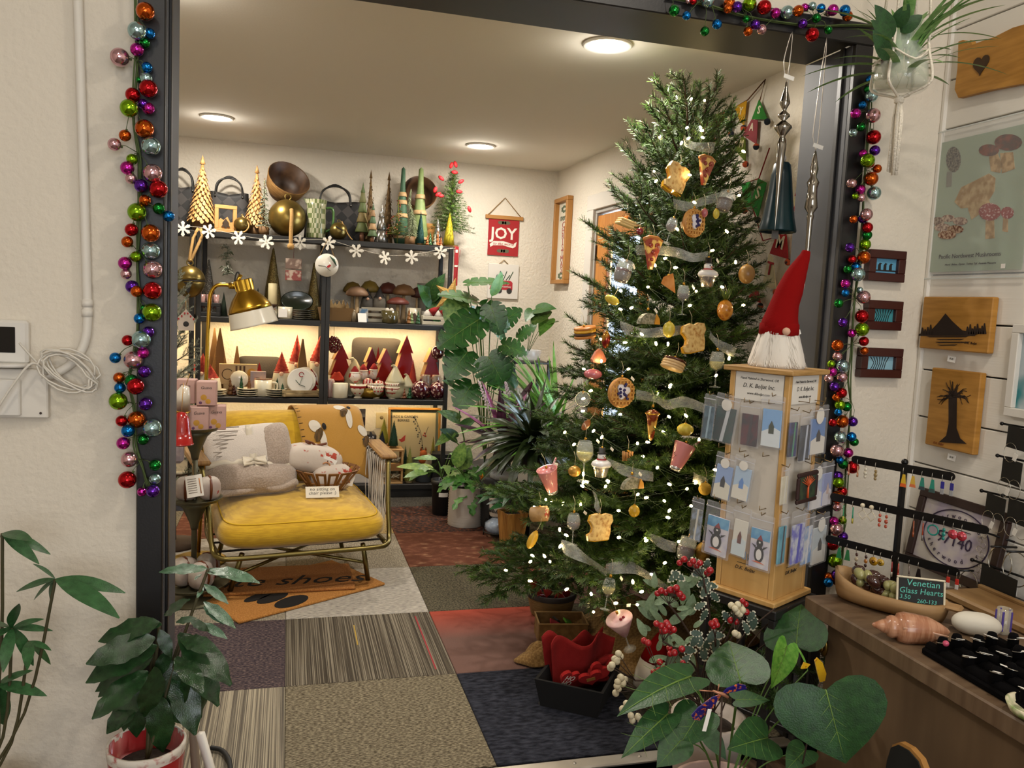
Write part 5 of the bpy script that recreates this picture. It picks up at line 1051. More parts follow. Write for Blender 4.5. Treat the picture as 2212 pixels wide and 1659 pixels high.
# earring rack
EB=V((1.60,1.80,CZ));er=thing('earring_rack','black metal earring rack with three perforated bars','jewellery rack',EB);ERD=V((.44,-.9,0)).normalized();EM=mat('rack_metal','#141313',.3,.4)
ztp=atY(1953,1003,EB.y).z
part('post',MB().rbox((0,0,(ztp-CZ)/2),(.014,.014,ztp-CZ),.002),EM,er);part('finial',MB().ball((0,0,ztp-CZ+.006),.009,10,8),EM,er);part('foot',MB().rbox((0,0,.004),(.05,.22,.008),.003,RZ(.45)),EM,er)
def along(px,z):
 lo,hi=-.6,.6
 for _ in range(40):
  m=(lo+hi)/2;p=EB+ERD*m;p.z=z;q=p-CAM;x=CX+FPX*q.dot(Rv)/q.dot(Fv)
  if x<px:lo=m
  else:hi=m
 return lo
BARS=[]
ang=math.atan2(ERD.y,ERD.x)
for k,(pym,l,r)in enumerate(((1010,1843,2067),(1103,1797,2140),(1200,1787,2077))):
 z=atY((1953,1940,1926)[k],pym,EB.y).z;t0,t1=along(l,z),along(r,z);BARS.append((z,t0,t1));h=.011;n=6
 ol=[(t0+h+h*cos(pi/2+pi*i/n),h*sin(pi/2+pi*i/n))for i in range(n+1)]+[(t1-h+h*cos(-pi/2+pi*i/n),h*sin(-pi/2+pi*i/n))for i in range(n+1)]
 part('bar',MB().prism(ol,.0022,y0=-.011),EM,er,(0,0,z-CZ),(0,0,ang))
HOOK=MB().tube(smooth_path([(0,.004,.008),(0,-.004,.010),(0,-.005,.002),(0,-.003,-.004)],3),.0007,4).mesh('ear_wire',mat('silver_wire','#c0bcb0',.25,1.))
def earring(label,px,bar,kind,col,L_=.03,c2=None,ring=False):
 z,t0,t1=BARS[bar];t=along(px,z-.02);p=EB+ERD*t;p.z=z-.010;p=p+V((ERD.y,-ERD.x,0))*.014
 o=thing('earring',label,'earring',p,ang,group='earrings on the black rack');part('ear_wire',HOOK,None,o,scl=1.2)
 m=mat('earring_'+col,col,.2,coat=.8);m2=mat('earring_'+c2,c2,.2,coat=.6)if c2 else m
 zb=-.006
 if kind=='tri':part('drop',MB().prism([(-.003,zb),(.003,zb),(.0075,zb-L_),(-.0075,zb-L_)],.003),m,o);part('tip',MB().prism([(-.0062,zb-L_*.72),(.0062,zb-L_*.72),(.0078,zb-L_),(-.0078,zb-L_)],.0034,y0=-.0002),m2,o)
 elif kind=='bar':part('drop',MB().rbox((0,0,zb-L_*.28),(.009,.003,L_*.55),.001),m,o);part('tip',MB().rbox((0,0,zb-L_*.77),(.009,.003,L_*.44),.001),m2,o)
 elif kind=='stick':part('drop',MB().tube([(0,0,zb),(.001,0,zb-L_)],[.0016,.0024],6),m,o);part('tip',MB().tube([(.001,0,zb-L_*.7),(.001,0,zb-L_*1.02)],.0027,6),m2,o)
 elif kind=='disc':part('drop',MB().lathe([(0,0),(L_/2,0),(L_/2,.002),(0,.003)],20,T=TR(0,0,zb-L_/2)@ROT(pi/2,0,0)),m,o);part('center',MB().lathe([(0,0),(L_/5,0),(0,.002)],12,T=TR(0,-.003,zb-L_/2)@ROT(pi/2,0,0)),m2,o)
 elif kind=='ring':part('drop',MB().tube(arc((0,0,zb-L_/2),L_/2,0,2*pi,20)[:-1],.0022,6,closed=True),m,o)
 elif kind=='square':part('drop',MB().tube([(0,0,zb),(.012,0,zb-.014),(0,0,zb-.028),(-.012,0,zb-.014)],.0014,5,closed=True),m,o);part('stud',MB().ball((0,-.004,.006),.0065,10,8),m,o)
 else:
  for i in range(3):part('bead',MB().ball((0,0,zb-.006-i*L_/3),.0042+.001*(i%2),10,8,(1,.6,1.2)),m if i%2==0 else m2,o)
E_=[('coral stick earring at the left end of the top bar',1839,0,'stick','#a8644a'),('peach stick earring beside the coral one',1858,0,'stick','#b07c5a'),('clear crystal earring on the top bar',1875,0,'bead','#c4bca8'),('smoky crystal earring with gold drop on the top bar',1897,0,'bead','#8a7448'),('yellow glass triangle earring with orange tip',1957,0,'tri','#d0a820',.034,'#d05a1c'),('slim yellow and orange glass earring',1977,0,'tri','#c8a23a',.03,'#c86a3a'),('teal glass triangle earring with dark tip',1997,0,'tri','#1c7a6a',.032,'#2a3a40'),('larger teal glass triangle earring',2019,0,'tri','#12806c',.034,'#2a4a48'),('cobalt and silver bar earring, left of its pair',2041,0,'bar','#1c1a80',.034,'#8a8a8c'),('cobalt and silver bar earring at the end of the top bar',2061,0,'bar','#1a1878',.034,'#909090'),
('green and yellow stick earring hanging near the garland',1828,1,'stick','#3a8a5a',.045,'#b0a040'),('teal stick earring with mustard tip',1848,1,'stick','#2c8a6a',.045,'#a89a3c'),('cream square hoop earring with white stud',1869,1,'square','#d0c4a8'),('second cream square hoop earring with white stud',1888,1,'square','#cfc2a4'),('red coral chip earring on the middle bar',1906,1,'bead','#b04a34',.04),('second coral chip earring beside the post',1920,1,'bead','#a8482f',.04),('rust stick earring in front of the framed sign',1979,1,'stick','#8a4424',.042),('rust and grey stick earring in front of the framed sign',1999,1,'stick','#94381c',.046,'#6a6460'),('teal glass ring earring on the middle bar',2021,1,'ring','#128074',.026),('teal glass bead earring on the middle bar',2044,1,'bead','#157a70',.034),('round crimson glass earring, left of its pair',2064,1,'disc','#b83040',.024,'#d06070'),('round crimson glass earring, right of its pair',2083,1,'disc','#b02c3c',.024,'#cc6068'),
('green drop earring at the left end of the lowest bar',1818,2,'tri','#1c7a4a',.03),('green drop earring with white tag on the lowest bar',1836,2,'tri','#187244',.03),('brown and clear bead earring on the lowest bar',1856,2,'bead','#4a2a20',.04,'#b8a88c'),('amber and smoky bead earring on the lowest bar',1876,2,'bead','#3a1c14',.036,'#a86a2a'),('yellow agate disc earring, larger of the two',1893,2,'disc','#b8881c',.024,'#7a5010'),('yellow agate disc earring, smaller of the two',1908,2,'disc','#b89430',.02,'#8a6a20'),('dark red stick earring right of the post',1932,2,'stick','#8a2020',.04,'#b0a898'),('thin red earring beside the framed sign edge',1946,2,'stick','#a83a2a',.036),('grey tassel earring over the framed sign',1969,2,'stick','#6a5a54',.03),('black triangle earring over the framed sign',1989,2,'tri','#241c1c',.03),('red bar earring below the sign numbers',2053,2,'bar','#b83028',.028,'#c0b8b0'),('second red bar earring below the sign numbers',2072,2,'bar','#b02c24',.028,'#b8b0a8')]
for e in E_:earring(*e[:5],*(e[5:]if len(e)>5 else()))
# framed 97140 sign leaning on the wall
o=thing('framed_sign','dark framed zip code sign leaning behind the earring rack','framed sign',(1.885,1.915,CZ+.001),rot=(radians(-10),0,-pi/2));DKF=mat('dark_brown_frame','#2c1812',.45)
W_,H_=.33,.235
part('frame',frame_mb(W_,H_,.026,.018,0,.002,(0,H_/2)),DKF,o);part('panel',MB().box((0,.002,H_/2),(W_-.05,.004,H_-.05)),mat('marbled_paper','#c8c0b4',.6,c2='#a89cac',ns=10),o)
PUR=mat('purple_ink','#2e1f3a',.7)
part('oval',MB().tube([(.12*cos(2*pi*i/40),-.002,H_/2+.082*sin(2*pi*i/40))for i in range(40)],.0018,5,closed=True),PUR,o)
text('lettering','97140',.05,PUR,o,(.0,-.0025,H_/2-.008),sx=1.05);part('rule',MB().box((-.005,-.002,H_/2+.028),(.11,.001,.002)),PUR,o)
for w_,up in(('sherwood or',1),('sherwood or',-1)):
 for i,c in enumerate(w_):
  a=radians(90-up*0+(5-i)*13)if up>0 else radians(-90-(5-i)*13)
  if c!=' ':text('lettering',c,.02,PUR,o,(.098*cos(a),-.0025,H_/2+.064*sin(a)),rot=(pi/2,-(a-pi/2)if up>0 else-(a+pi/2),0))
  # black earring cards on pegs
CARD=mat('black_card','#121211',.6)
for k,(x,y,w_,h_,lab,hs)in enumerate(((2200,948,46,42,'black earring card on the topmost peg',1),(2185,1020,40,46,'black earring card with two silver hoops',2),(2150,1095,40,42,'black earring card with wire drop hoops',2),(2200,1108,44,44,'black earring card with blue bead drops at the edge',2),(2155,1270,74,62,'wide black earring card low on the wall',1))):
 P=atX(x,y,XR-.06);o=thing('earring_card',lab,'jewellery card',P,-pi/2,group='black earring cards on wall pegs');s=mpp(P)*1.25
 part('peg',MB().tube([(-w_*.8*s,.0,h_*.5*s),(w_*.9*s,.05,h_*.42*s)],.0032,6).ball((-w_*.8*s,0,h_*.5*s),.0055,8,6),EM,o)
 part('card',MB().prism([(-w_/2*s,h_/2*s),(w_/2*s,h_*.42*s),(w_*.48*s,-h_/2*s),(-w_*.52*s,-h_*.42*s)],.0012),CARD,o)
 for i in range(hs):part('hoop',MB().tube(arc(((-.25+.5*i)*w_*s,-.003,-h_*.62*s),13*s,0,2*pi,18,e=1.3)[:-1],.0008,4,closed=True),mat('silver_wire'),o)
 part('price_tag',MB().rbox((.2*w_*s,-.004,-.75*h_*s),(.012,.0008,.02),.0003,T=ROT(0,.3,0)),TAGW,o)
for k,(x,y,r)in enumerate(((2092,1260,24),(2160,1215,30),(2195,1230,34))):
 P=atX(x,y,XR-.05);o=thing('bangle',('thin silver bangle before the framed sign','twisted silver hoop hanging on the wall peg','beaded silver hoop at the edge of the view')[k],'bangle',P,-pi/2,group='silver hoops on wall pegs')
 part('hoop',MB().tube(arc((0,0,0),r*mpp(P),0,2*pi,28,e=1.1)[:-1],.0016,5,closed=True),mat('silver_wire'),o);part('peg',MB().tube([(-.006,-.03,r*mpp(P)*1.1+.002),(.004,.055,r*mpp(P)*1.1)],.003,6),EM,o);part('price_tag',MB().rbox((.006,-.002,-r*mpp(P)*1.1-.012),(.011,.0008,.022),.0003),TAGW,o)
P=atX(2120,1200,XR-.05);o=thing('ring_chain','chain of small silver rings over the framed sign','necklace',P,-pi/2)
for i in range(9):part('ring_link',MB().tube(arc((.006*(-1)**i,-.004,.06-.0145*i),.0085,0,2*pi,14)[:-1],.0007,4,closed=True),mat('silver_wire'),o)
part('peg',MB().tube([(-.03,-.01,.07),(.06,.045,.055)],.003,6),EM,o)
# display tower of hand painted pieces
NK=atY(1714,802,1.86);best=None
def pxx(P):d=P-CAM;return CX+FPX*d.dot(Rv)/d.dot(Fv)
for i in range(10,75):
 for w_ in(.16,.17,.18,.19,.2,.21,.22,.23,.24,.25,.26):
  th_=radians(i);l=pxx(NK+V((-cos(th_),sin(th_),0))*w_);r=pxx(NK+V((sin(th_),cos(th_),0))*w_);e=(l-1562)**2+(r-1795)**2
  if best is None or e<best[0]:best=(e,th_,w_)
_,TH_,TWD=best
tc_=NK+(V((-cos(TH_),sin(TH_),0))+V((sin(TH_),cos(TH_),0)))*TWD/2
ZB=atY(1660,1318,1.86).z;ZT=NK.z;HT=ZT-ZB;BW=TWD*.86
PINE=mat('pale_birch','#b48a4e',.5,c2='#c49c60',ns=5,st=(6,6,.5),lo=.3,hi=.7);PLY=mat('plywood_edge','#94703c',.6,c2='#b08a54',ns=90,st=(.1,.1,1))
tw_=thing('display_tower','revolving wooden display tower of hand painted magnets','display rack',(tc_.x,tc_.y,ZB),-TH_)
part('base_board',MB().rbox((0,0,.008),(TWD,TWD,.016),.003),PINE,tw_);part('top_board',MB().rbox((0,0,HT-.007),(TWD,TWD,.014),.002),PLY,tw_)
for i in(-1,1):
 for j in(-1,1):part('corner_post',MB().rbox((i*(BW/2-.008),j*(BW/2-.008),HT/2),(.016,.016,HT-.03),.002),PINE,tw_)
ZP=.165
for k in range(4):
 R4=RZ(k*pi/2);part('panel',MB().box((0,-BW/2+.006,(HT+ZP)/2),(BW-.034,.004,HT-ZP-.02)),mat('white_panel','#c4bcb0',.6),tw_,rot=(0,0,k*pi/2));part('plinth_panel',MB().rbox((0,-BW/2+.005,.016+ZP/2),(BW-.034,.006,ZP),.001),PINE,tw_,rot=(0,0,k*pi/2))
for k in(0,1):
 cd_=part('sign_card',MB().box((0,-BW/2+.0015,HT-.054),(BW-.036,.001,.076)),mat('card_white','#d8d4cc',.6),tw_,rot=(0,0,k*pi/2))
 for t,z,q in(('Hand Painted in Sherwood, OR',.020,.0098),('D. K. Boljat Inc.',.000,.0165),('www.dkboljat.com',-.021,.0098)):text('lettering',t,q,INK,cd_,(0,-BW/2+.0006,HT-.052+z),ext=.0002,shear=.25,sx=.92)
 text('logo','d',.034,mat('logo_blue','#7a9ab4',.6),tw_,(-.006 if k==0 else BW/2+.0,-BW/2+.0005 if k==0 else-.006,.118),rot=(pi/2,0,k*pi/2),ext=.0003);text('logo','k',.028,INK,tw_,(.010 if k==0 else BW/2+.0,-BW/2+.0005 if k==0 else .010,.115),rot=(pi/2,0,k*pi/2),ext=.0003)
 part('logo_rule',MB().box((0,-BW/2+.001,.096),(.05,.001,.0012)),INK,tw_,rot=(0,0,k*pi/2));text('signature','D.K. Boljat',.014,INK,tw_,(0 if k==0 else BW/2+.0005,-BW/2+.0003 if k==0 else 0,.082),rot=(pi/2,0,k*pi/2),ext=.0003,shear=.35)
WIREM=mat('hook_wire','#8a7450',.35,.9)
BAG=mat('clear_bag','#dcdce0',.12,al=.13,coat=.6);BAGE=mat('bag_seam','#d4d4da',.2,al=.5)
def paint(nm,col,c2=None,ns=12,**k):return mat('painting_'+nm,col,.5,c2=c2,ns=ns,**k)
def facept(face,px,py):
 0
 R3=RZ(-TH_+face*pi/2);n=R3@V((0,-1,0));c=V((tc_.x,tc_.y,0))+n*(BW/2+.012);d=ray(px,py);t=(c-CAM).dot(n)/d.dot(n)if abs(d.dot(n))>1e-9 else 1
 P=CAM+d*t;q=R3.inverted()@(P-V((tc_.x,tc_.y,0)));return q.x,P.z
def bag(label,face,px,py,wpx,hpx,draw,tilt=0.,dep=0.,cardf=.7):
 u,z=facept(face,px,py);u2,z2=facept(face,px,py-hpx/2);H_=2*(z2-z);ua,_=facept(face,px-wpx/2,py);ub,_=facept(face,px+wpx/2,py);W_=abs(ub-ua)
 R3=RZ(-TH_+face*pi/2);loc=R3@V((u,-BW/2-.008-dep,0))+V((tc_.x,tc_.y,z))
 o=thing('bagged_painting',label,'packaged painting',loc,rot=(0,tilt,-TH_+face*pi/2),group='bagged paintings on the display tower')
 if draw is not d_tree:part('bag',MB().rbox((0,-.001,0),(W_,.007,H_),.003),BAG,o);part('seal',MB().box((0,-.0052,H_*.40),(W_*.98,.0006,H_*.02)),BAGE,o)
 part('hook',MB().tube([(0,.012,H_*.5+.002),(0,-.008,H_*.5-.002),(0,-.012,H_*.5+.008)],.0013,5),WIREM,o)
 cw,chh,cz=W_*.78,H_*cardf,-H_*(1-cardf)*.38
 draw(o,cw,chh,cz)
def card(o,w_,h_,z,mt,x=0.,th_=.0045,nm='canvas'):part(nm,MB().rbox((x,.0,z),(w_,th_,h_),.0006),mt,o)
def sticker(o,w_,h_,z):part('sticker',MB().lathe([(0,0),(w_*.28,0),(0,.0004)],18,T=TR(0,-.0052,z+h_*.58)@ROT(pi/2,0,0)),mat('card_white'),o)
def d_abs(a,b,c,st=True):
 def f(o,w_,h_,z):
  card(o,w_,h_,z,paint(a+b,a,b,35));part('stripe',MB().prism([(-w_*.1,z-h_/2),(w_*.08,z-h_/2),(w_*.22,z+h_/2),(w_*.04,z+h_/2)],.0006,y0=-.0031),paint(c,c),o)
  if st:sticker(o,w_,h_,z)
 return f
def d_penguin(o,w_,h_,z):
 card(o,w_,h_,z,paint('snow','#d8d4d4','#b8b4c8',20));part('sky',MB().box((0,-.0026,z+h_*.36),(w_*.99,.0006,h_*.27)),paint('bluesky','#4a90c0','#78b0d0',30),o)
 y=-.0034;bl=paint('black','#161618');E2=lambda a,b,cz,n=16:[(a*cos(2*pi*i/n),cz+b*sin(2*pi*i/n))for i in range(n)]
 pg=MB();pg.prism(E2(w_*.25,h_*.22,z-h_*.14),.0006,y0=y).prism(E2(w_*.17,h_*.12,z+h_*.14),.0006,y0=y)
 for k in(-1,1):pg.prism([(k*w_*.18,z-h_*.02),(k*w_*.42,z+h_*.10),(k*w_*.2,z+h_*.06)],.0006,y0=y)
 part('penguin',pg,bl,o);part('belly',MB().prism(E2(w_*.15,h_*.14,z-h_*.15),.0005,y0=y-.0005),paint('snowwhite','#e0dcd8'),o)
 part('eyes',MB().prism(E2(w_*.05,h_*.025,z+h_*.16,8),.0004,y0=y-.0005),paint('snowwhite',''),o);part('hat',MB().prism([(-w_*.15,z+h_*.22),(w_*.15,z+h_*.22),(w_*.03,z+h_*.36)],.0006,y0=y-.0005),paint('hatred','#8a2a30'),o)
 part('feet',MB().prism([(-w_*.34,z-h_*.35),(w_*.34,z-h_*.37),(w_*.1,z-h_*.33),(-w_*.1,z-h_*.32)],.0006,y0=y-.0003),paint('orange','#d0643c'),o)
def d_tree(o,w_,h_,z):
 card(o,w_,h_,z,paint('forest','#3a4a34','#24302a',40));m=MB();rg=random.Random(3)
 for k in range(9):a=radians(30+15*k);m.tube([(0,-.004,z+h_*.05),(cos(a)*w_*.2,-.004,z+h_*(.05+.2*sin(a))),(cos(a)*w_*.42,-.004,z+h_*(.08+.34*sin(a)))],[.0022,.0014,.0007],5)
 m.tube([(0,-.004,z-h_*.38),(0,-.004,z+h_*.08)],[.004,.0025],6);part('tree',m,paint('orange_tree','#c8562a'),o)
 part('twig_frame',frame_mb(w_*1.12,h_*1.1,w_*.12,.009,0,.003,(0,z)),mat('twig','#2e1612',.7),o)
def d_scene(a,b,c,seed):
 def f(o,w_,h_,z):
  card(o,w_,h_,z,paint(a,a));part('land',MB().prism([(-w_/2,z-h_/2),(w_/2,z-h_/2),(w_/2,z-h_*.05),(w_*.1,z+h_*.04),(-w_/2,z-h_*.12)],.0006,y0=-.0031),paint(b,b),o)
  part('figure',MB().prism([(-w_*.12,z-h_*.15),(w_*.16,z-h_*.15),(w_*.16,z+h_*.05),(w_*.02,z+h_*.2),(-w_*.12,z+h_*.05)],.0006,y0=-.0037),paint(c,c),o)
  if seed:sticker(o,w_,h_,z)
 return f
BG=[('bagged abstract painting in teal and charcoal, top left of the tower',0,1565,905,52,108,d_abs('#2a4a48','#3a4444','#c8ccd0'),.12),('bagged dark red and black painting in the top row',0,1618,918,44,98,d_abs('#28242e','#5a2a34','#3a3038',False)),('bagged mountain and pine reflection painting in the top row',0,1666,912,52,116,d_scene('#7aa8d8','#d4dce0','#2e3a28',0)),('half hidden blue bag at the left edge of the top row',0,1538,900,26,100,d_abs('#4a6a7a','#2a4654','#8aa4b0',False),.05,.02),
('bagged lilac winter painting in the middle row',0,1562,1030,44,104,d_scene('#8aa4d0','#d8d4c4','#22262c',1),.1),('bagged pale blue snow painting in the middle row',0,1602,1034,44,100,d_scene('#a8c0d8','#dcd8cc','#5a88c8',1),.1),
('bagged penguin painting with a red hat, lower left',0,1549,1145,60,120,d_penguin,.06),('bagged white card with reading glasses doodle in the bottom row',0,1598,1150,38,112,d_scene('#d8d4c8','#c8d4d8','#6a3c34',0),.06),('bagged penguin painting beside the tower corner',0,1641,1172,54,124,d_penguin,.02),('half hidden bag at the left edge of the bottom row',0,1512,1120,26,96,d_abs('#8a9ab0','#5a5a4a','#c8c4b8',False),.05,.02),
('bagged blue and black striped painting on the narrow side',1,1716,938,20,105,d_abs('#2a2e70','#1c1c28','#4a8a6a',False)),('bagged grey wave painting on the narrow side',1,1737,944,24,108,d_abs('#3a4250','#24282e','#b0b8c8',False),0,.006),('bagged snow covered cabin painting on the narrow side',1,1769,930,38,108,d_scene('#5a80b8','#d8d4cc','#2a2624',1)),
('orange tree painting in a twig frame on the narrow side',1,1732,1040,48,84,d_tree,0,.02),('bagged snowman painting beside the twig framed tree',1,1766,1052,34,100,d_scene('#b0bcd0','#dcd8d8','#d0ccd0',1)),('bagged red hatted snowman painting at the far edge',1,1786,1045,22,96,d_scene('#8a94c0','#d0ccd4','#c0a8a0',0),0,.004),('bagged cream strip painting in the middle of the narrow side',1,1697,1050,16,84,d_abs('#d4ccb4','#c8c0a8','#d8d4c8',False)),
('bagged teal sliver painting low on the narrow side',1,1692,1165,18,112,d_abs('#3a8aa0','#5aa4b8','#2a2a30',False)),('bagged violet cloud painting low on the narrow side',1,1722,1160,32,118,d_abs('#6a6ac0','#c8ccd8','#4a4ab8',False),0,.006),('bagged sky blue painting low on the narrow side',1,1746,1165,24,112,d_abs('#6a94c8','#d0d0d4','#d8d8dc',False)),('bagged grey deer painting low on the narrow side',1,1772,1165,34,108,d_scene('#b8c0c4','#d0ccc4','#3a342e',1))]
for b_ in BG:bag(*b_)
hk=MB()
for f,xs in((0,(1575,1615,1668,1560,1605,1655,1550,1600,1648)),(1,(1735,1770,1735,1768))):
 for k,x in enumerate(xs):
  y=((858,868,872,965,975,985,1075,1085,1100)if f==0 else(868,866,990,988))[k];u,z=facept(f,x,y);R3=RZ(f*pi/2);a=R3@V((u,-BW/2+.004,0));b2=R3@V((u,-BW/2-.03,0));c2_=b2+V((0,0,.012));hk.tube([(a.x,a.y,z-ZB),(b2.x,b2.y,z-ZB),(c2_.x,c2_.y,z-ZB+.012)],.0012,5)
part('wire_hooks',hk,WIREM,tw_)
so=thing('black_stool','small black square stool carrying the display tower','stool',(tc_.x,tc_.y,0),-TH_)
part('seat',MB().rbox((0,0,ZB-.014),(TWD*1.12,TWD*1.12,.026),.003),BLACKM,so)
for i in(-1,1):
 for j in(-1,1):part('leg',MB().rbox((i*TWD*.5,j*TWD*.5,(ZB-.028)/2),(.02,.02,ZB-.028),.002),BLACKM,so)
for k in range(2):part('stretcher',MB().rbox((0,(-1)**k*TWD*.5,.15),(TWD*.9,.012,.016),.002),BLACKM,so)
# gnome on the tower
GP=V((tc_.x,tc_.y,ZT));gn=thing('plush_gnome','plush gnome with long red hat and white beard on the display tower','gnome',GP);s=mpp(GP)*.93;FUR=mat('white_fur','#d4cec4',.9,sheen=.5);REDF=mat('red_felt','#7a0c0c',.95,spec=.1,bump=.2,bs=200)
part('beard',MB().lathe(scal([(0,0),(60,0),(62,8),(54,40),(42,80),(34,104),(0,110)],s),30,wob=lambda a,z:1+.05*sin(7*a+3)+.03*sin(13*a)),FUR,gn)
fu=MB();rg=random.Random(9)
for k in range(900):
 a=rg.uniform(0,6.28);t=rg.random();z=104-98*t;r=35+26*t;r2=r+6+7*rg.random();p=V((cos(a)*r,sin(a)*r,z))*s;q=V((cos(a+.1)*r2,sin(a+.1)*r2,max(1,z-26-14*rg.random())))*s;n_=V((-sin(a),cos(a),0))*1.4*s;fu.add([p-n_,p+n_,q],[(0,1,2)])
part('beard_strands',fu,FUR,gn,kind='stuff')
hx=[(0,70),(-1,90),(2,112),(8,140),(18,170),(30,205),(44,236),(50,250),(53,262)];hr=[40,43,37,32,30,24,16,12,9]
part('hat',MB().tube(smooth_path([(x*s,0,z*s+8*s)for x,z in hx],3),[r*s for r in(lambda L_:[L_[min(len(L_)-1,i//3)]+(L_[min(len(L_)-1,i//3+1)]-L_[min(len(L_)-1,i//3)])*(i%3)/3 for i in range(3*(len(L_)-1)+1)])(hr)],22),REDF,gn)
part('hat_brim',MB().lathe(scal([(40,72),(45,76),(44,100),(38,104)],s),24,wob=lambda a,z:1+.04*sin(3*a)),REDF,gn);part('nose',MB().ball((-12*s,-44*s,84*s),9*s,12,8),mat('nose_felt','#c8a088',.8),gn);part('care_tag',MB().rbox((60*s,-14*s,60*s),(30*s,.001,11*s),.0004,T=ROT(0,-.4,0)),TAGW,gn)
# ornaments hung from the header
CHRM=mat('mercury_glass','#8a847a',.12,1.)
for k,(x0,y0,yb,Yd,prof,lab)in enumerate(((1699,176,492,2.12,[(0,0),(2,-2),(3,-12),(10,-40),(11,-46),(5,-58),(4,-62),(12,-70),(13,-74),(5,-82),(6,-84),(18,-94),(19,-98),(7,-114),(6,-118),(9,-124),(10,-134),(8,-170),(5,-220),(3,-270),(0,-318)],'tall silver finial ornament hanging in front of the teal bell'),(1762,325,628,2.12,[(0,0),(2,-2),(4,-14),(9,-40),(6,-56),(13,-68),(10,-80),(11,-100),(14,-122),(6,-134),(8,-140),(6,-150),(5,-200),(3,-260),(0,-300)],'slender silver finial ornament against the jamb'))):
 P=atY(x0,y0,Yd);s=mpp(P);o=thing('finial_ornament',lab,'ornament',P,group='silver finial ornaments hanging from the header');part('finial',MB().lathe(scal(prof,s),20),CHRM,o)
 zt=2.165-P.z;part('ribbon_loop',MB().tube(smooth_path([(0,0,0),(-.010,0,.03),(-.012,0,.07),(.006,0,zt),(.006,0,.06),(0,0,0)],4),.0014,5),mat('silver_ribbon','#c0b8ac',.3,.6),o);part('price_tag',MB().rbox((.002,-.004,.012),(.034,.001,.012),.0004,T=ROT(0,.2,0)),TAGW,o)
P=atY(1690,350,2.26);s=mpp(P);tb_=thing('teal_bell','tall dark teal ceramic bell hanging in the opening','bell',P)
part('bell',MB().lathe(scal([(0,0),(14,-1),(18,-6),(22,-30),(28,-80),(34,-120),(40,-146),(39,-150),(37,-147),(31,-120),(24,-78),(18,-30),(0,-8)],s),30,wob=lambda a,z:1+.02*sin(9*a)),mat('teal_glaze','#06282c',.3,c2='#052026',ns=6,spec=.35),tb_);part('bead',MB().ball((0,0,8*s),8*s,12,8),mat('grey_bead','#8f8a84',.5),tb_);part('clapper',MB().rbox((-4*s,0,-152*s),(17*s,.004,26*s),.003).tube([(0,0,-10*s),(-4*s,0,-145*s)],.001,4),mat('clapper_grey','#6a6660',.6),tb_);part('cord',MB().tube([(0,0,12*s),(0,-.0,2.16-P.z)],.0011,4),mat('clear_line','#b8b4ac',.3),tb_)
# felt pennants on the right wall of the back room
def bunting(name,label,flags,pins,cord_col,pom,size):
 P0=atX(*pins[0],XR-.012);o=thing(name,label,'bunting',P0,-pi/2)
 L2=lambda x,y:(P0.y-atX(x,y,XR-.012).y,atX(x,y,XR-.012).z-P0.z)
 part('cord',MB().tube([(q[0],-.004,q[1])for q in map(lambda p:L2(*p),pins)],.003,5),mat(cord_col,cord_col,.9),o)
 for(pts,c,ch_,tc2)in flags:
  q=[L2(*p)for p in pts];cx_=sum(a for a,_ in q)/len(q);cz_=sum(b for _,b in q)/len(q)
  f=part('pennant',MB().prism(q,.003,y0=-.008),mat('felt_'+c,c,.95,bump=.3,bs=250),o)
  if ch_:text('letter',ch_,size,mat('felt_'+tc2,tc2,.95),f,(cx_,-.0095,cz_+.01),ext=.001,rot=(pi/2,radians(12),0),bold=.0012)
  if pom:e=min(q,key=lambda t:t[1]);part('pompom',MB().ball((e[0]+.008,-.012,e[1]-.012),.014,10,8),mat('felt_pom','#b8502c',.95,c2='#1c2430',ns=18,lo=.48,hi=.52),f)
bunting('letter_bunting','small felt bunting of coloured hats spelling Merry Xmas',[([(1550,250),(1569,240),(1565,262),(1545,300)],'#a8342a','','#d8cca8'),([(1569,240),(1589,233),(1583,285),(1572,282)],'#143034','R','#d0c8a8'),([(1590,232),(1616,218),(1610,272),(1601,262)],'#c8961c','Y','#e0d4a8'),([(1643,215),(1661,258),(1627,258)],'#2f7a2c','S','#e0dcc0'),([(1627,258),(1640,260),(1637,312),(1607,292)],'#8a3f44','A','#d8c8b0'),([(1607,294),(1613,300),(1614,350),(1588,322)],'#5a6a1c','M','#d8cca0')],[(1545,250),(1590,232),(1617,216),(1655,172),(1644,215),(1627,258),(1608,294),(1570,330)],'#6a4428',True,.045)
bunting('large_letter_bunting','large felt bunting with red and green stocking shaped letters',[([(1641,386),(1659,395),(1640,470),(1625,440)],'#1f7a2a','S','#d8ceb0'),([(1605,398),(1624,392),(1626,445),(1612,450)],'#2a8a34','','#d8ceb0'),([(1741,362),(1757,372),(1748,420),(1720,424)],'#a81c22','S','#e0d4bc'),([(1722,424),(1735,432),(1737,498),(1715,490),(1710,440)],'#d4c8a4','A','#a8242a'),([(1682,505),(1702,508),(1706,560),(1666,548)],'#a61a20','M','#e0d4bc'),([(1664,548),(1672,556),(1680,625),(1650,618)],'#d6caa6','T','#a8242a'),([(1640,620),(1646,655),(1618,642)],'#a61a20','','#e0d4bc')],[(1605,398),(1641,386),(1664,320),(1641,386),(1625,440),(1650,520),(1700,506),(1741,362),(1756,325)],'#8a1c20',True,.075)
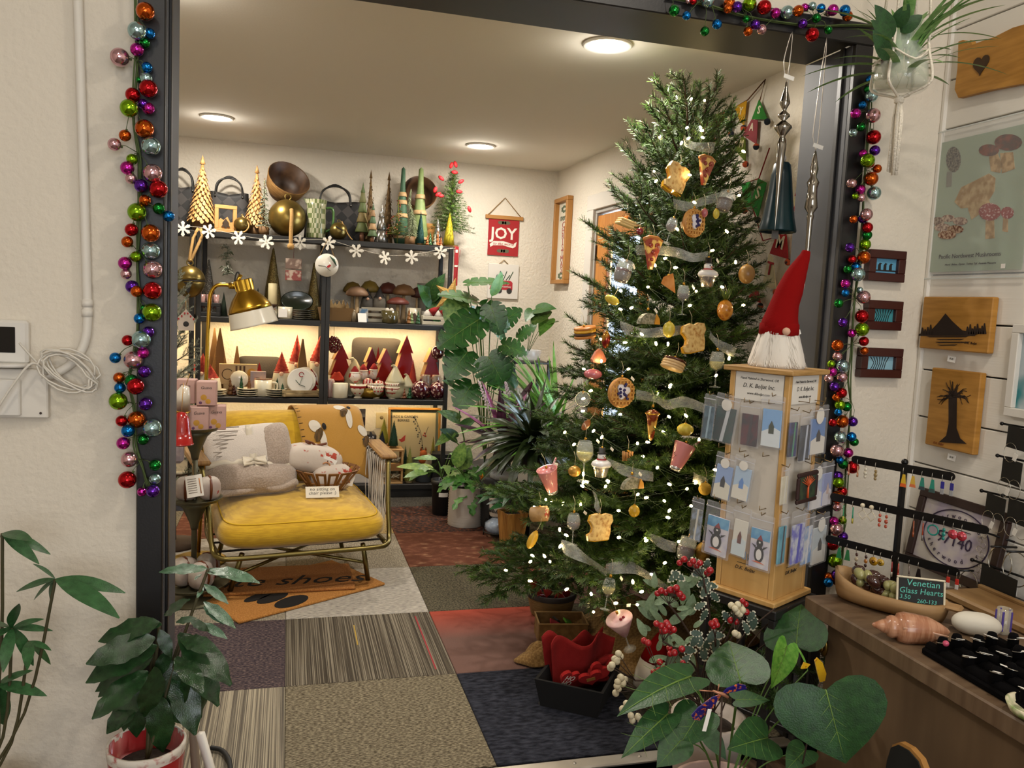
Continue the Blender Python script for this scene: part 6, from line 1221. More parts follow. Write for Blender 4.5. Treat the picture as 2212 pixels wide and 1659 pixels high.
# signs on the far walls
def backthing(name,label,px,py):P=atY(px,py,YB-.002);return thing(name,label,'sign',P),P,mpp(P)
o,P,s=backthing('joy_banner','red hanging banner lettered JOY to the world',1087,513)
part('banner',MB().box((0,-.006,0),(68*s,.004,78*s)),mat('banner_red','#9c2024',.8),o);part('dowel',MB().rbox((0,-.01,42*s),(84*s,.014,8*s),.002),mat('banner_wood','#a8763c',.5),o);part('cord',MB().tube([(-38*s,-.008,44*s),(0,-.006,84*s),(38*s,-.008,44*s)],.0035,6),mat('jute','#9a7a4c',.9),o)
CRM=mat('cream_print','#ded8cc',.7);text('lettering','JOY',34*s,CRM,o,(0,-.0085,7*s),bold=.0025);part('ribbon',MB().prism([(x*s,z*s)for x,z in((-30,-16),(-22,-9),(0,-8),(22,-13),(30,-8),(28,-18),(22,-22),(0,-17),(-22,-18),(-28,-22))],.001,y0=-.009),CRM,o);text('lettering','to the world',9*s,mat('banner_red'),o,(0,-.0095,-14*s),shear=.3)
HOL=mat('holly_print','#5a5a44',.8)
for zc in(31,-29):
 m=MB()
 for x,w_ in((-7,7),(0,5),(7,7)):m.prism([((x+w_*cos(t))*s,(zc+4*sin(t))*s)for t in[2*pi*i/10 for i in range(10)]],.001,y0=-.0088)
 part('holly_print',m,HOL,o)
o,P,s=backthing('truck_sign','white wooden sign with a red Christmas truck',1086,608)
part('board',MB().rbox((0,-.008,0),(68*s,.014,74*s),.002),mat('sign_white','#d4d0c8',.6),o);part('cord',MB().tube([(-10*s,-.008,37*s),(0,-.006,46*s),(10*s,-.008,37*s)],.003,5),mat('jute'),o)
part('truck',MB().prism([(x*s,z*s)for x,z in((-16,-18),(21,-18),(21,-2),(16,2),(-16,2))],.001,y0=-.016).prism([(x*s,z*s)for x,z in((-30,-18),(-16,-18),(-16,2),(-26,-4))],.001,y0=-.016),mat('truck_red','#a82430',.6),o);part('wheels',MB().lathe([(0,0),(6*s,0),(0,.001)],14,T=TR(-8*s,-.017,-20*s)@ROT(pi/2,0,0)).lathe([(0,0),(6*s,0),(0,.001)],14,T=TR(14*s,-.017,-20*s)@ROT(pi/2,0,0)),INK,o);text('lettering','Merry',7*s,CRM,o,(4*s,-.0175,-4*s),shear=.3);text('lettering','Christmas',7*s,CRM,o,(3*s,-.0175,-11*s),shear=.3)
tm=MB()
for i in range(6):tm.tube([(-18*s+i*6*s,-.0165,3*s),(-14*s+i*7*s,-.0165,14*s+(i%2)*8*s)],.003,4)
part('tree_print',tm,mat('print_green','#2c4a34',.7),o)
P=atX(1219,521,XR-.002);q0,q1=atX(1204,428,XR-.002),atX(1232,615,XR-.002);W_=q0.y-q1.y;H_=.56;o=thing('christmas_sign','tall narrow wooden framed Merry Christmas sign in the corner','sign',P,-pi/2)
part('frame',frame_mb(.30,.62,.03,.045,-.022,.003),mat('banner_wood'),o);part('panel',MB().box((0,-.008,0),(.25,.006,.56)),mat('sign_cream','#d8d2c0',.6),o)
RDL=mat('sign_red_letters','#a85a54',.7)
for i,c in enumerate('CHRISTMAS'):text('letter',c,.062,RDL,o,(0,-.013,.115-i*.0405),sx=1.5)
text('lettering','merry',.07,mat('sign_green','#5a6a54',.7),o,(0,-.013,.17),shear=.3)
lm=MB()
for zc in(.23,-.25):
 for k in range(7):a=k*.9;lm.prism([(.05*cos(a)+.022*cos(a+t)*1,zc+.018*sin(a)+.010*sin(a+t))for t in[2*pi*i/8 for i in range(8)]],.001,y0=-.013)
part('holly_print',lm,mat('sign_green'),o)
# goods on the shelves
def sp_(px,row,Y):P,s=stand(px,Y,ZS[row]+.0005);return P,s
SHG=('goods on the top shelf','goods on the second shelf','goods on the third shelf','goods on the bottom shelf')
def on(name,label,cat,px,row,Y,rz=0.,z=None):
 P,s=sp_(px,row,Y)
 if z is not None:P.z=z
 return thing(name,label,cat,P,rz,SHG[row]),s
def lsolo(name,label,cat,px,row,Y,prof,mt,n=18,wob=None,rz=0.):
 P,s=sp_(px,row,Y);return solo(name,label,cat,MB().lathe(scal(prof,s),n,wob=wob),mt,P,rz,SHG[row])
CHIP=mat('wood_chip','#c89c62',.6,c2='#a87a44',ns=30);CHIPD=mat('dark_wood_chip','#5c4426',.7,c2='#7a6038',ns=30);TRUNK=mat('trunk_wood','#6a4c2a',.7)
def chip_tree(label,px,row,Y,H,Wd,mt,n=150,trunk=True,seed=1):
 o,s=on('wooden_tree',label,'tree figurine',px,row,Y);rg=random.Random(seed);m=MB();b0=.1 if trunk else 0
 for k in range(n):
  t=1-(1-k/n)**.62;z=H*(b0+.06+(1-b0-.16)*t);r=Wd/2*(1-t)**.9+1.2;a=k*2.4;L_=max(4,Wd*.22*(1.1-t*.6));w_=L_*.3
  c=V((cos(a)*r*.86,sin(a)*r*.86,z));d=V((cos(a)*.55,sin(a)*.55,-.84));q=V((-sin(a),cos(a),0));e=c+d*L_
  up=d.cross(q)*-1.4
  vs=[c-q*w_*.5,c+q*w_*.5,c+d*L_*.6+q*w_+up,e+q*w_*.4+up*.6,e-q*w_*.4+up*.6,c+d*L_*.6-q*w_+up]
  m.add([tuple(v*s)for v in vs],[(0,1,2,5),(5,2,3,4)],False)
 m.lathe(scal([(Wd*.32,H*(b0+.02)),(Wd*.03,H*.9)],s),12)
 part('chips',m,mt,o);part('tip',MB().lathe(scal([(Wd*.1,H*.88),(Wd*.05,H*.94),(0,H)],s),8),mt,o)
 if trunk:part('base',MB().lathe(scal([(Wd*.33,0),(Wd*.33,H*b0*1.2),(0,H*b0*1.2)],s),16),TRUNK,o)
 return o
def brush_tree(label,px,row,Y,H,Wd,col,seed=0,base='#8a6a3a'):
 o,s=on('bottle_brush_tree',label,'tree figurine',px,row,Y);rg=random.Random(seed+px);m=MB();h0=H*.06
 for k in range(520):
  t=rg.random();z=h0+(H-h0)*t;r=Wd/2*(1-t)**.75*(1 if t>.06 else .8);a=rg.uniform(0,6.28);n_=V((-sin(a),cos(a),0))*.55
  p=V((0,0,z));q=V((cos(a)*r,sin(a)*r,z-r*.12));m.add([tuple((p+n_)*s),tuple((p-n_)*s),tuple((q-n_*.6)*s),tuple((q+n_*.6)*s)],[(0,1,2,3)])
 m.lathe(scal([(Wd*.36,h0),(Wd*.3,H*.3),(Wd*.16,H*.65),(0,H*.97)],s),12)
 part('bristles',m,mat('bristle_'+col,col,.7),o);part('base',MB().lathe(scal([(Wd*.25,0),(Wd*.25,h0),(0,h0)],s),12),mat('brush_base_'+base,base,.6),o)
def tier_tree(label,px,row,Y,H,Wd,cols,tiers=4,m_=.0,rough=.6,trunk='#7a5238',name='tiered_tree',n=12,t0=.10):
 o,s=on(name,label,'tree figurine',px,row,Y)
 for k in range(tiers):
  z0=H*(t0+(1-t0)*k/tiers*.98);z1=H*(t0+(1-t0)*min(1,(k+1.25)/tiers));r0=Wd/2*(1-k/tiers*.85);r1=0 if k==tiers-1 else Wd/2*(1-(k+1)/tiers*.85)*.62
  c=cols[k%len(cols)];part('tier',MB().lathe(scal([(r0*.9,z0),(r0,z0+1),(r1+(r0-r1)*.4,z0+(z1-z0)*.5),(r1,z1)],s),n,smooth=n>10),mat('tier_%s%g'%(c,m_),c,rough,m_),o)
 if t0>0:part('trunk',MB().lathe(scal([(Wd*.16,0),(Wd*.14,H*(t0+.04))],s),10),mat('trunk_'+trunk,trunk,.6),o)
def brass_bell(label,px,row,Y,r,py=None,slot=False,z=None):
 P,s=sp_(px,row,Y);o=thing('brass_bell',label,'bell',P+V((0,0,r*s*.98)),group=SHG[row]);R_=r*s
 part('sphere',MB().ball((0,0,0),R_,28,18),mat('antique_brass','#8a7238',.32,.85,c2='#6a5a30',ns=8),o)
 if slot:part('slot',MB().rbox((-R_*.1,-R_*.95,R_*.2),(R_*.9,R_*.12,R_*.13),.001,T=ROT(0,.5,0)),mat('dark_slot','#1a1410',.8),o)
 part('ring',MB().tube(arc((0,0,R_*1.12),R_*.16,0,2*pi,12)[:-1],R_*.035,6,closed=True),mat('antique_brass'),o)
 return o,R_
JUTE=mat('jute_rope','#a8834e',.95,bump=.8,bs=150)
BLKW=mat('black_weave','#121110',.6,c2='#34302e',ns=17,kind='checker',rot=(0,.78,.0),bump=.6,bs=17,bk='checker');BLKL=mat('black_leather','#15130f',.4)
def tote(label,px,row,Y,w_,h_,seed=0,hw=.62):
 o,s=on('woven_tote',label,'bag',px,row,Y);d=34
 def body(u,v):
  a=2*pi*u;e=.5;x=math.copysign(abs(cos(a))**e,cos(a));y=math.copysign(abs(sin(a))**e,sin(a));k=1-.12*v;sag=-.16*h_*v*(abs(cos(a*2+.0))**2 if v>.8 else 0);return(x*w_/2*k*s,y*d/2*(1-.3*v)*s,(v*h_+sag*.4*(1-abs(x))*v)*s)
 part('body',MB().grid(body,36,10,th=.002),BLKW,o);part('bottom',MB().rbox((0,0,.002),(w_*.9*s,d*.8*s,.003),.001),BLKL,o)
 for k in(-1,1):part('handle',MB().tube(smooth_path([(-w_*hw/2*s,k*d*.34*s,h_*.86*s),(-w_*hw*.42*s,k*d*.30*s,h_*1.2*s),(0,k*d*.26*s,h_*(1.36+.03*k)*s),(w_*hw*.42*s,k*d*.30*s,h_*1.2*s),(w_*hw/2*s,k*d*.34*s,h_*.86*s)],5),2.1*s,6),BLKL,o)
 for k in(-1,1):part('rivet',MB().ball((k*w_*hw/2*s,-d*.36*s,h_*.9*s),1.6*s,8,6),mat('silver_rivet','#a8a49c',.3,1.),o)
 # top shelf
tote('large black woven tote at the left end of the top shelf',392,0,5.80,74,98);tote('black woven tote with twin handles behind the pale wood tree',494,0,5.80,90,90);tote('black woven tote behind the ceramic pitcher',722,0,5.82,130,88,hw=.5)
chip_tree('large pale wood chip tree on the top shelf',436,0,5.62,162,60,CHIP,170);chip_tree('smaller pale wood chip tree beside the woven bowl',553,0,5.66,150,52,CHIP,150,seed=4)
o,s=on('nativity_cutout','small wooden nativity cut out between the pale trees','figurine',487,0,5.58,.25)
part('frame',frame_mb(46*s,58*s,8*s,8*s,0,.002,(0,29*s)),mat('cutout_wood','#b98a50',.6),o);part('hills',MB().prism([(x*s,z*s)for x,z in((-16,8),(16,8),(16,24),(10,22),(4,34),(-4,26),(-10,30),(-16,24))],5*s),mat('cutout_wood'),o);part('trees',MB().prism([(x*s,z*s)for x,z in((-2,8),(2,8),(2,12),(9,12),(4,20),(7,20),(0,30),(-7,20),(-4,20),(-9,12),(-2,12))],2*s,y0=-2.5*s),mat('cutout_dark','#3a2a1a',.7),o)
o,R_=brass_bell('small brass bell with a jute cord beside the nativity cut out',523,0,5.57,18);part('cord',MB().tube(smooth_path([(0,-R_*.2,R_*1.1),(R_*.8,-R_*.8,0),(R_*.3,-R_*1.1,-R_*.85),(-R_*.8,-R_*1.1,-R_*.9),(-R_*1.2,-R_,-R_*.95)],4),.005,6),JUTE,o)
o,s=on('frosted_twig_tree','thin frosted green tree on a cut log base','tree figurine',570,0,5.57);m=MB();rg=random.Random(5)
for k in range(160):t=rg.random();a=rg.uniform(0,6.28);r=15*(1-t)+2;m.tube([(0,0,(20+98*t)*s),(cos(a)*r*s,sin(a)*r*s,(16+98*t)*s)],.0022,3)
part('needles',m,mat('frosted_needles','#8a9078',.8),o);part('log_base',MB().lathe(scal([(11,0),(11,18),(0,18)],s),14),TRUNK,o);part('stem',MB().tube([(0,0,16*s),(0,0,120*s)],.003,5),TRUNK,o)
BASK=mat('basket_weave','#7a5428',.75,c2='#94703c',ns=20,st=(1,1,9),bump=.9,bs=22,bst=(1,1,14));BASKI=mat('basket_inside','#3c2818',.5,c2='#543a24',ns=12)
def bowl_basket(label,px,py,Y,w_,h_,rot):
 P=atY(px,py,Y);s=mpp(P);o=thing('woven_bowl',label,'bowl',P,rot=rot,group=SHG[0])
 part('outside',MB().lathe(scal([(0,-h_*.5),(w_*.22,-h_*.5),(w_*.3,-h_*.49),(w_*.43,-h_*.1),(w_*.5,h_*.5),(w_*.49,h_*.52)],s),30,cap=False),BASK,o);part('inside',MB().lathe(scal([(w_*.49,h_*.52),(w_*.465,h_*.5),(w_*.4,-h_*.08),(w_*.27,-h_*.42),(0,-h_*.44)],s),30,cap=False),BASKI,o);return o
bowl_basket('big woven bowl tipped on its side above the brass bell',616,402,5.78,92,52,(radians(48),radians(28),0));bowl_basket('woven bowl with a shiny brown inside behind the green trees',905,424,5.84,74,44,(radians(72),radians(-6),0))
o,R_=brass_bell('large aged brass bell with a rope tassel on the shelf edge',620,0,5.58,40);tp_=MB().tube(smooth_path([(R_*.2,-R_*.9,R_*.4),(R_*.22,-R_*1.06,0),(R_*.2,-R_*1.1,-R_*.8),(R_*.2,-R_*1.12,-R_*1.5)],4),[.012]*12+[.009],8);tp_.ball((R_*.2,-R_*1.12,-R_*1.55),.022,10,8);part('rope_tassel',tp_,JUTE,o)
brass_bell('small brass dome bell behind the ceramic pitcher',690,0,5.78,18)[0].location.z+=.13;bpy.data.objects['brass_bell.002'].location.z-=.13
o,s=on('ceramic_pitcher','white and green patterned ceramic pitcher','pitcher',682,0,5.58);PIT=mat('pitcher_glaze','#aaa88a',.35,c2='#5f6a3e',ns=70,kind='checker',st=(1,1,.45),lo=.3,hi=.9,coat=.2)
part('body',MB().lathe(scal([(20,0),(21,2),(20,40),(20,66),(22,82),(21,82),(18,64),(18,4),(0,3)],s),26),PIT,o);part('spout',MB().prism([(x*s,z*s)for x,z in((-20,70),(-20,82),(-27,83))],12*s,y0=-6*s),PIT,o);part('handle',MB().tube(smooth_path([(20*s,0,66*s),(33*s,0,66*s),(36*s,0,50*s),(33*s,0,26*s),(20*s,0,16*s)],4),2.6*s,8),mat('green_handle','#4a7a34',.3,coat=.4),o)
o,R_=brass_bell('round brass jingle bell with a slot beside the pitcher',731,0,5.56,19,slot=True);part('cord',MB().tube(smooth_path([(R_*.3,-R_*.3,R_*1.1),(R_*1.0,-R_*.7,-R_*.3),(R_*1.5,-R_*.8,-R_*.92)],4),.004,5),JUTE,o)
tier_tree('green washed wooden tree with tan bands, left of the metal cones',781,0,5.62,128,30,['#5a6236','#7a6a40','#566238','#6a6a40','#4f6034'],5,t0=.16);tier_tree('short green and tan wooden tree before the silver cone',804,0,5.56,84,22,['#4a5c38','#a08058','#4a6040','#947450','#42583a'],5,t0=.14)
chip_tree('tall dark wood chip tree, left of its pair',797,0,5.76,158,34,CHIPD,90,False,7);chip_tree('tall dark wood chip tree, right of its pair',836,0,5.76,156,36,CHIPD,90,False,8)
SILC=['#a8a49c'];tier_tree('silver metal cone tree beside the short green tree',823,0,5.64,84,32,SILC,3,.9,.25,name='metal_tree',n=20,t0=0.02);tier_tree('small silver metal cone tree by the yellow bottle brush tree',944,0,5.62,62,28,SILC,3,.9,.25,name='metal_tree',n=20,t0=0.02)
def tall_tree(label,px,Y,H,Wd,c1,c2,bands):
 o,s=on('carved_tree',label,'tree figurine',px,0,Y)
 part('cone',MB().lathe(scal([(Wd*.36,0),(Wd*.5,H*.08),(Wd*.3,H*.45),(Wd*.16,H*.75),(Wd*.12,H*.97),(0,H)],s),14),mat('carved_'+c1,c1,.6,c2=c2,ns=20),o)
 for b in bands:r=Wd*(.5-.42*b);part('band',MB().lathe(scal([(r*1.12,H*b),(r*1.16,H*(b+.005)),(r*.95,H*(b+.055))],s),14),mat('carved_band','#a88a60',.6),o)
tall_tree('tall dark green carved tree with tan bands',866,5.68,166,34,'#2c4a34','#3a5a40',(.08,.35,.52,.62));tall_tree('tall pale green carved tree with tan bands',904,5.70,168,42,'#6a7c48','#7c8c58',(.08,.4,.6))
o,s=on('beaded_wire_tree','small green wire tree with tiny red beads','tree figurine',858,0,5.56);m=MB();bd=MB();rg=random.Random(13)
for k in range(90):
 t=rg.random()**1.3;a=rg.uniform(0,6.28);r=23*(1-t)+2;z=22+78*t;e=(cos(a)*r*s,sin(a)*r*s,(z-4)*s);m.tube([(0,0,z*s),e],.0016,3)
 if k%2==0:bd.ball(e,1.5*s,5,4)
m.tube([(0,0,0),(0,0,100*s)],.0025,4);part('wires',m,mat('gold_green_wire','#6a6e2c',.35,.5),o);part('beads',bd,mat('tiny_red_beads','#8a3a24',.3),o)
o,s=on('fuzzy_tree','slender fuzzy pale green tree on a log slice','tree figurine',885,0,5.55);m=MB();rg=random.Random(14)
for k in range(420):t=rg.random();a=rg.uniform(0,6.28);r=(14*(1-t)**1.4+2.5);z=18+100*t;x0=4*sin(t*6);m.tube([((x0)*s,0,z*s),((x0+cos(a)*r)*s,sin(a)*r*s,(z-7)*s)],.0013,3)
part('fuzz',m,mat('pale_fuzz','#8a9270',.95),o);part('log_slice',MB().lathe(scal([(11,0),(11,17),(0,17)],s),14),TRUNK,o)
brush_tree('dark teal bottle brush tree on the top shelf',907,0,5.56,74,26,'#12403a');brush_tree('bright yellow bottle brush tree at the shelf end',969,0,5.58,78,34,'#a89a1c',base='#b08a5a')
lsolo('wicker_planter','tall honey coloured wicker planter behind the teal tree','basket',924,0,5.74,[(11,0),(12,2),(14,46),(14,50),(12,50),(10,4),(0,3)],mat('honey_wicker','#94662c',.7,bump=.9,bs=30,bst=(1,1,8)))
for k,(x,h_,c,nm_)in enumerate(((923,22,'#a8683c','tiny copper glass tree, leftmost of five'),(929,30,'#4a7048','tiny green glass tree among the copper ones'),(939,28,'#a8a890','tiny silvery green glass tree among the copper ones'),(945,36,'#b4744a','tallest tiny copper glass tree'),(952,20,'#a86038','shortest tiny copper glass tree'))):tier_tree(nm_,x,0,5.53,h_,10,[c],4,.6,.2,name='glass_tree',n=14,t0=.05)
P,s=sp_(972,0,5.72);o=thing('berry_pine_tree','small pine tree with red bird and ribbon picks on the shelf end','tree figurine',P,group=SHG[0]);m=MB();rg=random.Random(15)
for k in range(170):
 t=k/170;a=k*2.4;r=(46*(1-t)+8)*rg.uniform(.7,1.05);z=40+115*t;b=V((0,0,z))*s;e=V((cos(a)*r,sin(a)*r,z+10-14*(1-t)))*s
 if abs(e.y)>.2:e.y*=.6
 needle_twig(m,[b,(b+e)/2+V((0,0,.004)),e],.02,.006,3,rg)
part('foliage',m,NEED[1],o);part('trunk',MB().tube([(0,0,0),(0,0,150*s)],.006,6).lathe(scal([(18,0),(18,8),(0,9)],s),14),TRUNK,o)
for(x,y)in((975,357),(984,355),(996,392),(992,414),(952,423),(946,420),(953,385),(1014,452),(940,410),(982,372)):part('red_pick',MB().ball((0,0,0),.016,8,6,(1.5,.5,.8)),mat('pick_red','#b4161e',.6),o,atY(x,y,5.6)-P,(0,.6*(x%5-2),0))
# snowflake garland along the top rail
FELT=mat('white_felt','#d8d2c4',.9)
def flake(R_):
 m=MB()
 for k in range(6):
  T=ROT(0,k*pi/3,0);m.rbox((0,0,R_*.5),(R_*.26,.005,R_),.001,T)
  for q in(-1,1):m.rbox((q*R_*.2,.0003,R_*.62),(R_*.16,.005,R_*.42),.001,T@TR(q*R_*.08,0,R_*.12)@ROT(0,q*.75,0)@TR(-q*R_*.1,0,-R_*.1))
 return m
sg=thing('snowflake_garland','string of white felt snowflakes along the top shelf edge','garland',atY(700,520,SY0-.02));fm_=flake(.048).mesh('snowflake',FELT);pts_=[]
for k,(x,y)in enumerate(((395,494),(451,500),(515,514),(576,523),(648,524),(710,525),(770,542),(831,557),(889,556),(951,545))):
 P=atY(x,y,SY0-.022)-sg.location;pts_.append(P);part('snowflake',fm_,None,sg,P,(0,.25*k,.5*sin(k*2)),.98)
part('string',MB().tube(smooth_path([p+V((0,.004,.018))for p in pts_]+[atY(985,536,SY0-.02)-sg.location],4),.0012,4),mat('white_string','#c8c0b0',.8),sg)
# second shelf
GLIT=mat('glitter_gold','#5a4a26',.35,.6,c2='#b8a05a',ns=300,lo=.5,hi=.66,bump=.8,bs=200);GLITS=mat('glitter_silver','#4a4640',.3,.6,c2='#b0aca0',ns=260,lo=.5,hi=.66,bump=.8,bs=200)
def glit(label,px,Y,H,Wd,mt):return lsolo('glitter_cone_tree',label,'tree figurine',px,1,Y,[(Wd/2,0),(Wd/2,2),(Wd*.36,H*.4),(Wd*.17,H*.75),(Wd*.05,H*.97),(0,H)],mt,20,lambda a,z:1+.05*sin(9*a+300*z))
glit('silver glitter cone tree at the left end of the second shelf',450,5.74,120,34,GLITS);glit('tall gold glitter cone tree behind the pillar candle',588,5.76,150,44,GLIT);glit('gold glitter cone tree behind the round plate',676,5.78,122,34,GLIT);lsolo('dark_cone_tree','small dark green cone tree by the black box','tree figurine',483,1,5.68,[(8,0),(4,30),(0,52)],mat('dark_fir','#1e2a1a',.8),10)
lsolo('pillar_candle','cream pillar candle before the gold glitter tree','candle',588,1,5.6,[(9,30),(9.5,31),(9.5,74),(8,75),(0,73)],mat('candle_wax','#c4b68c',.6,sub=.1)).location.z+=0
lsolo('candle_holder','dark wooden candle holder under the pillar candle','candle holder',588,1,5.6,[(12,0),(12,3),(5,8),(5,22),(11,28),(11,30),(0,30)],mat('dark_holder','#3a2418',.5))
P=atY(490,560,5.60);s=mpp(P);o=thing('mistletoe_swag','hanging sprig of frosted mistletoe under the top shelf','swag',P,group=SHG[1]);rg=random.Random(2);m=MB()
for k in range(60):
 a=rg.uniform(0,6.28);r=rg.uniform(3,19);z=rg.uniform(-34,30);m.tube([(0,0,z*s),(cos(a)*r*.6*s,sin(a)*r*.4*s,(z+3)*s),(cos(a)*r*s,sin(a)*r*.5*s,(z-3)*s)],[.002,.005,.001],4)
part('sprigs',m,mat('frosted_sprig','#4f5a40',.8,c2='#a8a898',ns=40),o);part('string',MB().tube([(0,0,-30*s),(0,0,1.70-P.z)],.0012,4),mat('white_string'),o)
o,s=on('bottle_crate','black crate of pink glass tumblers on the second shelf','crate',452,1,5.6);part('crate',frame_mb(46*s,28*s,8*s,.1,0,.002,(0,14*s)).box((0,0,3*s),(40*s,.09,3*s)),mat('black_crate','#181614',.6),o)
for k in range(3):
 part('tumbler',MB().lathe(scal([(5,0),(6.5,30),(6,30),(4.6,1),(0,1)],s),12),mat('pink_glass','#b08880',.08,.2,coat=1.),o,((-14+14*k)*s,0,16*s))
o,s=on('pine_trio','trio of tiny dark pine trees behind the lamp shade','tree figurine',551,1,5.72)
for x,h_ in((-6,66),(5,46),(11,34)):part('pine',MB().lathe(scal([(9*h_/60,14),(5,16+h_*.3),(6,16+h_*.32),(2.5,16+h_*.65),(3,16+h_*.67),(0,18+h_)],s),10),mat('dark_fir'),o,(x*s,0,0))
part('snow_base',MB().rbox((2*s,0,7*s),(34*s,14*s,14*s),.003),mat('snow_base','#8a8880',.7),o)
P=atY(634,582,5.55);s=mpp(P);o=thing('hanging_plaques','two small printed wooden plaques on a red string','sign',P,group=SHG[1])
for z,c in((12,'#6a5448'),(-13,'#7a3a34')):part('plaque',MB().rbox((0,0,z*s),(34*s,.008,22*s),.002),mat('plaque_'+c,c,.6,c2='#a89484',ns=22,lo=.5,hi=.6),o)
part('string',MB().tube([(0,0,24*s),(0,0,1.70-P.z)],.0012,4).tube([(-8*s,0,2*s),(8*s,0,-2*s)],.0012,4),mat('red_string','#7a2020',.8),o)
P=atY(706,573,SY0-.025);s=mpp(P);o=thing('hanging_plate','round white plate with a red bird hung on twine','plate',P,group=SHG[1]);part('disc',MB().lathe(scal([(0,2),(24,2),(25,0),(24,-2),(0,-2)],s),32,T=ROT(pi/2,0,0)),mat('plate_white','#d0cabc',.3,coat=.4),o);part('twine',MB().tube([(-16*s,.002,18*s),(0,.004,56*s),(16*s,.002,18*s)],.0022,5),JUTE,o)
m=MB();[m.tube([((6+3*k)*s,-.008,(20-2*k)*s),((14+2*k)*s,-.008,(9-3*k)*s)],.003,4)for k in range(4)];part('pine_print',m,mat('print_green'),o);part('bird_print',MB().prism([(x*s,z*s)for x,z in((0,-2),(6,2),(9,0),(5,-5),(1,-5))],.001,y0=-.0085),mat('banner_red'),o);part('branch_print',MB().tube([(-18*s,-.0078,-1*s),(-4*s,-.0078,-2*s),(8*s,-.0078,-12*s)],.0012,4),INK,o)
GPL=mat('green_platter','#16281a',.15,coat=.8)
o,s=on('oval_platter','dark green oval platter standing on the second shelf','platter',641,1,5.74);part('dish',MB().lathe([(0,-.004),(20*s,-.004),(33*s,.006),(34*s,.009),(32*s,.009),(20*s,.002),(0,.002)],30,T=TR(0,0,38*s)@ROT(pi/2-.2,0,0)@Matrix.Diagonal((1,.62,1,1))),GPL,o)
part('easel',MB().tube([(-10*s,.01,0),(-10*s,.01,18*s)],.003,5).tube([(10*s,.01,0),(10*s,.01,18*s)],.003,5).box((0,.02,3*s),(30*s,.02,4*s)),mat('dark_holder'),o)
CRG=mat('cream_glaze','#c4bca4',.35,coat=.3)
def mug(label,px,row,Y,h_,w_,mt,rim=None,handle=1,extra=None):
 o,s=on('mug',label,'mug',px,row,Y);part('cup',MB().lathe(scal([(w_*.44,0),(w_*.5,2),(w_*.5,h_),(w_*.46,h_),(w_*.45,3),(0,3)],s),24),mt,o)
 if handle:part('handle',MB().tube(smooth_path([(handle*w_*.48*s,0,h_*.8*s),(handle*w_*.78*s,0,h_*.75*s),(handle*w_*.8*s,0,h_*.4*s),(handle*w_*.48*s,0,h_*.2*s)],4),w_*.06*s,7),mt,o)
 if rim:part('rim',MB().lathe(scal([(w_*.505,h_-1),(w_*.51,h_+.6),(w_*.45,h_+.6)],s),24,cap=False),rim,o)
 return o,s
o,s=mug('small white mug with a printed label behind the lamp shade',616,1,5.56,26,30,CRG,None,0);part('label',MB().box((-5*s,-15.4*s,13*s),(18*s,.001,18*s)),TAGW,o)
def gnome(label,px,row,Y,H,Wd,hat,body='#b0a894',z=None,lean=0.):
 o,s=on('gnome_figure',label,'gnome',px,row,Y,z=z);part('beard',MB().lathe(scal([(Wd*.42,0),(Wd*.5,3),(Wd*.48,H*.25),(Wd*.38,H*.54),(0,H*.6)],s),16,wob=lambda a,q:1+.07*sin(8*a)),mat('gnome_beard_'+body,body,.9),o)
 SHR=Matrix(((1,0,lean/H*1.6,-lean*.75*s),(0,1,0,0),(0,0,1,0),(0,0,0,1)))
 part('hat',MB().lathe(scal([(Wd*.4*(1-i/18)*(1.06 if i%2 else .94),H*(.5+.5*i/18))for i in range(19)],s),16,T=SHR),hat,o);part('nose',MB().ball((0,-Wd*.38*s,H*.5*s),Wd*.11*s,8,6),mat('nose_felt'),o)
RKN=mat('red_knit','#b0402e',.9,c2='#8a2a20',ns=40)
gnome('tiny grey hatted gnome beside the white mug',593,1,5.6,40,15,mat('grey_felt','#8f8c84',.9))
def plate_stack(label,px,row,Y,n,w_,dz,mt,group):
 P,s=sp_(px,row,Y);me=MB().lathe(scal([(w_*.28,0),(w_*.3,.6),(w_*.5,dz*.55),(w_*.5,dz*.75),(w_*.3,1.4),(0,1.4)],s),28).mesh('plate',mt)
 for k in range(n):o=part('plate',me,None,None,P+V((0,0,k*dz*s)));tag(o,label,'plate',group)
plate_stack('dark rimmed plate in the stack before the green platter',656,1,5.57,5,46,4.4,mat('dark_rim_plate','#b8b09a',.3,c2='#2a2a22',ns=2.2,kind='voronoi',lo=.012*30,hi=.5,coat=.4),'plates stacked on the second shelf')
KRAFT=mat('kraft_card','#7a5c36',.8)
o,s=on('kraft_tray','kraft card tray of wooden ornaments on the second shelf','tray',724,1,5.62);part('tray',MB().add([tuple(V(p)*s)for p in((-32,-16,0),(32,-16,0),(32,16,0),(-32,16,0),(-38,-19,28),(38,-19,28),(38,19,28),(-38,19,28))],[(3,2,1,0),(0,1,5,4),(1,2,6,5),(2,3,7,6),(3,0,4,7)]),KRAFT,o)
rg=random.Random(3)
for k in range(7):
 P,s=sp_(696+9*k,1,5.60+.02*(k%2));P.z+=28*s;w_=5.5
 solo('wooden_ornament','pale wooden cut out ornament with string in the kraft tray','ornament',MB().prism([(x*s,z*s)for x,z in((-w_,-8),(w_,-8),(w_,4),(0,12+3*(k%3)),(-w_,4))],.005).tube([(0,.002,12*s),(5*s,.002,17*s),(9*s,.0,10*s)],.0012,4),mat('pale_cutout','#a88a5c',.7),P,.3*(k-3),'wooden ornaments in the kraft tray')
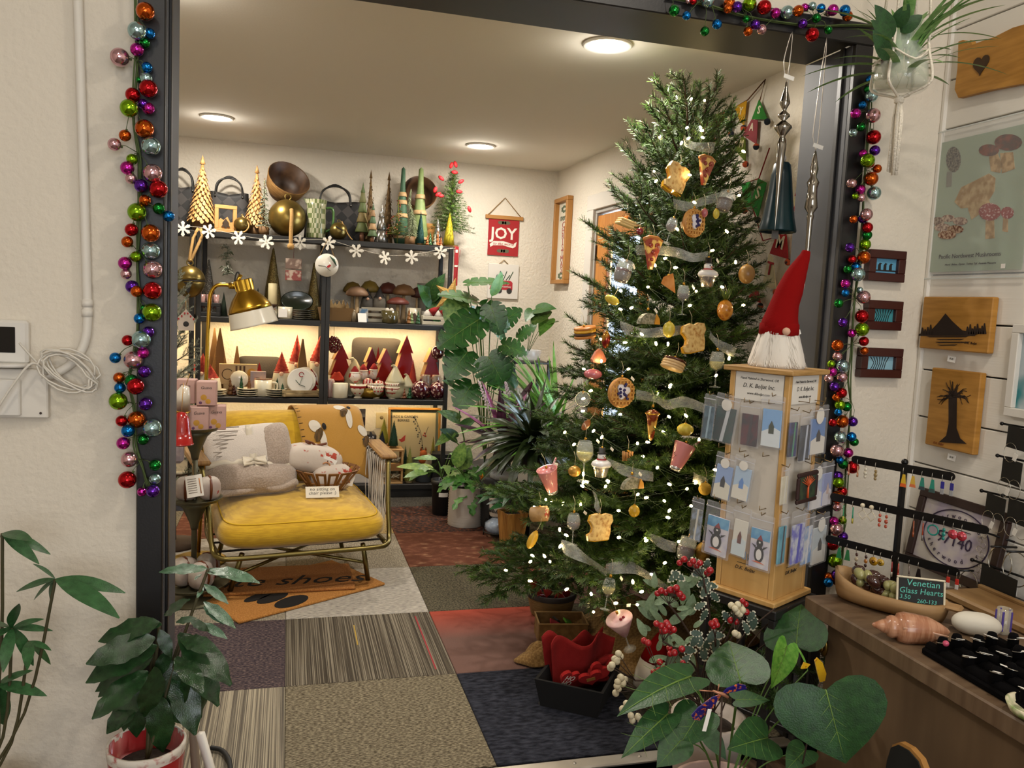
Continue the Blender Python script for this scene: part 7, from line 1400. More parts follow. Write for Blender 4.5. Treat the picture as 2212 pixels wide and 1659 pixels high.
def mushroom(label,px,Y,H,Wd,cap,stemc='#b89c74',ch=.3):
 o,s=on('wooden_mushroom',label,'mushroom figurine',px,1,Y);part('stem',MB().lathe(scal([(Wd*.17,0),(Wd*.10,H*.2),(Wd*.07,H*(1-ch))],s),12),mat('mush_stem_'+stemc,stemc,.6),o);part('cap',MB().lathe(scal([(Wd*.06,H*(1-ch)),(Wd*.42,H*(1-ch*.95)),(Wd*.5,H*(1-ch*.82)),(Wd*.46,H*(1-ch*.55)),(Wd*.28,H*(1-ch*.15)),(0,H)],s),22),mat('mush_'+cap,cap,.55,c2=cap,bump=.15,bs=40),o)
for l,x,Y,H,Wd,c in(('mustard capped wooden mushroom at the back left',760,5.78,84,42,'#6a5420'),('pinkish capped wooden mushroom in front of the mustard one',770,5.66,76,50,'#8a6a50'),('olive capped tall wooden mushroom at the back',797,5.8,88,42,'#7a6426'),('dark red capped wooden mushroom at the back',836,5.78,86,44,'#54281c'),('tan capped wooden mushroom behind the printed mug',870,5.72,84,50,'#7a5838'),('small brown capped wooden mushroom by the houseplant',898,5.76,78,26,'#4a2418'),('low red brown mushroom above the glass cup',858,5.64,56,50,'#5a2416')):mushroom(l,x,Y,H,Wd,c)
o,s=on('white_slat_crate','white slatted crate holding two grey gnomes','crate',808,1,5.66);m=MB()
for z in(4,16,28):m.rbox((0,-16*s,z*s),(58*s,2*s,7*s),.001).rbox((0,16*s,z*s),(58*s,2*s,7*s),.001)
for x in(-28,28):m.rbox((x*s,0,16*s),(2*s,30*s,31*s),.001)
part('slats',m,mat('crate_white','#a8a08c',.6),o);zc=o.location.z
gnome('grey bearded gnome in the white crate, left one',792,1,5.67,46,30,mat('charcoal_felt','#2a2624',.9),'#4a4640',z=zc+26*s);gnome('grey bearded gnome in the white crate, right one',818,1,5.66,50,32,mat('charcoal_felt'),'#5a544a',z=zc+26*s)
P,s=sp_(783,1,5.53);solo('price_card','white price card leaning on the second shelf','price card',MB().rbox((0,0,10*s),(19*s,.0015,20*s),.0004,T=ROT(-.3,0,0)),TAGW,P,.2,SHG[1]);P,s=sp_(785,1,5.56);solo('blue_card','small blue printed card behind the price card','card',MB().rbox((0,0,15*s),(19*s,.002,28*s),.0004),mat('blue_card','#4a7090',.5,c2='#c0b8a8',ns=20),P,0,SHG[1])
lsolo('cork_vial','tiny corked bottle beside the kraft tray','bottle',764,1,5.57,[(5,0),(5,18),(3,22),(3,26),(0,26)],mat('vial','#8a7a60',.2,coat=.6),12)
lsolo('glass_cup','green brown glass cup of white pebbles at the shelf edge','cup',842,1,5.55,[(15,0),(17,2),(19,27),(17,27),(15,3),(0,3)],mat('olive_glass','#4c4426',.15,coat=.8),22)
for k,x in enumerate((836,845)):P,s=sp_(x,1,5.55);solo('white_pebble','white egg shaped pebble in the olive glass cup','pebble',MB().ball((0,0,0),5*s,10,8,(1,1,1.15)),mat('pebble_white','#c0b8a8',.6),P+V((0,0,27*s)),0,'pebbles in the glass cup')
o,s=mug('printed white mug with brown handle side on the second shelf',893,1,5.62,34,32,CRG);part('print',MB().prism([(x*s,z*s)for x,z in((-9,10),(2,6),(7,14),(0,24),(-8,20))],.001,y0=-16.5*s),mat('mug_print','#4a3428',.6),o)
for k,(x,h_,c,l)in enumerate(((883,34,'#8a5c30','amber glass tree on the second shelf'),(889,28,'#7a8a5c','pale green glass tree on the second shelf'),(903,30,'#38583a','dark green glass tree on the second shelf'))):tier_tree(l,x,1,5.54,h_,13,[c],4,.2,.15,name='glass_tree',n=16,t0=.04)
o,s=on('gnome_crate','small white crate of red hatted plush gnomes','crate',938,1,5.56);m=MB()
for z in(4,15):m.rbox((0,-14*s,z*s),(56*s,2*s,7*s),.001).rbox((0,14*s,z*s),(56*s,2*s,7*s),.001)
for x in(-27,27):m.rbox((x*s,0,10*s),(2*s,26*s,20*s),.001)
part('slats',m,mat('crate_pale','#c4bca8',.6),o)
for x,l in((926,'red hatted plush gnome lying in the small crate, left one'),(948,'striped hat plush gnome lying in the small crate, right one')):
 P,s=sp_(x,1,5.56);g=thing('crate_gnome',l,'gnome',P+V((0,0,22*s)),rot=(0,.9,0),group=SHG[1]);part('beard',MB().ball((0,0,0),11*s,12,8,(1,.8,1.2)),mat('gnome_white','#c8c0b4',.9),g);part('hat',MB().lathe(scal([(10,4),(7,16),(0,34)],s),14),mat('plush_red','#8a1a1c',.9),g)
P=atY(972,640,SY0-.07);s=mpp(P);o=thing('wicker_star','gold wicker star hanging at the shelf corner','star ornament',P,rot=(.1,.25,.3));st=[((42 if i%2==0 else 17)*s*sin(pi*i/5),(42 if i%2==0 else 17)*s*cos(pi*i/5))for i in range(10)]
fr_=[(0,-.018,0),(0,.018,0)];vs=[(x,0,z)for x,z in st]+fr_;part('star',MB().add(vs,[f for i in range(10)for f in((i,(i+1)%10,10),((i+1)%10,i,11))]),mat('gold_wicker','#a07a34',.5,.2,bump=1,bs=24,bst=(1,1,10),c2='#c09a50',ns=24,st=(1,1,12)),o)
part('hanger',MB().tube([(0,0,42*s),(-.02,.02,1.71-P.z)],.0014,4),mat('red_string'),o)
P=atY(985,575,SY0-.018);s=mpp(P);o=thing('red_ribbon_strip','narrow red printed ribbon hanging on the shelf post','ribbon',P);part('ribbon',MB().rbox((0,0,0),(9*s,.004,84*s),.001),mat('banner_red'),o);part('print',MB().rbox((0,-.003,0),(7*s,.001,4*s),.0003).rbox((0,-.003,32*s),(5*s,.001,6*s),.0003),CRM,o)
lsolo('tall_grey_vase','tall grey paper vase behind the shelf houseplant','vase',914,1,5.80,[(11,0),(12,40),(16,86),(14,86),(10,42),(0,4)],mat('grey_vase'),14)
# big brass bell hanging at the left end of the shelf
P=atY(410,606,5.36);s=mpp(P);o=thing('hanging_sleigh_bell','huge brass sleigh bell hanging on rope at the left of the shelf','bell',P);R_=32*s
part('upper_half',MB().lathe([(0,R_)]+[(R_*cos(a),R_*sin(a))for a in[pi/2-pi/2*i/8 for i in range(1,9)]],26),mat('antique_brass'),o);part('lower_half',MB().lathe([(R_*1.0,-.004)]+[(R_*cos(a)*.99,-R_*1.15*sin(a))for a in[pi/2*i/8 for i in range(1,9)]],26),mat('antique_brass'),o);part('seam',MB().lathe([(R_*1.01,-.003),(R_*1.02,0),(R_*1.01,.003)],26),mat('dark_slot'),o)
part('slots',MB().prism([(x*R_,z*R_)for x,z in((-.3,-.12),(.35,-.12),(.18,-.3),(.1,-.75),(0,-.85),(-.1,-.75),(-.14,-.3))],.006,y0=-R_*1.0),mat('dark_slot'),o);part('ring',MB().tube(arc((0,0,R_*1.2),R_*.2,0,2*pi,14)[:-1],R_*.05,6,closed=True),mat('antique_brass'),o)
tq=V((PX[0]+.01,SY0+.006,ZS[0]+.012))-P;part('rope',MB().tube([(-.004,0,R_*1.3),tq+V((-.03,0,-.06)),tq],.010,7).tube([(.004,0,R_*1.3),tq+V((.02,0,-.05)),tq+V((.012,0,0))],.010,7),JUTE,o)
# third shelf
for l,x,Y,H,Wd,le in(('red knit hatted gnome at the left end of the third shelf',436,5.66,88,44,2),('small red knit gnome leaning behind the first',420,5.74,80,34,-10),('short red knit gnome beside the pink soap boxes',460,5.62,66,36,-8),('red knit gnome beside the grey cushion',607,5.66,94,42,0),('tall red knit gnome, left of the slatted tree',638,5.74,128,40,2),('tall red knit gnome beside the middle post',682,5.72,132,44,10)):gnome(l,x,2,Y,H,Wd,RKN,lean=le)
SLAT=mat('slatted_wood','#6a4a20',.7,c2='#8a6630',ns=60,st=(.05,.05,1),kind='wave',det=.5,bump=.5,bs=60,bst=(.05,.05,1),bk='wave')
def slat_tree(label,px,Y,H,Wd):P,s=sp_(px,2,Y);return solo('slatted_tree',label,'tree figurine',MB().prism([(x*s,z*s)for x,z in((-Wd/2,0),(Wd/2,0),(1,H),(-1,H))],12*s),SLAT,P,.1,SHG[2])
slat_tree('tall slatted wooden tree, left one of the tall pair',462,5.82,136,40);slat_tree('tall slatted wooden tree, right one of the tall pair',474,5.76,138,48);slat_tree('small slatted wooden tree above the printed sign',511,5.8,98,30);slat_tree('slatted wooden tree between the red gnomes',652,5.64,122,40)
o,s=on('printed_sign_box','tan printed box sign with striped lettering','sign',514,2,5.70,.1);part('box',MB().rbox((0,0,42*s),(78*s,8*s,44*s),.002).box((0,0,10*s),(60*s,7*s,20*s)),mat('sign_tan','#b89c70',.6),o);m=MB()
for x in(-4,4,12):m.box((x*s,-4.6*s,42*s),(4*s,.001,36*s))
part('stripes',m,mat('sign_brown','#4a3018',.7),o);part('bloom_print',MB().lathe([(0,0),(9*s,0),(0,.001)],12,T=TR(27*s,-4.4*s,46*s)@ROT(pi/2,0,0)),mat('sign_gold','#c08a2c',.6),o);part('face_print',MB().tube(arc((-22*s,-4.6*s,42*s),11*s,.6,5.6,14),.0024,4),mat('sign_brown'),o)
def cushion(label,px,Y,w_,h_,mt,row=2):
 o,s=on('cushion',label,'cushion',px,row,Y);part('pillow',MB().grid(pillow_fn(w_*s,h_*s,20*s,.22,.9),40,12),mt,o,(0,0,h_/2*s),(radians(80),0,0))
 g=part('gnome_print',MB().lathe(scal([(0,0),(7,0),(0,.4)],s),12,T=TR(0,-21*s,h_*.5*s)@ROT(radians(80),0,0)),mat('gnome_white'),o);part('hat_print',MB().prism([(x*s,z*s)for x,z in((-5,h_*.6),(5,h_*.6),(0,h_*.85))],.002,y0=-20*s),mat('plush_red'),o);return o
GRYC=mat('grey_linen','#3a342e',.95,bump=.3,bs=200);cushion('grey cushion printed with a gnome, left half of the shelf',560,5.84,90,76,GRYC);cushion('grey cushion printed with a gnome, right half of the shelf',812,5.80,108,122,GRYC)
REDT=mat('red_tree_glaze','#7c1412',.35,spec=.2);REDE=mat('bare_clay_edge','#b89464',.7)
def red_tree(label,px,Y,H,Wd,rz=.35,mt=None):
 P,s=sp_(px,2,Y);o=thing('ceramic_tree',label,'tree figurine',P,rz,SHG[2]);z=H;ol=[(0,H)]
 for k in range(3):a,b=H*(.70-.3*k),Wd/2*(.55+.225*k);ol+=[(b,a),(b*.62,a+.02*H)]
 ol=ol[:-1]+[(Wd*.5,0)];pol=ol+[(-x,z_)for x,z_ in ol[::-1]if x>0]
 part('face',MB().prism([(x*s,z_*s)for x,z_ in pol],.006,y0=-.006),mt or REDT,o);part('side',MB().prism([(x*s,z_*s)for x,z_ in pol],14*s,y0=.0002),REDE,o)
red_tree('red ceramic tree before the tall gnome',671,5.60,60,42);red_tree('large red ceramic tree right of the middle post',735,5.66,112,62);red_tree('plum ceramic tree before the grey cushion',800,5.70,104,46,mt=mat('plum_glaze','#5a1626',.35,spec=.2));red_tree('red ceramic tree beside the cream acorn jar',831,5.64,104,56);red_tree('tallest red ceramic tree on the third shelf',874,5.74,130,60);red_tree('red ceramic tree at the right end of the shelf',930,5.74,104,52)
brush_tree('red bottle brush tree beside the tallest ceramic tree',890,2,5.66,82,34,'#a02c1c')
mug('white mug with a rust rim on the third shelf',568,2,5.58,37,36,CRG,mat('rust_rim','#7a4428',.5));mug('white mug behind the wooden plate rack',624,2,5.68,38,32,CRG,mat('rust_rim'),0)
WPL=mat('cream_plate','#beb59c',.35,coat=.3,c2='#b2a88e',ns=8)
plate_stack('cream side plate in the stack left of the white mug',536,2,5.57,4,46,4.6,WPL,'cream plates left of the mug');plate_stack('cream side plate in the stack right of the white mug',595,2,5.57,4,48,4.6,WPL,'cream plates right of the mug');plate_stack('cream plate in the half hidden stack by the soap boxes',470,2,5.57,3,36,5,WPL,'cream plates by the soap boxes')
for l,x,h_,c in(('amber glass tree left of the plates',497,38,'#5c3a1c'),('dark amber glass tree before the sign box',505,24,'#3c1c10'),('amber glass tree behind the cream plates',538,40,'#6a4424'),('green glass tree behind the cream plates',521,44,'#1e4028'),('green glass tree beside the white mug',598,40,'#1c3c28'),('short green glass tree beside the plate rack',610,30,'#1c3c26'),('green glass tree right of the striped bowls',884,30,'#2c5a38'),('copper glass tree right of the striped bowls',872,26,'#7a4424'),('pale glass tree right of the striped bowls',865,34,'#8a7a5c')):tier_tree(l,x,2,5.60 if x<600 else 5.56,h_,14,[c],4,.1,.12,name='glass_tree',n=16,t0=.04)
P,s=sp_(516,2,5.66);solo('dessert_plate','pale dessert plate standing upright behind the glass trees','plate',MB().lathe(scal([(0,1),(18,1),(19,0),(18,-1),(0,-1)],s),24,T=TR(0,0,32*s)@ROT(pi/2-.2,0,0)).box((0,4*s,7*s),(18*s,6*s,14*s)),mat('plate_white'),P,0,SHG[2])
P,s=sp_(557,2,5.64);solo('pink_soap_box','small pink printed box above the white mug','box',MB().rbox((0,0,26*s),(32*s,10*s,50*s),.002),mat('soap_pink','#b08c7c',.6,c2='#8a8088',ns=14),P,0,SHG[2])
o,s=on('plate_rack','rustic wooden rack holding round floral plates','rack',650,2,5.56,.1);m=MB().rbox((0,0,5*s),(80*s,34*s,5*s),.001).rbox((0,-17*s,13*s),(82*s,3*s,6*s),.001).rbox((0,17*s,13*s),(82*s,3*s,6*s),.001)
for x in(-36,36):m.rbox((x*s,0,9*s),(4*s,36*s,14*s),.001)
part('frame',m,mat('rustic_wood','#9c8862',.7,c2='#7a6644',ns=14),o);zr_=o.location.z
for k in range(3):
 P,s=sp_(648+5*k,2,5.55+.03*k);p=thing('floral_plate',('round white plate with a red flower, front of the rack','second round plate behind the floral one in the rack','third round plate at the back of the rack')[k],'plate',P+V((0,0,35*s)),rot=(-.12,0,.1),group='plates in the wooden rack');part('disc',MB().lathe(scal([(0,1),(26,1),(28,0),(26,-1),(0,-1)],s),30,T=ROT(pi/2,0,0)),mat('plate_white'),p)
 if k==0:part('flower_print',MB().tube(arc((2*s,-.006,14*s),5*s,0,5.5,10),.0022,4),mat('banner_red'),p);part('leaf_print',MB().tube([(-10*s,-.006,2*s),(-2*s,-.006,-8*s),(10*s,-.006,-12*s)],.0018,4).tube([(-2*s,-.006,-8*s),(4*s,-.006,8*s)],.0012,4),mat('print_green'),p)
P=atY(721,744,5.60);s=mpp(P);o=thing('red_cone_ornament','dark red pine cone ornament hanging beside the middle post','ornament',P,group=SHG[2]);m=MB()
for k in range(60):t=k/60;a=k*2.4;r=14*sin(pi*(.08+.84*t));m.ball((cos(a)*r*s,sin(a)*r*s,(-16+32*t)*s),3.6*s,5,4)
part('scales',m,mat('garnet_glass','#5c0e14',.2,coat=.6),o);part('string',MB().tube([(0,0,15*s),(0,0,1.16-P.z)],.0012,4),JUTE,o)
P=atY(945,762,5.56);s=mpp(P);o=thing('dotted_glass_ball','burgundy dotted glass ball hanging by the right post','ornament',P,group=SHG[2]);MERC=mat('mercury_dots','#c0a094',.15,coat=.5,c2='#4a1420',ns=46,kind='voronoi',lo=.3,hi=.4)
part('ball',MB().ball((0,0,0),15*s,20,14),MERC,o);part('string',MB().tube([(0,0,14*s),(0,0,1.16-P.z)],.0012,4),JUTE,o)
for x,r,l in((908,20,'burgundy dotted glass ball on the third shelf, left one'),(945,19,'burgundy dotted glass ball on the third shelf, right one')):P,s=sp_(x,2,5.56);solo('dotted_glass_ball',l,'ornament',MB().ball((0,0,r*s),r*s,24,16).lathe([(3*s,2*r*s-.002),(3*s,2*r*s+3*s),(0,2*r*s+3*s)],10),MERC,P,0,SHG[2])
ACJ=mat('cream_ceramic','#aaa284',.3,coat=.4)
for l,x,Y,k in(('large cream kiss shaped ceramic jar behind the santa bowl',764,5.68,1.25),('cream kiss shaped ceramic jar in the middle of the shelf',852,5.58,1.1),('small cream kiss shaped ceramic jar beside the dotted balls',878,5.60,.8)):
 o,s=on('kiss_jar',l,'jar',x,2,Y);s*=k;part('body',MB().lathe(scal([(12,0),(17,4),(19.5,18),(18,28),(19,29)],s),24),ACJ,o);part('lid',MB().lathe(scal([(19.5,29),(17,36),(11,48),(6,57),(3,62),(0,64)],s),24),ACJ,o);part('curl',MB().tube(smooth_path([(0,0,58*s),(-4*s,0,64*s),(-9*s,0,62*s)],3),[3*s]*4+[2*s,1.5*s,.8*s],8),ACJ,o)
SANT=mat('santa_red_white','#9a1c1c',.25,coat=.6,c2='#c4b8ac',ns=16,lo=.48,hi=.52)
o,s=on('gold_bowl','hammered gold bowl of peppermint ornaments','bowl',798,2,5.62);part('bowl',MB().lathe(scal([(26,0),(32,4),(34,22),(32,22),(30,5),(0,4)],s),26),mat('hammered_gold','#7a6024',.3,.8,bump=.4,bs=40),o);zb=o.location.z
for l,x,dz,r in(('red and white striped peppermint ornament in the gold bowl, left one',794,30,12),('red and white striped peppermint ornament in the gold bowl, right one',818,25,13)):P,s=sp_(x,2,5.60);solo('peppermint_ornament',l,'ornament',MB().ball((0,0,0),r*s,18,12,(1,.8,1)),mat('peppermint','#b08a7c',.2,coat=.6,c2='#8a2420',ns=14,kind='wave',lo=.5,hi=.6),P+V((0,0,dz*s)),0,'peppermints in the gold bowl')
for l,x,Y,dz in(('santa hat ornament on the gold bowl rim',765,5.60,44),('plump santa ornament behind the gold bowl, left one',783,5.66,46),('plump santa ornament behind the gold bowl, right one',806,5.66,48)):
 P,s=sp_(x,2,Y);o=thing('santa_ornament',l,'ornament',P+V((0,0,dz*s)),group=SHG[2]);part('body',MB().ball((0,0,0),13*s,16,12),SANT,o);part('hat',MB().lathe(scal([(9,9),(8,14),(3,22),(0,24)],s),12),mat('plush_red'),o);part('trim',MB().lathe(scal([(10,7),(11,9),(10,11)],s),14),mat('gnome_white'),o)
P,s=sp_(733,2,5.56);solo('white_canister','plain white canister beside the middle post','canister',MB().lathe(scal([(17,0),(18,1.5),(18,31),(17,32),(0,32)],s),24),CRG,P,0,SHG[2]);mug('white mug behind the canister',756,2,5.66,44,22,CRG)
P,s=sp_(727,2,5.62);solo('felt_garland','red orange felt garland heaped on the canister','garland',MB().tube([((14*cos(i*.9)*(1-i/60))*s,(8*sin(i*.9))*s,(36+i*.35)*s)for i in range(44)],3.2*s,6),mat('orange_felt','#a8321c',.95),P,0,SHG[2]);P,s=sp_(712,2,5.56);solo('striped_candy_jar','dark red and white striped jar behind the middle post','jar',MB().lathe(scal([(9,0),(11,4),(11,34),(8,40),(0,41)],s),18),mat('red_white_stripe','#5c1214',.4,c2='#b8a89c',ns=40,kind='wave',det=1.5,lo=.5,hi=.6),P,0,SHG[2])
def foot_bowl(label,px,Y,h_,r,col,kind):
 o,s=on('footed_bowl',label,'bowl',px,2,Y);part('bowl',MB().lathe(scal([(6,4),(10,7),(15,14),(r,h_),(r-1.2,h_),(13,14),(0,8)],s),26),mat('bowl_cream','#c4b8a0',.3,coat=.4),o);part('foot',MB().lathe(scal([(9,0),(9,1),(6,4.5)],s),18),mat('bowl_cream'),o);RD=mat('bowl_red','#961e22',.3,coat=.4);m=MB()
 rr=lambda z:10+(r-10)*((z-7)/(h_-7))**.6+.4
 if kind==0:
  m.lathe(scal([(rr(h_-9),h_-9),(rr(h_-4),h_-4)],s),26,cap=False)
  for k in range(8):a=k*pi/4+.2;m.add([tuple(V((cos(a+q)*rr(z),sin(a+q)*rr(z),z))*s)for z in(10,14,h_-9)for q in(-.13,.13)],[(0,1,3,2),(2,3,5,4)])
 elif kind==1:
  for z,n_ in((h_-12,14),(h_-4,20)):
   for k in range(n_):a=2*pi*k/n_;m.ball(tuple(V((cos(a)*rr(z),sin(a)*rr(z),z))*s),(2 if n_==14 else 1.4)*s,6,4)
 else:
  for z in(h_-14,h_-5):m.lathe(scal([(rr(z),z),(rr(z+2),z+2)],s),26,cap=False)
  for k in range(7):a=k*.9;m.add([tuple(V((cos(a+q)*rr(z),sin(a+q)*rr(z),z))*s)for z in(10,h_-2)for q in(-.09,.09)],[(0,1,3,2)])
 part('pattern',m,RD,o);return o,s
foot_bowl('footed bowl with wide red stripes',773,5.56,31,18.5,'',0);o,s=foot_bowl('footed bowl with red dots holding silver nuts',811,5.56,28,18.5,'',1);zf=o.location.z;foot_bowl('footed bowl with a red plaid pattern',848,5.56,26,18.5,'',2);o2,s2=foot_bowl('second red patterned bowl nested on the plaid bowl',848,5.56,24,18,'',1);o2.location.z+=11*s2
for k in range(6):P,s=sp_(799+5*k,2,5.555+.012*(k%2));solo('silver_nut','silvery walnut in the dotted footed bowl','nut',MB().ball((0,0,0),4.5*s,8,6),mat('silver_nut','#8f877a',.4,.4),P+V((0,0,28*s)),0,'silver nuts in the dotted bowl')
for l,x in(('clear glass jar with red santa print, left one',918),('clear glass jar with red santa print, right one',941)):o,s=on('santa_jar',l,'jar',x,2,5.68);part('glass',MB().lathe(scal([(11,0),(12,2),(12,40),(10,44),(10,48),(0,48)],s),18),mat('jar_frost','#a89c90',.15,c2='#8a2c28',ns=14,lo=.56,hi=.6,coat=.8),o)
# bottom shelf
P,s=stand(760,5.62,ZS[3]);o=thing('snowflake_print','small framed print of white snowflakes','picture frame',V((P.x,5.62,atY(760,937,5.62).z)),.12,SHG[3]);part('mount',MB().rbox((0,0,27*s),(50*s,.012,54*s),.002),mat('print_mount','#8a8074',.7),o);part('band',MB().box((0,-.007,27*s),(49*s,.001,18*s)),mat('print_brown','#2a1c18',.7),o)
fm2=MB();[fm2.rbox((x*s,-.0082,27*s),(3*s,.0008,13*s),.0002,)for x in(-15,0,15)];[fm2.rbox((0,0,0),(13*s,.0008,3*s),.0002,T=TR(x*s,-.0081,27*s)@ROT(0,.6,0))for x in(-15,0,15)];part('flakes',fm2,mat('flake_tan','#a89a88',.7),o)
zt=o.location.z;solo('black_speaker_box','dark speckled box behind the armchair carrying the snowflake print','box',MB().rbox((0,0,(zt-ZS[3])/2),(72*s,.16,zt-ZS[3]-.001),.006),mat('dark_speckled','#241c18',.6,c2='#5a5450',ns=60,lo=.55,hi=.7),(P.x+.04,5.66,ZS[3]+.0005),.0,SHG[3])
P=atY(824,908,YB-.001);s=mpp(P);o=thing('wall_outlet','cream wall outlet plate behind the brush trees','outlet',P);part('plate',MB().rbox((0,-.003,0),(24*s,.006,34*s),.002),mat('outlet_cream','#c4b48c',.5),o);part('socket',MB().lathe([(0,0),(4*s,0),(0,.002)],12,T=TR(0,-.006,6*s)@ROT(pi/2,0,0)),mat('outlet_socket','#8a7a58',.6),o)  # socket disc in a darker tan than its plate
P,s=sp_(893,3,5.76);zf=atY(893,985,5.76).z;o=thing('berry_print','gold framed print of berry branches and a red bird','picture frame',P,.0,SHG[3],rot=(radians(-6),0,.0));hh=atY(893,882,5.76).z-ZS[3];part('frame',frame_mb(114*s,hh,5*s,.02,0,.002,(0,hh/2)),mat('gold_frame','#9a6c28',.4),o);part('mat_board',MB().box((0,.003,hh/2),(108*s,.004,hh-8*s)),mat('mount_green','#565a48',.8),o);zc=hh-53*s;part('print',MB().box((-1*s,-.0005,zc-6*s),(94*s,.003,96*s)),mat('print_cream','#bfae84',.7),o)
text('lettering','BIRDS & GARDEN',7.5*s,INK,o,(-22*s,-.003,zc+33*s));text('lettering','BERRIES',7.5*s,INK,o,(-24*s,-.003,zc+25*s));m=MB().tube([(-2*s,-.003,zc+34*s),(6*s,-.003,zc+20*s),(14*s,-.003,zc),(20*s,-.003,zc-40*s)],.0014,4).tube([(30*s,-.003,zc+12*s),(22*s,-.003,zc-10*s)],.0014,4)
for k in range(16):t=k/15;m.ball((((-2+20*t)+3*sin(k*2))*s,-.003,zc+(32-70*t)*s),1.6*s,5,4)
part('branch_print',m,mat('print_dark'),o);part('bird_print',MB().prism([(x*s,zc+z*s)for x,z in((-34,-16),(-28,-14),(-22,-8),(-19,-6),(-20,-18),(-27,-22))],.001,y0=-.0035),mat('print_bird','#a83424',.6),o)
m=MB();[m.ball(((22+3*sin(k))*s,-.003,zc+(-6+4*cos(k*2))*s),1.8*s,5,4)for k in range(5)];part('berry_print',m,mat('print_bird'),o)
o,s=on('display_crate','pale wooden open crate of lace ornaments','crate',842,3,5.58);W_,H_,D_=50,74,40;CRW=mat('crate_pine','#9a7444',.6,c2='#b08a58',ns=6,st=(1,1,8));m=MB()
for z in(2,36,H_-2):m.rbox((0,0,z*s),(W_*s,D_*s,4*s),.001)
for x in(-W_/2+2,W_/2-2):m.rbox((x*s,0,H_/2*s),(4*s,D_*s,(H_-9)*s),.001)
part('box',m,CRW,o);part('label_rail',MB().rbox((0,-D_/2*s-.002,36*s),(W_*s,.004,15*s),.001),mat('rail_wood','#7a5428',.6),o);zc0=o.location.z
for k in range(4):P,s=sp_(830+24*(k%2),3,5.57);solo('lace_ornament','white lace ornament inside the open wooden crate','ornament',MB().tube([((9*cos(i*1.3))*s,(5*sin(i*2.1))*s,(5+5*sin(i*1.7))*s)for i in range(22)],1.6*s,5),mat('lace_white','#b4a88c',.8),P+V((0,0,(9+36*(k//2))*s)),0,'lace ornaments in the crate')
for l,x,Y,H,Wd,c,zz in(('yellow bottle brush tree against the outlet',826,5.72,56,30,'#8a8420',75),('navy bottle brush tree before the yellow one',822,5.60,36,22,'#14182c',75),('dark green bottle brush tree on the wooden crate',847,5.60,58,28,'#163c26',75)):
 brush_tree(l,x,3,Y,H,Wd,c);oo=COL.objects[-1].parent;oo.location.z=zc0+zz*s+.001
P,s=sp_(820,3,5.7);solo('small_crate','plain wooden box behind the lace crate','box',MB().rbox((0,0,37*s),(40*s,.10,74.5*s),.003),CRW,P+V((-.02,.03,0)),0,SHG[3])
brush_tree('sage green bottle brush tree before the berry print',883,3,5.56,80,30,'#7a7c38',base='#b0986a');brush_tree('small dark green bottle brush tree behind the sage one',874,3,5.66,76,18,'#1c4030');brush_tree('small yellow bottle brush tree behind the plush fox',933,3,5.70,92,24,'#8a8024')
o,s=on('zinc_bucket','zinc bucket holding plush animals on the bottom shelf','bucket',915,3,5.6);part('bucket',MB().lathe(scal([(17,0),(18,2),(22,38),(23,39),(21,39),(17,3),(0,3)],s),24),mat('zinc','#5a6064',.4,.7),o)
for l,x,c,dz in(('orange plush fox in the zinc bucket',912,'#9a4a18',50),('cream plush mouse in the zinc bucket',922,'#a89878',42)):
 P,s=sp_(x,3,5.58);o=thing('plush_animal',l,'plush toy',P+V((0,0,dz*s)),group=SHG[3]);part('body',MB().ball((0,0,0),10*s,14,10,(1,.8,1.2)).ball((0,-3*s,12*s),8*s,12,8),mat('plush_'+c,c,.95),o);part('ears',MB().lathe(scal([(3,0),(0,8)],s),8,T=TR(-5*s,0,18*s)).lathe(scal([(3,0),(0,8)],s),8,T=TR(5*s,0,18*s)),mat('plush_'+c),o)
o,s=on('black_drawer_box','black box with a metal drawer at the shelf end','box',955,3,5.62,-.2);part('body',MB().rbox((0,0,30*s),(50*s,.12,60*s),.004),mat('black_crate'),o);part('drawer',MB().rbox((0,-.062,38*s),(44*s,.006,28*s),.002),mat('dark_metal_front','#2a2624',.3,.6),o);part('knob',MB().ball((0,-.07,38*s),4*s,10,8),mat('silver_rivet'),o)
P,s=sp_(783,3,5.56);solo('spotted_gift_card','white spotted card standing behind the armchair arm','card',MB().rbox((0,0,32*s),(36*s,.006,64*s),.001),mat('spotted_card','#b4aca4',.7,c2='#4a3434',ns=30,lo=.68,hi=.7),P,0,SHG[3])
# things on and around the armchair
CHM=TR(.04,4.05,0)@RZ(radians(9.5))
def onchair(p):return CHM@V(p)
CR=radians(9.5)
BLK=mat('plush_beige','#a8988a',.98,c2='#968678',ns=160,sheen=.4,bump=.9,bs=170);BLW=mat('plush_white','#c8beb4',.98,sheen=.4,bump=.7,bs=190);SAT=mat('satin_ribbon','#c9beaa',.35,sheen=.3)
bl=thing('blanket_bundle','folded beige plush blanket tied with a cream satin ribbon','blanket',onchair((-.20,-.03,.400)),CR+.14,rot=(radians(-16),0,CR+.12))
part('upper_fold',MB().grid(pillow_fn(.40,.24,.13,.42,.35),40,14),BLW,bl,(0,0,.215),(pi/2,radians(-4),0));part('side_fold',MB().grid(pillow_fn(.17,.235,.132,.42,.35),30,12),BLK,bl,(.115,-.006,.22),(pi/2,radians(-7),0));part('lower_fold',MB().grid(pillow_fn(.43,.16,.16,.5,.5),40,14),BLK,bl,(.005,-.008,.075),(pi/2,radians(3),0));part('edge_roll',MB().tube(smooth_path([(-.19,-.075,.01),(-.05,-.09,.018),(.0,-.085,.03)],4),.017,10).tube(smooth_path([(.02,-.088,.04),(.1,-.095,.018),(.2,-.08,.045)],4),.017,10),BLK,bl)
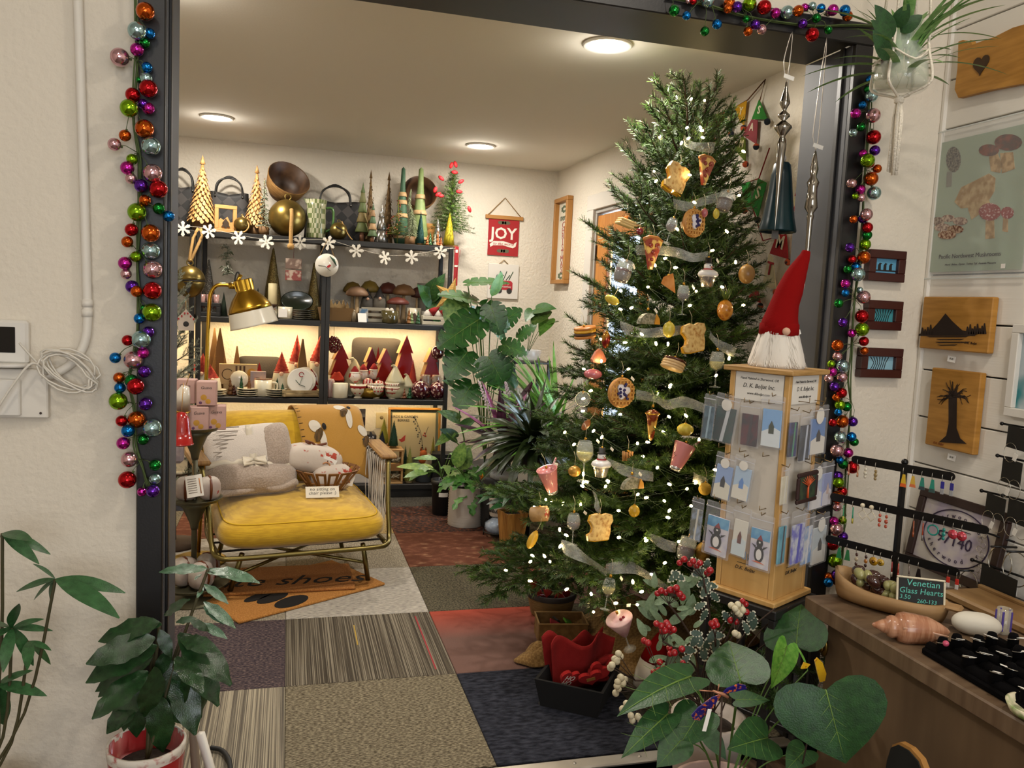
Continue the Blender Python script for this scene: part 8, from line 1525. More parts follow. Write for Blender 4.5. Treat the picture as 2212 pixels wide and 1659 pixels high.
rb=MB().grid(lambda u,v:((u-.5)*.42,-.072-.012*cos((u-.5)*5),.128+.03*v+.012*sin(6*u)),16,2,th=.002).grid(lambda u,v:(-.005+.034*(v-.5)+.008*sin(4*u),-.085+.02*abs(u-.45),.005+.32*u),14,2,th=.002)
part('ribbon',rb,SAT,bl);bw=MB()
for k in(-1,1):bw.grid(lambda u,v,k=k:(k*.055*sin(pi*u),-.1-.02*sin(pi*u)*(1 if v<.5 else .2),.145+.03*(v-.5)*(.4+sin(pi*u))+.018*u),8,3,th=.0015);bw.grid(lambda u,v,k=k:(k*(.012+.05*u)+.02*(v-.5),-.1-.004*sin(6*u),.14-.11*u),8,2,th=.0015)
part('bow',bw,SAT,bl);part('tag',MB().rbox((.135,-.098,.1),(.016,.002,.018),.0005),TAGW,bl);tl_=MB()
for k in range(9):tl_.rbox((-.115+.004*(k%3),-.078+.0012*k-.004*(k in(3,4,5)),.318-.019*k),(.12-.02*(k%3),.0012,.0045),.0004)
part('printed_lines',tl_,mat('grey_print','#7c7268',.9),bl)
MUS=mat('mustard_knit','#a87c34',.95,bump=.4,bs=260,sheen=.2)
tb=thing('bee_throw','mustard throw with black and white bees over the chair back','blanket',onchair((.2,.35,.6)),CR)
PRF=[(.125,.44),(.12,.57),(.075,.68),(.04,.755),(-.01,.772),(-.085,.75),(-.135,.68),(-.175,.6),(-.205,.5),(-.22,.44)]
def drape(u,v,e=0.):
 q=v*(len(PRF)-1);i=min(len(PRF)-2,int(q));f=q-i;y=PRF[i][0]*(1-f)+PRF[i+1][0]*f;z=PRF[i][1]*(1-f)+PRF[i+1][1]*f;x=-.16+.37*u+.05*v*(1-u)-.03*(1-v);return(x,y-e-.006+.004*sin(14*u+5*v),z-.6+.006+e*.3-.05*max(0,u-.85)*4*v)
part('cloth',MB().grid(lambda u,v:drape(u,v),22,26,th=.006),MUS,tb)
st_m=MB()
for k in range(12):a=V(drape(.005,.42+.045*k,.009));st_m.tube([a,a+V((.018,0,.002))],.0016,4)
part('blanket_stitch',st_m,mat('dark_yarn','#2a2018',.9),tb)
def patch(cu,cv,ru,rv,rot,mt,nm,e=.012):
 c,s_=cos(rot),sin(rot);n=16;vs=[drape(cu,cv,e+.0015)]+[drape(cu+(ru*cos(t)*c-rv*sin(t)*s_)/.37,cv+(ru*cos(t)*s_+rv*sin(t)*c)/.42,e)for t in[2*pi*i/n for i in range(n)]]
 part(nm,MB().add(vs,[(0,1+i,1+(i+1)%n)for i in range(n)]),mt,tb)
WNG=mat('bee_white','#c4bcae',.95);BEB=mat('bee_black','#1c1814',.95,c2='#7a5a28',ns=45,kind='wave',det=.2,lo=.6,hi=.7)
for(cu,cv,k)in((.27,.70,1.),(.72,.53,.95),(1.0,.72,.8)):patch(cu-.04,cv-.035,.034*k,.018*k,.1,WNG,'bee_wing');patch(cu+.06,cv+.08,.019*k,.034*k,.1,WNG,'bee_wing');patch(cu,cv+.025,.03*k,.016*k,-.5,BEB,'bee_body',.0125);patch(cu+.10,cv-.03,.012*k,.010*k,0,mat('bee_head','#16120f',.9),'bee_head',.0135)
bk=thing('slat_basket','brown cut out wooden slat basket on the chair seat','basket',onchair((.165,.0,.400)),CR);DKW=mat('basket_brown','#6a4420',.55,c2='#7e5630',ns=12)
for k in range(16):
 a=2*pi*k/16;T=RZ(a);m=MB()
 for q in(-1,1):m.add([tuple(T@V(p))for p in((.07,q*.012-.005,0),(.07,q*.012+.005,0),(.155,q*.02+.006,.112),(.155,q*.02-.006,.112),(.075,q*.012-.005,-.004),(.075,q*.012+.005,-.004),(.161,q*.02+.006,.110),(.161,q*.02-.006,.110))],[(0,1,2,3),(7,6,5,4),(0,3,7,4),(1,5,6,2),(3,2,6,7),(0,4,5,1)])
 m.add([tuple(T@V(p))for p in((.147,-.024,.102),(.147,.024,.102),(.156,.025,.114),(.156,-.025,.114),(.153,-.024,.1),(.153,.024,.1),(.162,.025,.112),(.162,-.025,.112))],[(0,1,2,3),(7,6,5,4),(0,3,7,4),(1,5,6,2),(3,2,6,7),(0,4,5,1)]);part('slat',m,DKW,bk)
part('base',MB().lathe([(.085,-.006),(.085,.004),(0,.005)],24),DKW,bk);part('mid_hoop',MB().tube(arc((0,0,.05),.112,0,2*pi,28,'xy')[:-1],.004,6,closed=True),DKW,bk)
SWD=mat('swaddle_white','#bcb0a4',.9,c2='#a04030',ns=16,lo=.6,hi=.63,bump=.4,bs=30);SATB=mat('brown_satin','#5c2c10',.35)
for k,(p,rt2,w_,l)in enumerate((((.10,.03,.555),(0,.16,.05),.28,'rolled white baby blanket tied in brown ribbon, upper one'),((.185,.0,.465),(0,-.05,.1),.20,'rolled white baby blanket down inside the slat basket'))):
 o=thing('baby_blanket',l,'blanket',onchair(p),rot=(rt2[0],rt2[1],CR+rt2[2]),group='rolled baby blankets in the basket');part('roll',MB().grid(pillow_fn(w_,.15,.11,.36,.35),36,14),SWD,o);part('ribbon',MB().tube([(.055,.068*cos(t),.062*sin(t))for t in[2*pi*i/16 for i in range(16)]],.009,6,closed=True),SATB,o)
 part('bow',MB().tube(smooth_path([(-.03,-.02,.07),(-.06,-.02,.085),(-.02,-.02,.078),(.0,-.02,.068),(.05,-.02,.085),(.02,-.02,.072)],3),.006,6),SATB,o);part('card_tag',MB().rbox((.06,-.07,.02),(.07,.002,.06),.0006,T=ROT(.1,.3,0)),TAGW,o);part('rainbow_print',MB().tube(arc((.055,-.0735,.002),.02,.2,2.9,10),.004,5,T=ROT(.1,.3,0)),mat('rainbow_tan','#b07a50',.7),o)
o=thing('note_card','handwritten card asking not to sit on the chair','note card',onchair((.105,-.20,.412)),rot=(radians(-38),0,CR-.1));part('card',MB().rbox((0,0,.028),(.155,.0016,.058),.0004),mat('note_white','#cfc6b4',.7),o)
for t,z in(('no sitting on',.042),('chair please :)',.022)):text('handwriting',t,.023,INK,o,(0,-.0012,z),ext=.0002,shear=.1)
for k in range(9):
 p=onchair((.405+.02*(k%2),.12-.035*k,.575));o=thing('cord_necklace','white corded necklace looped on the armrest of the chair','necklace',p,CR,'white cords hanging from the armrest');L_=.30+.02*(k%3);part('cord',MB().tube(smooth_path([(-.006,0,0),(-.012,0,-L_*.5),(0,0,-L_),(.014,0,-L_*.5),(.006,0,0)],4),.0026,5),mat('white_cord','#cfc6b8',.8),o);part('ring',MB().tube(arc((0,0,.006),.011,0,2*pi,12)[:-1],.0018,5,closed=True),mat('silver_rivet'),o)
o=thing('bead_strand','black and white beaded strand over the chair arm','necklace',onchair((.39,.2,.60)),CR);BB=(mat('bead_black','#1a1816',.5),mat('bead_white','#b8b0a8',.5))
for k in range(26):
 t=k/25;p=(.06-.12*t,-.02*sin(3*t),.022-.01*t)if t<.4 else(.0,-.03+.0*t,.018-(t-.4)*.24);part('bead',MB().ball((0,0,0),.0068,6,5),BB[k%2],o,p)
 # doormats
COIR=mat('coir','#a06a2e',.98,c2='#b88040',ns=160,bump=1,bs=260);BLKP=mat('coir_black','#120e0c',.98)
A0,B0=atZ(516,1350,0),atZ(832,1265,0);ax=(B0-A0);ln=ax.length;a=math.atan2(ax.y,ax.x);A0.z=.001
o=thing('doormat','coir doormat with black oval spots, lower of two','doormat',A0,a,'coir doormats under the chair');part('mat',MB().rbox((ln/2-.0,.22,.007),(ln,.44,.013),.004),COIR,o)
for(x,y,rx,ry)in((.28,.06,.09,.05),(.24,.15,.085,.04),(.2,.2,.08,.03)):part('black_spot',MB().lathe([(0,.0),(1,0),(1,.002),(0,.002)],22),BLKP,o,(x,y,.0135),(0,0,.25),(rx,ry,1))
E0,F0=atZ(395,1291,.02),atZ(768,1272,.02);ax=F0-E0;a=math.atan2(ax.y,ax.x);E0.z=.0155
o=thing('doormat','coir doormat lettered cute shoes lying on top','doormat',E0,a,'coir doormats under the chair');part('mat',MB().rbox((ax.length/2,.175,.007),(ax.length,.35,.013),.004),mat('coir_dark','#8f5a28',.98,c2='#a87038',ns=160,bump=1,bs=260),o);text('lettering','cute shoes',.17,BLKP,o,(ax.length/2+.03,.13,.0138),rot=(0,0,0),ext=.0008,shear=.45,sx=1.05)
# tiered stand at the left
SPt=V((stand(418,3.72,0)[0].x,3.72,0));sd=thing('tiered_stand','three tier grey metal stand beside the armchair','display stand',SPt);ZN=mat('dull_zinc','#55523f',.45,.6);zt=[atY(430,y,3.72).z for y in(1262,1080,928)]
for k,(z,r)in enumerate(zip(zt,(.15,.115,.10))):
 part('tray',MB().lathe([(0,-.002),(r*.9,-.002),(r,.012),(r*1.01,.014),(r*.99,.014),(r*.88,.003),(0,.003)],30),ZN,sd,(0,0,z));part('cup_support',MB().lathe([(.014,-.13),(.02,-.10),(.05,-.03),(r*.75,-.004)],20),ZN,sd,(0,0,z))if k else None
part('post',MB().tube([(0,0,zt[0]),(0,0,zt[2])],.012,10),ZN,sd);part('foot',MB().lathe([(.13,0),(.13,.008),(.05,.02),(.05,zt[0])],24),ZN,sd)
PKB=mat('pink_carton','#b08e84',.6,c2='#a8847c',ns=8)
for k,(x,y,dy,l)in enumerate(((428,920,-.03,'pink fruit soap carton, lower left of the stack'),(467,918,-.0,'pink fruit soap carton, lower right of the stack'),(447,864,-.02,'pink fruit soap carton on top of the stack'),(403,862,.03,'half hidden pink carton behind the top one'))):
 P=atY(x,y,3.72+dy);s=mpp(P);P.z=zt[2]+.004+(0 if k<2 else 54*s);o=thing('soap_carton',l,'box',P,.18-.1*k,'pink fruit soap cartons');w_=40*s;h_=52*s;part('carton',MB().rbox((0,0,h_/2),(w_,w_*.8,h_),.003),PKB,o);part('fruit_print',MB().lathe([(0,0),(w_*.16,0),(0,.0006)],14,T=TR(-w_*.12,-w_*.4-.0004,h_*.34)@ROT(pi/2,0,0)).lathe([(0,0),(w_*.14,0),(0,.0007)],14,T=TR(w_*.1,-w_*.4-.0004,h_*.18)@ROT(pi/2,0,0)),mat('print_fruit','#a87c28',.6),o);text('lettering','Guava',h_*.17,INK,o,(0,-w_*.4-.0004,h_*.74),ext=.0002,shear=.2);part('grape_print',MB().lathe([(0,0),(w_*.08,0),(0,.0006)],10,T=TR(-w_*.28,-w_*.4-.0005,h_*.12)@ROT(pi/2,0,0)),mat('print_grape','#5a3454',.6),o)
P=atY(392,925,3.55);s=mpp(P);o=thing('red_bell_ornament','glossy red ceramic bell hanging by the left jamb','bell',P);part('bell',MB().lathe(scal([(24,-32),(26,-34),(25,-36),(19,-4),(16,22),(9,34),(0,36)],s),24),mat('red_glaze','#8c1414',.2,coat=.8),o);part('loop',MB().tube([(0,0,34*s),(0,.05,96*s)],.0016,5),JUTE,o)
P=atY(392,862,3.62);s=mpp(P);o=thing('white_ceramic_bell','white ceramic bell with a gold rim by the left jamb','bell',P,rot=(.2,.3,0));part('bell',MB().lathe(scal([(24,-20),(25,-22),(16,10),(8,30),(0,32)],s),24),mat('white_glaze','#c4bcae',.25,coat=.6),o);part('rim',MB().lathe(scal([(24,-19),(25.6,-22),(24,-24)],s),24),GOLD,o);part('loop',MB().tube([(0,0,30*s),(0,.0,60*s)],.0016,5),JUTE,o)
P=atY(420,1050,3.58);s=mpp(P);o=thing('care_card','white printed care card hanging on the stand','tag',P,.25,rot=(0,-.12,.2));part('card',MB().rbox((0,0,0),(34*s,.0015,48*s),.0004),TAGW,o);lm_=MB();[lm_.box((-4*s,-.0012,(16-5*k)*s),(18*s,.0004,1.4*s))for k in range(7)];part('printed_lines',lm_,mat('grey_print'),o);part('leaf_print',MB().tube([(12*s,-.001,-18*s),(11*s,-.001,16*s)],.0022,4),mat('rainbow_tan'),o);part('string',MB().tube([(0,0,23*s),(.01,.09,40*s)],.001,4),JUTE,o)
WBG=mat('white_wrap','#b4aca2',.85,c2='#9c8c84',ns=10,bump=.4,bs=30)
for k,(x,tier,dx,sz,l)in enumerate(((402,1,0,.07,'white wrapped baby gift at the left of the middle tray'),(452,1,0,.07,'white wrapped baby gift with a red seal on the middle tray'),(398,0,0,.085,'white wrapped gift with brown ribbon on the bottom tray, left'),(435,0,-.05,.08,'white wrapped gift with printed tag on the bottom tray, front'),(448,0,.05,.085,'white wrapped gift at the back of the bottom tray'))):
 P=stand(x,3.70+dx,zt[tier]+.005)[0];o=thing('wrapped_gift',l,'gift',P,.3*k,'white wrapped gifts on the stand');part('parcel',MB().grid(pillow_fn(sz*1.3,sz,sz*1.25,.5,.2),28,12),WBG,o,(0,0,sz*.74));part('ribbon',MB().tube([(0,sz*.53*cos(t),sz*.74+sz*.74*sin(t))for t in[2*pi*i/16 for i in range(16)]],.006,6,closed=True),SATB,o);part('seal',MB().lathe([(0,0),(sz*.17,0),(0,.001)],14,T=TR(sz*.3,-sz*.47,sz*.6)@ROT(pi/2,0,0)),mat('seal_red','#8a3a30',.6),o)
P=stand(392,3.70,zt[2]-.13)[0];o=thing('organza_parcel','pale organza parcel below the red bell','gift',P+V((-.02,-.05,0)));part('parcel',MB().rbox((0,0,.045),(.07,.06,.09),.012),mat('organza','#a89ca0',.4,c2='#8a8088',ns=20),o);part('hanger',MB().tube([(0,0,.09),(.02,.05,.135)],.0014,4),JUTE,o)
for k,(x,y)in enumerate(((400,802),(428,800))):P=stand(x,3.75,zt[2]+.19)[0]
ft=thing('frosted_tree','slim frosted pine tree half hidden by the left jamb','tree',stand(372,4.55,0)[0]);FRN=mat('frosted_pine','#7c8470',.8,c2='#a8ac9c',ns=40);part('trunk',MB().tube([(0,0,0),(0,0,1.42)],[.02,.008],8),BARK,ft);part('foot',MB().lathe([(.14,0),(.14,.015),(.02,.03)],20),BARK,ft);rg=random.Random(33)
fbm=[branch_mesh(.26,70+i,8,start=.2).mesh('branch',[FRN,BARK])for i in range(3)]
for k in range(46):t=k/46;part('branch',fbm[k%3],None,ft,(0,0,.25+1.15*t),(rg.random(),-radians(10+40*t),k*2.4),(1.0-.62*t))
P=atY(402,690,4.45);s=mpp(P);o=thing('striped_house_ornament','red striped roof house ornament on the frosted tree','ornament',P,.2);part('house',MB().prism([(x*s,z*s)for x,z in((-16,-24),(16,-24),(16,4),(0,22),(-16,4))],.02),mat('house_white','#b8aca0',.7),o);rf=MB();[rf.rbox((x*s,.01,(13-abs(x)*1.0+3)*s),(3*s,.03,4*s),.0006)for x in(-15,-9,-3,3,9,15)];part('roof_stripes',rf,mat('stripe_red','#a03030',.7),o);part('door_print',MB().lathe([(0,0),(6*s,0),(0,.001)],12,T=TR(0,-.0006,-10*s)@ROT(pi/2,0,0)),mat('print_dark'),o);part('loop',MB().tube([(0,.01,20*s),(0,.02,40*s)],.0014,4),JUTE,o)
P=atZ(470,1720,0);P=V((-.14,2.06,0));o=thing('easel_sign','white painted folding easel standing beside the red pot','easel',P,.3);a1=atY(432,1578,2.06)-P
part('leg',MB().tube([(.02,0,0),(a1.x,0,a1.z)],.011,4),mat('white_frame_wood'),o);part('leg',MB().tube([(-.04,.05,0),(a1.x-.012,.02,a1.z)],.011,4),mat('driftwood','#7c6c5c',.8),o);part('rubber_tip',MB().ball((-.055,-.02,.075),.013,8,6).tube([(-.055,-.02,.075),(-.03,.03,.09)],.004,5),mat('black_cord'),o)
solo('black_cable','short black cable curling on the carpet by the red pot','cable',MB().tube(smooth_path([atZ(455,1615,.012),atZ(478,1620,.012),atZ(494,1640,.012),atZ(498,1665,.012),atZ(496,1690,.012)],5),.007,7),mat('black_cord'))
# under the tree
BUR=mat('burlap','#7a5c34',.98,c2='#8f7044',ns=90,kind='checker',bump=.6,bs=260,bk='checker')
def crumple(label,px,py,rx,ry,h,seed,name='burlap_cloth',mt=BUR,zb=.0):
 P=atZ(px,py,zb);rg=random.Random(seed);ph=[rg.uniform(0,6)for _ in range(8)]
 def f(u,v):a=2*pi*u;r=v*(1+.16*sin(3*a+ph[0])+.08*sin(7*a+ph[1]));z=h*(1-v**3)*(.7+.3*sin(5*a+ph[2]+4*v))+.35*h*abs(sin(4*a+7*v+ph[3]))*v*(1-v)*2+.008;return(rx*r*cos(a),ry*r*sin(a),z)
 return solo(name,label,'cloth',MB().grid(f,48,14,th=.003),mt,P)
crumple('crumpled burlap around the base of the Christmas tree',1420,1385,.38,.30,.14,3);crumple('loose fold of burlap on the red carpet tile',1185,1425,.12,.09,.06,5)
P=atZ(1205,1392,0);s=mpp(P);o=thing('cardboard_bin','shallow bark brown tray of ornaments under the tree','tray',P+V((.03,.06,0)),-.16);w_,d_,h_=.2,.13,.085;BRK=mat('bark_card','#6a4c26',.85,c2='#7e5e34',ns=30);m=MB()
for k in(-1,1):m.rbox((0,k*(d_/2-.002),h_/2),(w_,.004,h_),.001).rbox((k*(w_/2-.002),0,h_/2),(.004,d_-.009,h_),.001)
m.rbox((0,0,.003),(w_-.008,d_-.008,.004),.001);part('sides',m,BRK,o);part('rim',frame_mb(w_+.006,d_+.006,.006,.005,0,.001),mat('jute'),o,(0,0,h_),(-pi/2,0,0));Q=o.location.copy()
for k,(x,y,c,l)in enumerate(((-.03,-.01,'#8a2428','red felt shape in the bark brown tray'),(.03,.0,'#4a7a1c','lime green felt shape in the bark brown tray'),(-.01,.03,'#2a2622','dark felt shape in the bark brown tray'))):solo('felt_shape',l,'ornament',MB().rbox((0,0,0),(.05,.03,.008),.003,T=ROT(.5,.5,0)),mat('felt_'+c,c,.95),Q+V((x,y,h_*.8)),.5*k,'felt shapes in the tray')
P=atZ(1195,1345,0);o=thing('round_basket','round basket of red ornaments under the lowest branches','basket',P+V((.02,.1,0)));part('basket',MB().lathe([(.085,0),(.09,.01),(.11,.10),(.112,.105),(.104,.104),(.085,.012),(0,.01)],28),mat('straw_weave','#7a6238',.85,bump=.9,bs=40,bst=(1,1,8)),o);part('dark_lining',MB().lathe([(.109,.085),(.113,.106),(.1,.108),(.095,.05),(0,.045)],28,cap=False),mat('dark_lining','#2c2420',.9),o);Q=o.location.copy();RDW=mat('red_wood','#8a1c16',.45)
part('handles',MB().tube(arc((-.04,0,.1),.055,0,pi,12),.005,6).tube(arc((.055,.01,.1),.05,0,pi,12),.005,6),mat('dark_red_wire','#4a1410',.5),o)
solo('red_bird_ornament','red wooden bird head poking out of the round basket','ornament',MB().prism([(x*.001,z*.001)for x,z in((-6,0),(6,0),(10,30),(24,52),(26,72),(12,88),(-8,86),(-26,68),(-30,52),(-16,60),(-6,52),(-8,30))],.014),RDW,Q+V((-.10,-.02,.09)),.1)
for k in range(7):a=k*.9;solo('red_wood_ornament','red wooden cut out ornament with string in the round basket','ornament',MB().prism([(x*.001,z*.001)for x,z in((-22,0),(22,0),(14,22),(18,22),(0,56),(-18,22),(-14,22))],.006).tube([(0,.003,.055),(.012,.003,.075),(.02,.0,.06)],.0013,4),RDW,Q+V((cos(a)*.055,sin(a)*.05,.075)),rot=(.5*sin(k),.9*cos(k*1.7),a),group='red ornaments in the basket')
P=atZ(1262,1552,0);o=thing('black_felt_tray','black felt tray of red hearts at the front of the tree','tray',P+V((.02,.13,0)),radians(-36));BF=mat('black_felt','#0d0c0d',.95);w_,d_,h_=.20,.20,.10
part('walls',MB().add([(-w_/2,-d_/2,0),(w_/2,-d_/2,0),(w_/2,d_/2,0),(-w_/2,d_/2,0),(-w_*.6,-d_*.6,h_),(w_*.6,-d_*.6,h_),(w_*.6,d_*.6,h_),(-w_*.6,d_*.6,h_),(-w_*.55,-d_*.55,h_),(w_*.55,-d_*.55,h_),(w_*.55,d_*.55,h_),(-w_*.55,d_*.55,h_),(-w_*.45,-d_*.45,.01),(w_*.45,-d_*.45,.01),(w_*.45,d_*.45,.01),(-w_*.45,d_*.45,.01)],[(3,2,1,0),(0,1,5,4),(1,2,6,5),(2,3,7,6),(3,0,4,7),(4,5,9,8),(5,6,10,9),(6,7,11,10),(7,4,8,11),(8,9,13,12),(9,10,14,13),(10,11,15,14),(11,8,12,15),(12,13,14,15)]),BF,o);part('edging',MB().rbox((-w_/2-.004,0,.006),(.006,d_,.01),.001),mat('grey_edging','#3c3a34',.8),o);Q=o.location.copy()
RFT=mat('felt_deep_red','#7a0c0c',.95,bump=.3,bs=200)
rf=thing('red_felt_bag','deep red felt gift bag standing in the black tray','gift bag',Q+V((.02,.03,.02)),.15);part('bag',MB().grid(lambda u,v:((u-.5)*(.20+.06*v),.03*sin(u*9)*v-.02*v,.19*v+.015*sin(u*11)*v),22,10,th=.004),RFT,rf);part('back',MB().grid(lambda u,v:((u-.5)*(.20+.05*v),.05+.02*sin(u*7+1)*v,.18*v+.02*sin(u*13)*v),22,8,th=.004),RFT,rf);part('bow',MB().tube(smooth_path([(.05,-.03,.1),(.09,-.05,.13),(.07,-.05,.08),(.05,-.03,.1),(.01,-.05,.07),(.08,-.05,.05)],3),.013,7),RFT,rf)
hm=MB().prism([(a*.0026,b*.0026)for a,b in hrt],.012)
hme=hm.mesh('felt_heart',mat('felt_red','#9a1414',.95))
for k,(x,y,z,rr)in enumerate(((-.05,-.05,.10,(.5,.3,.4)),(.02,-.07,.105,(.6,-.3,-.2)),(.06,-.04,.11,(.3,.6,.3)))):
 h=tag(part('felt_heart',hme,None,None,Q+V((x,y,z)),rr),('red felt heart lettered in white in the black tray','red felt heart with a tan label in the black tray','red felt heart leaning at the back of the black tray')[k],'ornament','felt hearts in the black tray')
 if k==0:
  text('lettering','HO',.03,CRM,h,(0,-.0006,.004),ext=.0004);text('lettering','HO',.03,CRM,h,(.0,-.0006,-.02),ext=.0004)
 if k==1:part('tan_label',MB().box((.0,-.001,.0),(.03,.001,.018)),mat('banner_wood'),h)
o=thing('santa_cone_ornament','red and white cone gnome behind the berry sprays','gnome',atZ(1400,1490,0)+V((0,.02,0)),rot=(0,.25,0));part('hat',MB().lathe([(.05,.1),(.042,.14),(.018,.2),(0,.22)],18),REDF,o);part('body',MB().lathe([(.05,0),(.055,.05),(.05,.1),(0,.1)],18),mat('gnome_white'),o)
# berry and holly arrangement
AB=V((1.14,1.92,0));ar=thing('holly_arrangement','arrangement of red berries, white berries and variegated holly in a stone pot','arrangement',AB);zr=.26
pot(ar,[(.07,0),(.08,.02),(.1,zr-.03),(.102,zr),(.09,zr),(.085,zr-.03),(0,zr-.03)],mat('stone_pot','#a89c92',.7,bump=.3,bs=40),soil=(.085,zr-.025))
RB=MB().ball((0,0,0),1,10,8).mesh('red_berry',mat('berry_red','#98141c',.25,coat=.4));WB=MB().ball((0,0,0),1,10,8).mesh('white_berry',mat('berry_white','#c8bea0',.5));YA=1.80;tw_m=MB();rg=random.Random(17);rootp=V((0,0,zr))
def spray(pts,me,nm,hub,r=.0085,Y=YA):
 H_=atY(*hub,Y)-AB;tw_m.tube(smooth_path([rootp+V((rg.uniform(-.03,.03),0,0)),(rootp+H_)/2+V((rg.uniform(-.02,.02),0,.04)),H_],4),.0026,5)
 for(x,y)in pts:p=atY(x,y,Y+rg.uniform(-.02,.02))-AB;part(nm,me,None,ar,p,scl=r*rg.uniform(.9,1.1));tw_m.tube([H_,p],.001,4)
spray([(1468,1216),(1478,1208),(1490,1218),(1497,1212),(1505,1222),(1512,1216),(1528,1238),(1534,1232)],RB,'red_berry',(1520,1250));spray([(1420,1282),(1428,1276),(1438,1280),(1448,1274),(1456,1277),(1468,1283),(1474,1290),(1461,1270)],RB,'red_berry',(1445,1305));spray([(1418,1347),(1428,1352),(1436,1362),(1444,1353),(1448,1364),(1440,1346),(1430,1364),(1455,1360)],RB,'red_berry',(1432,1385));spray([(1391,1384),(1400,1389),(1446,1400),(1457,1410),(1448,1412),(1473,1402),(1425,1430),(1424,1448),(1412,1452),(1436,1446),(1475,1432)],RB,'red_berry',(1430,1470));spray([(1537,1347),(1545,1342),(1541,1353),(1549,1350)],RB,'red_berry',(1545,1380));spray([(1578,1340),(1590,1343),(1604,1298),(1611,1305),(1612,1322)],RB,'red_berry',(1590,1365))
spray([(1336,1412),(1340,1418),(1328,1424),(1322,1437),(1319,1442),(1332,1428)],WB,'white_berry',(1372,1470),.0095);spray([(1341,1464),(1350,1468),(1334,1473),(1336,1488),(1330,1497),(1345,1476),(1333,1482)],WB,'white_berry',(1378,1490),.009);spray([(1353,1520),(1345,1532),(1363,1546),(1378,1548),(1366,1556),(1384,1556)],WB,'white_berry',(1385,1515),.009);spray([(1580,1308),(1594,1306),(1588,1315),(1600,1312),(1604,1318),(1592,1322),(1598,1326),(1588,1368),(1594,1372)],WB,'white_berry',(1585,1345),.009)
VARG=mat('holly_edge','#c8c4ac',.5);VARC=leafm('holly_green','#2e4034','#44584a',.45)
def holly(px,py,ang,L_=30,Y=1.82):
 c=atY(px,py,Y);s=mpp(c);L_*=s*1.1;d=Rv*cos(ang)+Uv*sin(ang);b=c-d*L_/2;n=TOCAM(c)*1+UP*rg.uniform(-.3,.6)+Rv*rg.uniform(-.6,.6)
 l=leaf(ar,b,b+d*L_,n,L_*.62,'lobed',VARG,AB,.15,.1,name='holly_leaf');key='holly_centre'
 if key not in _lc:_lc[key]=leaf_mb(.82,.42,'ovate',.15,.1).mesh('leaf_centre',VARC)
 part('leaf_centre',_lc[key],None,l,(.08,0,.022))
for k,(x,y)in enumerate(((1505,1213),(1455,1246),(1466,1244),(1510,1236),(1527,1222),(1520,1258),(1524,1276),(1538,1265),(1545,1290),(1513,1308),(1521,1330),(1505,1368),(1512,1384),(1500,1386),(1526,1398),(1537,1374),(1552,1372),(1489,1404),(1481,1424),(1570,1334),(1590,1331),(1612,1356),(1627,1346),(1622,1332),(1520,1410),(1545,1395))):holly(x,y,rg.uniform(-2.6,.6)if k%3 else rg.uniform(.3,2.4),rg.uniform(26,38))
for k in range(34):
 x,y=rg.uniform(1392,1500),rg.uniform(1250,1470);c=atY(x,y,1.86+rg.uniform(-.04,.05));a=rg.uniform(.2,2.9);d=Rv*cos(a)+Uv*sin(a);L_=rg.uniform(.035,.065);leaf(ar,c,c+d*L_,TOCAM(c)+UP*.5+Rv*rg.uniform(-1,1),L_*.42,'ovate',LF_GREY,AB,.2,.15)
for(b,t,w_)in(((1478,1300),(1472,1245),32),((1490,1330),(1496,1285),26),((1470,1330),(1510,1300),24),((1395,1320),(1415,1275),18),((1440,1330),(1420,1300),16)):leaf(ar,atY(*b,1.85),atY(*t,1.84),TOCAM(AB)+UP*.2,w_*.0011,'ovate',LF_GREY,AB)
for k in range(8):p=V((rg.uniform(-.04,.04),0,zr));q=V((rg.uniform(-.05,.3),rg.uniform(-.08,.05),zr+rg.uniform(.2,.36)));tw_m.tube(smooth_path([p,(p+q)/2+V((-.02,0,.05)),q],4),.002,5)
part('twigs',tw_m,mat('dark_twig','#3a2a20',.8),ar);fm4=MB()
for k in range(26):p=V((rg.uniform(.05,.42),rg.uniform(-.06,.1),zr+rg.uniform(.0,.12)));d=V((rg.uniform(-1,1),rg.uniform(-1,0),rg.uniform(0,1))).normalized()*.12;needle_twig(fm4,[p,p+d],.024,.004,4,rg)
part('pine_sprigs',fm4,NEED[0],ar)
o=thing('dragonfly_stake','blue and orange speckled glass butterfly stake in the big plant','garden stake',atY(1560,1500,1.40));s=mpp(o.location);WG=mat('speckled_blue_glass','#1c1666',.15,coat=.8,c2='#c8642c',ns=110,lo=.54,hi=.6)
def wing(pts,th_=.003):return MB().prism([(x*s,z*s)for x,z in pts],th_)
part('wing',wing(((0,0),(10,12),(40,20),(58,14),(64,4),(40,2))),WG,o,rot=(.2,0,.1));part('wing',wing(((0,0),(-22,-8),(-50,-34),(-62,-52),(-56,-64),(-40,-66),(-16,-34))),WG,o,rot=(.2,0,-.1));part('body',MB().tube([(-26*s,-.004,12*s),(0,-.004,2*s),(12*s,-.004,-6*s)],[.002,.004,.003],7),mat('copper_body','#a87458',.4,.4),o);part('antennae',MB().tube([(-20*s,-.004,10*s),(-58*s,-.004,16*s)],.0014,4).tube([(-14*s,-.004,8*s),(-12*s,-.004,26*s)],.0014,4),mat('copper_body'),o);part('stake',MB().tube([(0,0,0),(14*s,.01,-180*s),(16*s,.05,.24-o.location.z)],.002,5),mat('dark_twig'),o);part('price_tag',MB().rbox((-22*s,-.002,-60*s),(10*s,.001,50*s),.0004,T=ROT(0,.2,0)),TAGW,o)
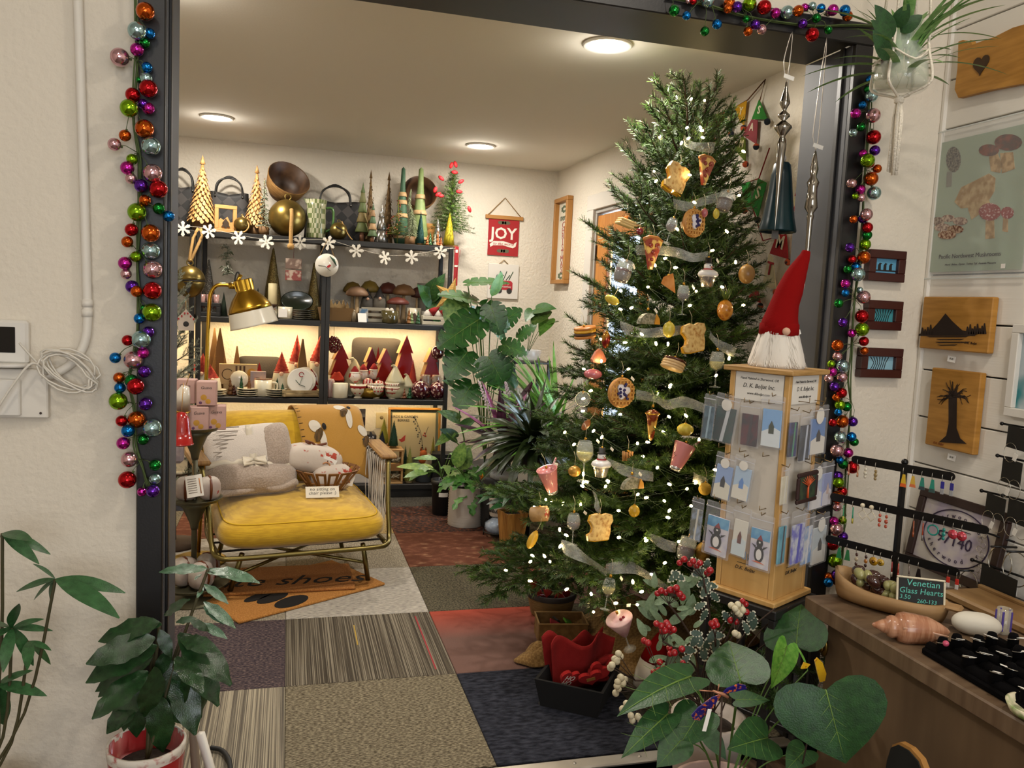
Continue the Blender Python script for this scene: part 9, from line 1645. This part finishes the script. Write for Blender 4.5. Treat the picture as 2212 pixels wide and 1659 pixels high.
o=thing('butterfly_stake','yellow speckled glass butterfly stake behind the largest leaf','garden stake',atY(1772,1470,1.48));s=mpp(o.location);YG=mat('speckled_yellow_glass','#c89c1c',.2,coat=.8,c2='#8a3c14',ns=90,lo=.62,hi=.68);part('wing',wing(((0,-4),(12,-2),(14,14),(2,40),(-12,52),(-18,46),(-8,16))),YG,o);part('wing',wing(((-50,30),(-36,30),(-28,38),(-44,44))),YG,o);part('stake',MB().tube([(0,0,-4*s),(-4*s,.05,.24-o.location.z)],.002,5),mat('dark_twig'),o)
P=atZ(1078,1165,0);P.y+=.06;s=mpp(P);o=thing('glass_cloche_stand','clear glass bowl on a black wire stand by the white pot','bowl',P);part('glass_bowl',MB().lathe(scal([(0,8),(20,9),(27,18),(26,30),(12,40),(6,42),(5,41),(24,29),(25,18),(0,10)],s),28),mat('ripple_glass','#b4c4d8',.08,al=.5,coat=1.,bump=.8,bs=60),o);wm=MB().tube(arc((0,0,12*s),29*s,0,2*pi,26,'xy')[:-1],.004,6,closed=True);[wm.tube([(29*s*cos(a),29*s*sin(a),12*s),(30*s*cos(a),30*s*sin(a),0)],.004,6)for a in(.5,2.6,4.7)];part('wire_stand',wm,SBLK,o);zz=P.z+42*s
o=thing('arc_pattern_jar','white jar with black rainbow arcs beside the white pot','jar',P+V((.02,.04,0)));part('jar',MB().lathe(scal([(20,42),(21,44),(23,84),(21,88),(0,88)],s),26),mat('jar_white','#b8b0a4',.4),o);am=MB()
for k in range(7):
 for r in(3,6,9):
  for zc in(52,70):am.tube([tuple(V((22.6*cos(q),22.6*sin(q),zc+r*sin(t)))*s)for t in[pi*i/8 for i in range(9)]for q in[k*.9+r*cos(t)/22.6]],.0026,4)
part('arcs',am,INK,o);part('stem',MB().lathe(scal([(16,0),(16,3),(4,6),(4,38),(18,42)],s),18),SBLK,o);part('lid',MB().lathe(scal([(25,88),(26,91),(24,94),(0,95)],s),26),SBLK,o)
P=atZ(1098,1165,0);P.y+=.2;s=mpp(P);o=thing('glass_tier_tray','two tier black tray with clear dishes behind the wooden planter','tray',P);part('legs',MB().tube([(-24*s,0,0),(-24*s,0,112*s)],.005,6).tube([(24*s,0,0),(24*s,0,112*s)],.005,6),SBLK,o)
for z in(20,84):part('tray',MB().lathe(scal([(0,z),(30,z),(32,z+3),(0,z+3)],s),26),SBLK,o)
part('clear_dish',MB().lathe(scal([(20,112),(26,114),(32,132),(30,132),(24,115),(0,114)],s),26),CLR,o)
o=solo('star_light','small gold star ornament glowing among the lower leaves','ornament',MB().add([((.022 if i%2==0 else .009)*sin(pi*i/5),0,(.022 if i%2==0 else .009)*cos(pi*i/5))for i in range(10)]+[(0,-.008,0),(0,.008,0)],[f for i in range(10)for f in((i,(i+1)%10,10),((i+1)%10,i,11))]),mat('gold_star','#c8801c',.3,.8),atY(1042,1030,4.45))
# lettering becomes mesh so that every mark is an object of its own
bpy.context.view_layer.update()
dg=bpy.context.evaluated_depsgraph_get();_tx=[]
for o in[o for o in COL.objects if o.type=='FONT']:
 me=bpy.data.meshes.new_from_object(o.evaluated_get(dg));_tx.append((o,me))
for o,me in _tx:
 n=o.name;par=o.parent;loc,rot,scl_=o.location.copy(),o.rotation_euler.copy(),o.scale.copy();mt=o.data.materials[0]
 bpy.data.objects.remove(o)
 if not me.materials:me.materials.append(mt)
 p=bpy.data.objects.new(n,me);COL.objects.link(p);p.parent=par;p.location=loc;p.rotation_euler=rot;p.scale=scl_
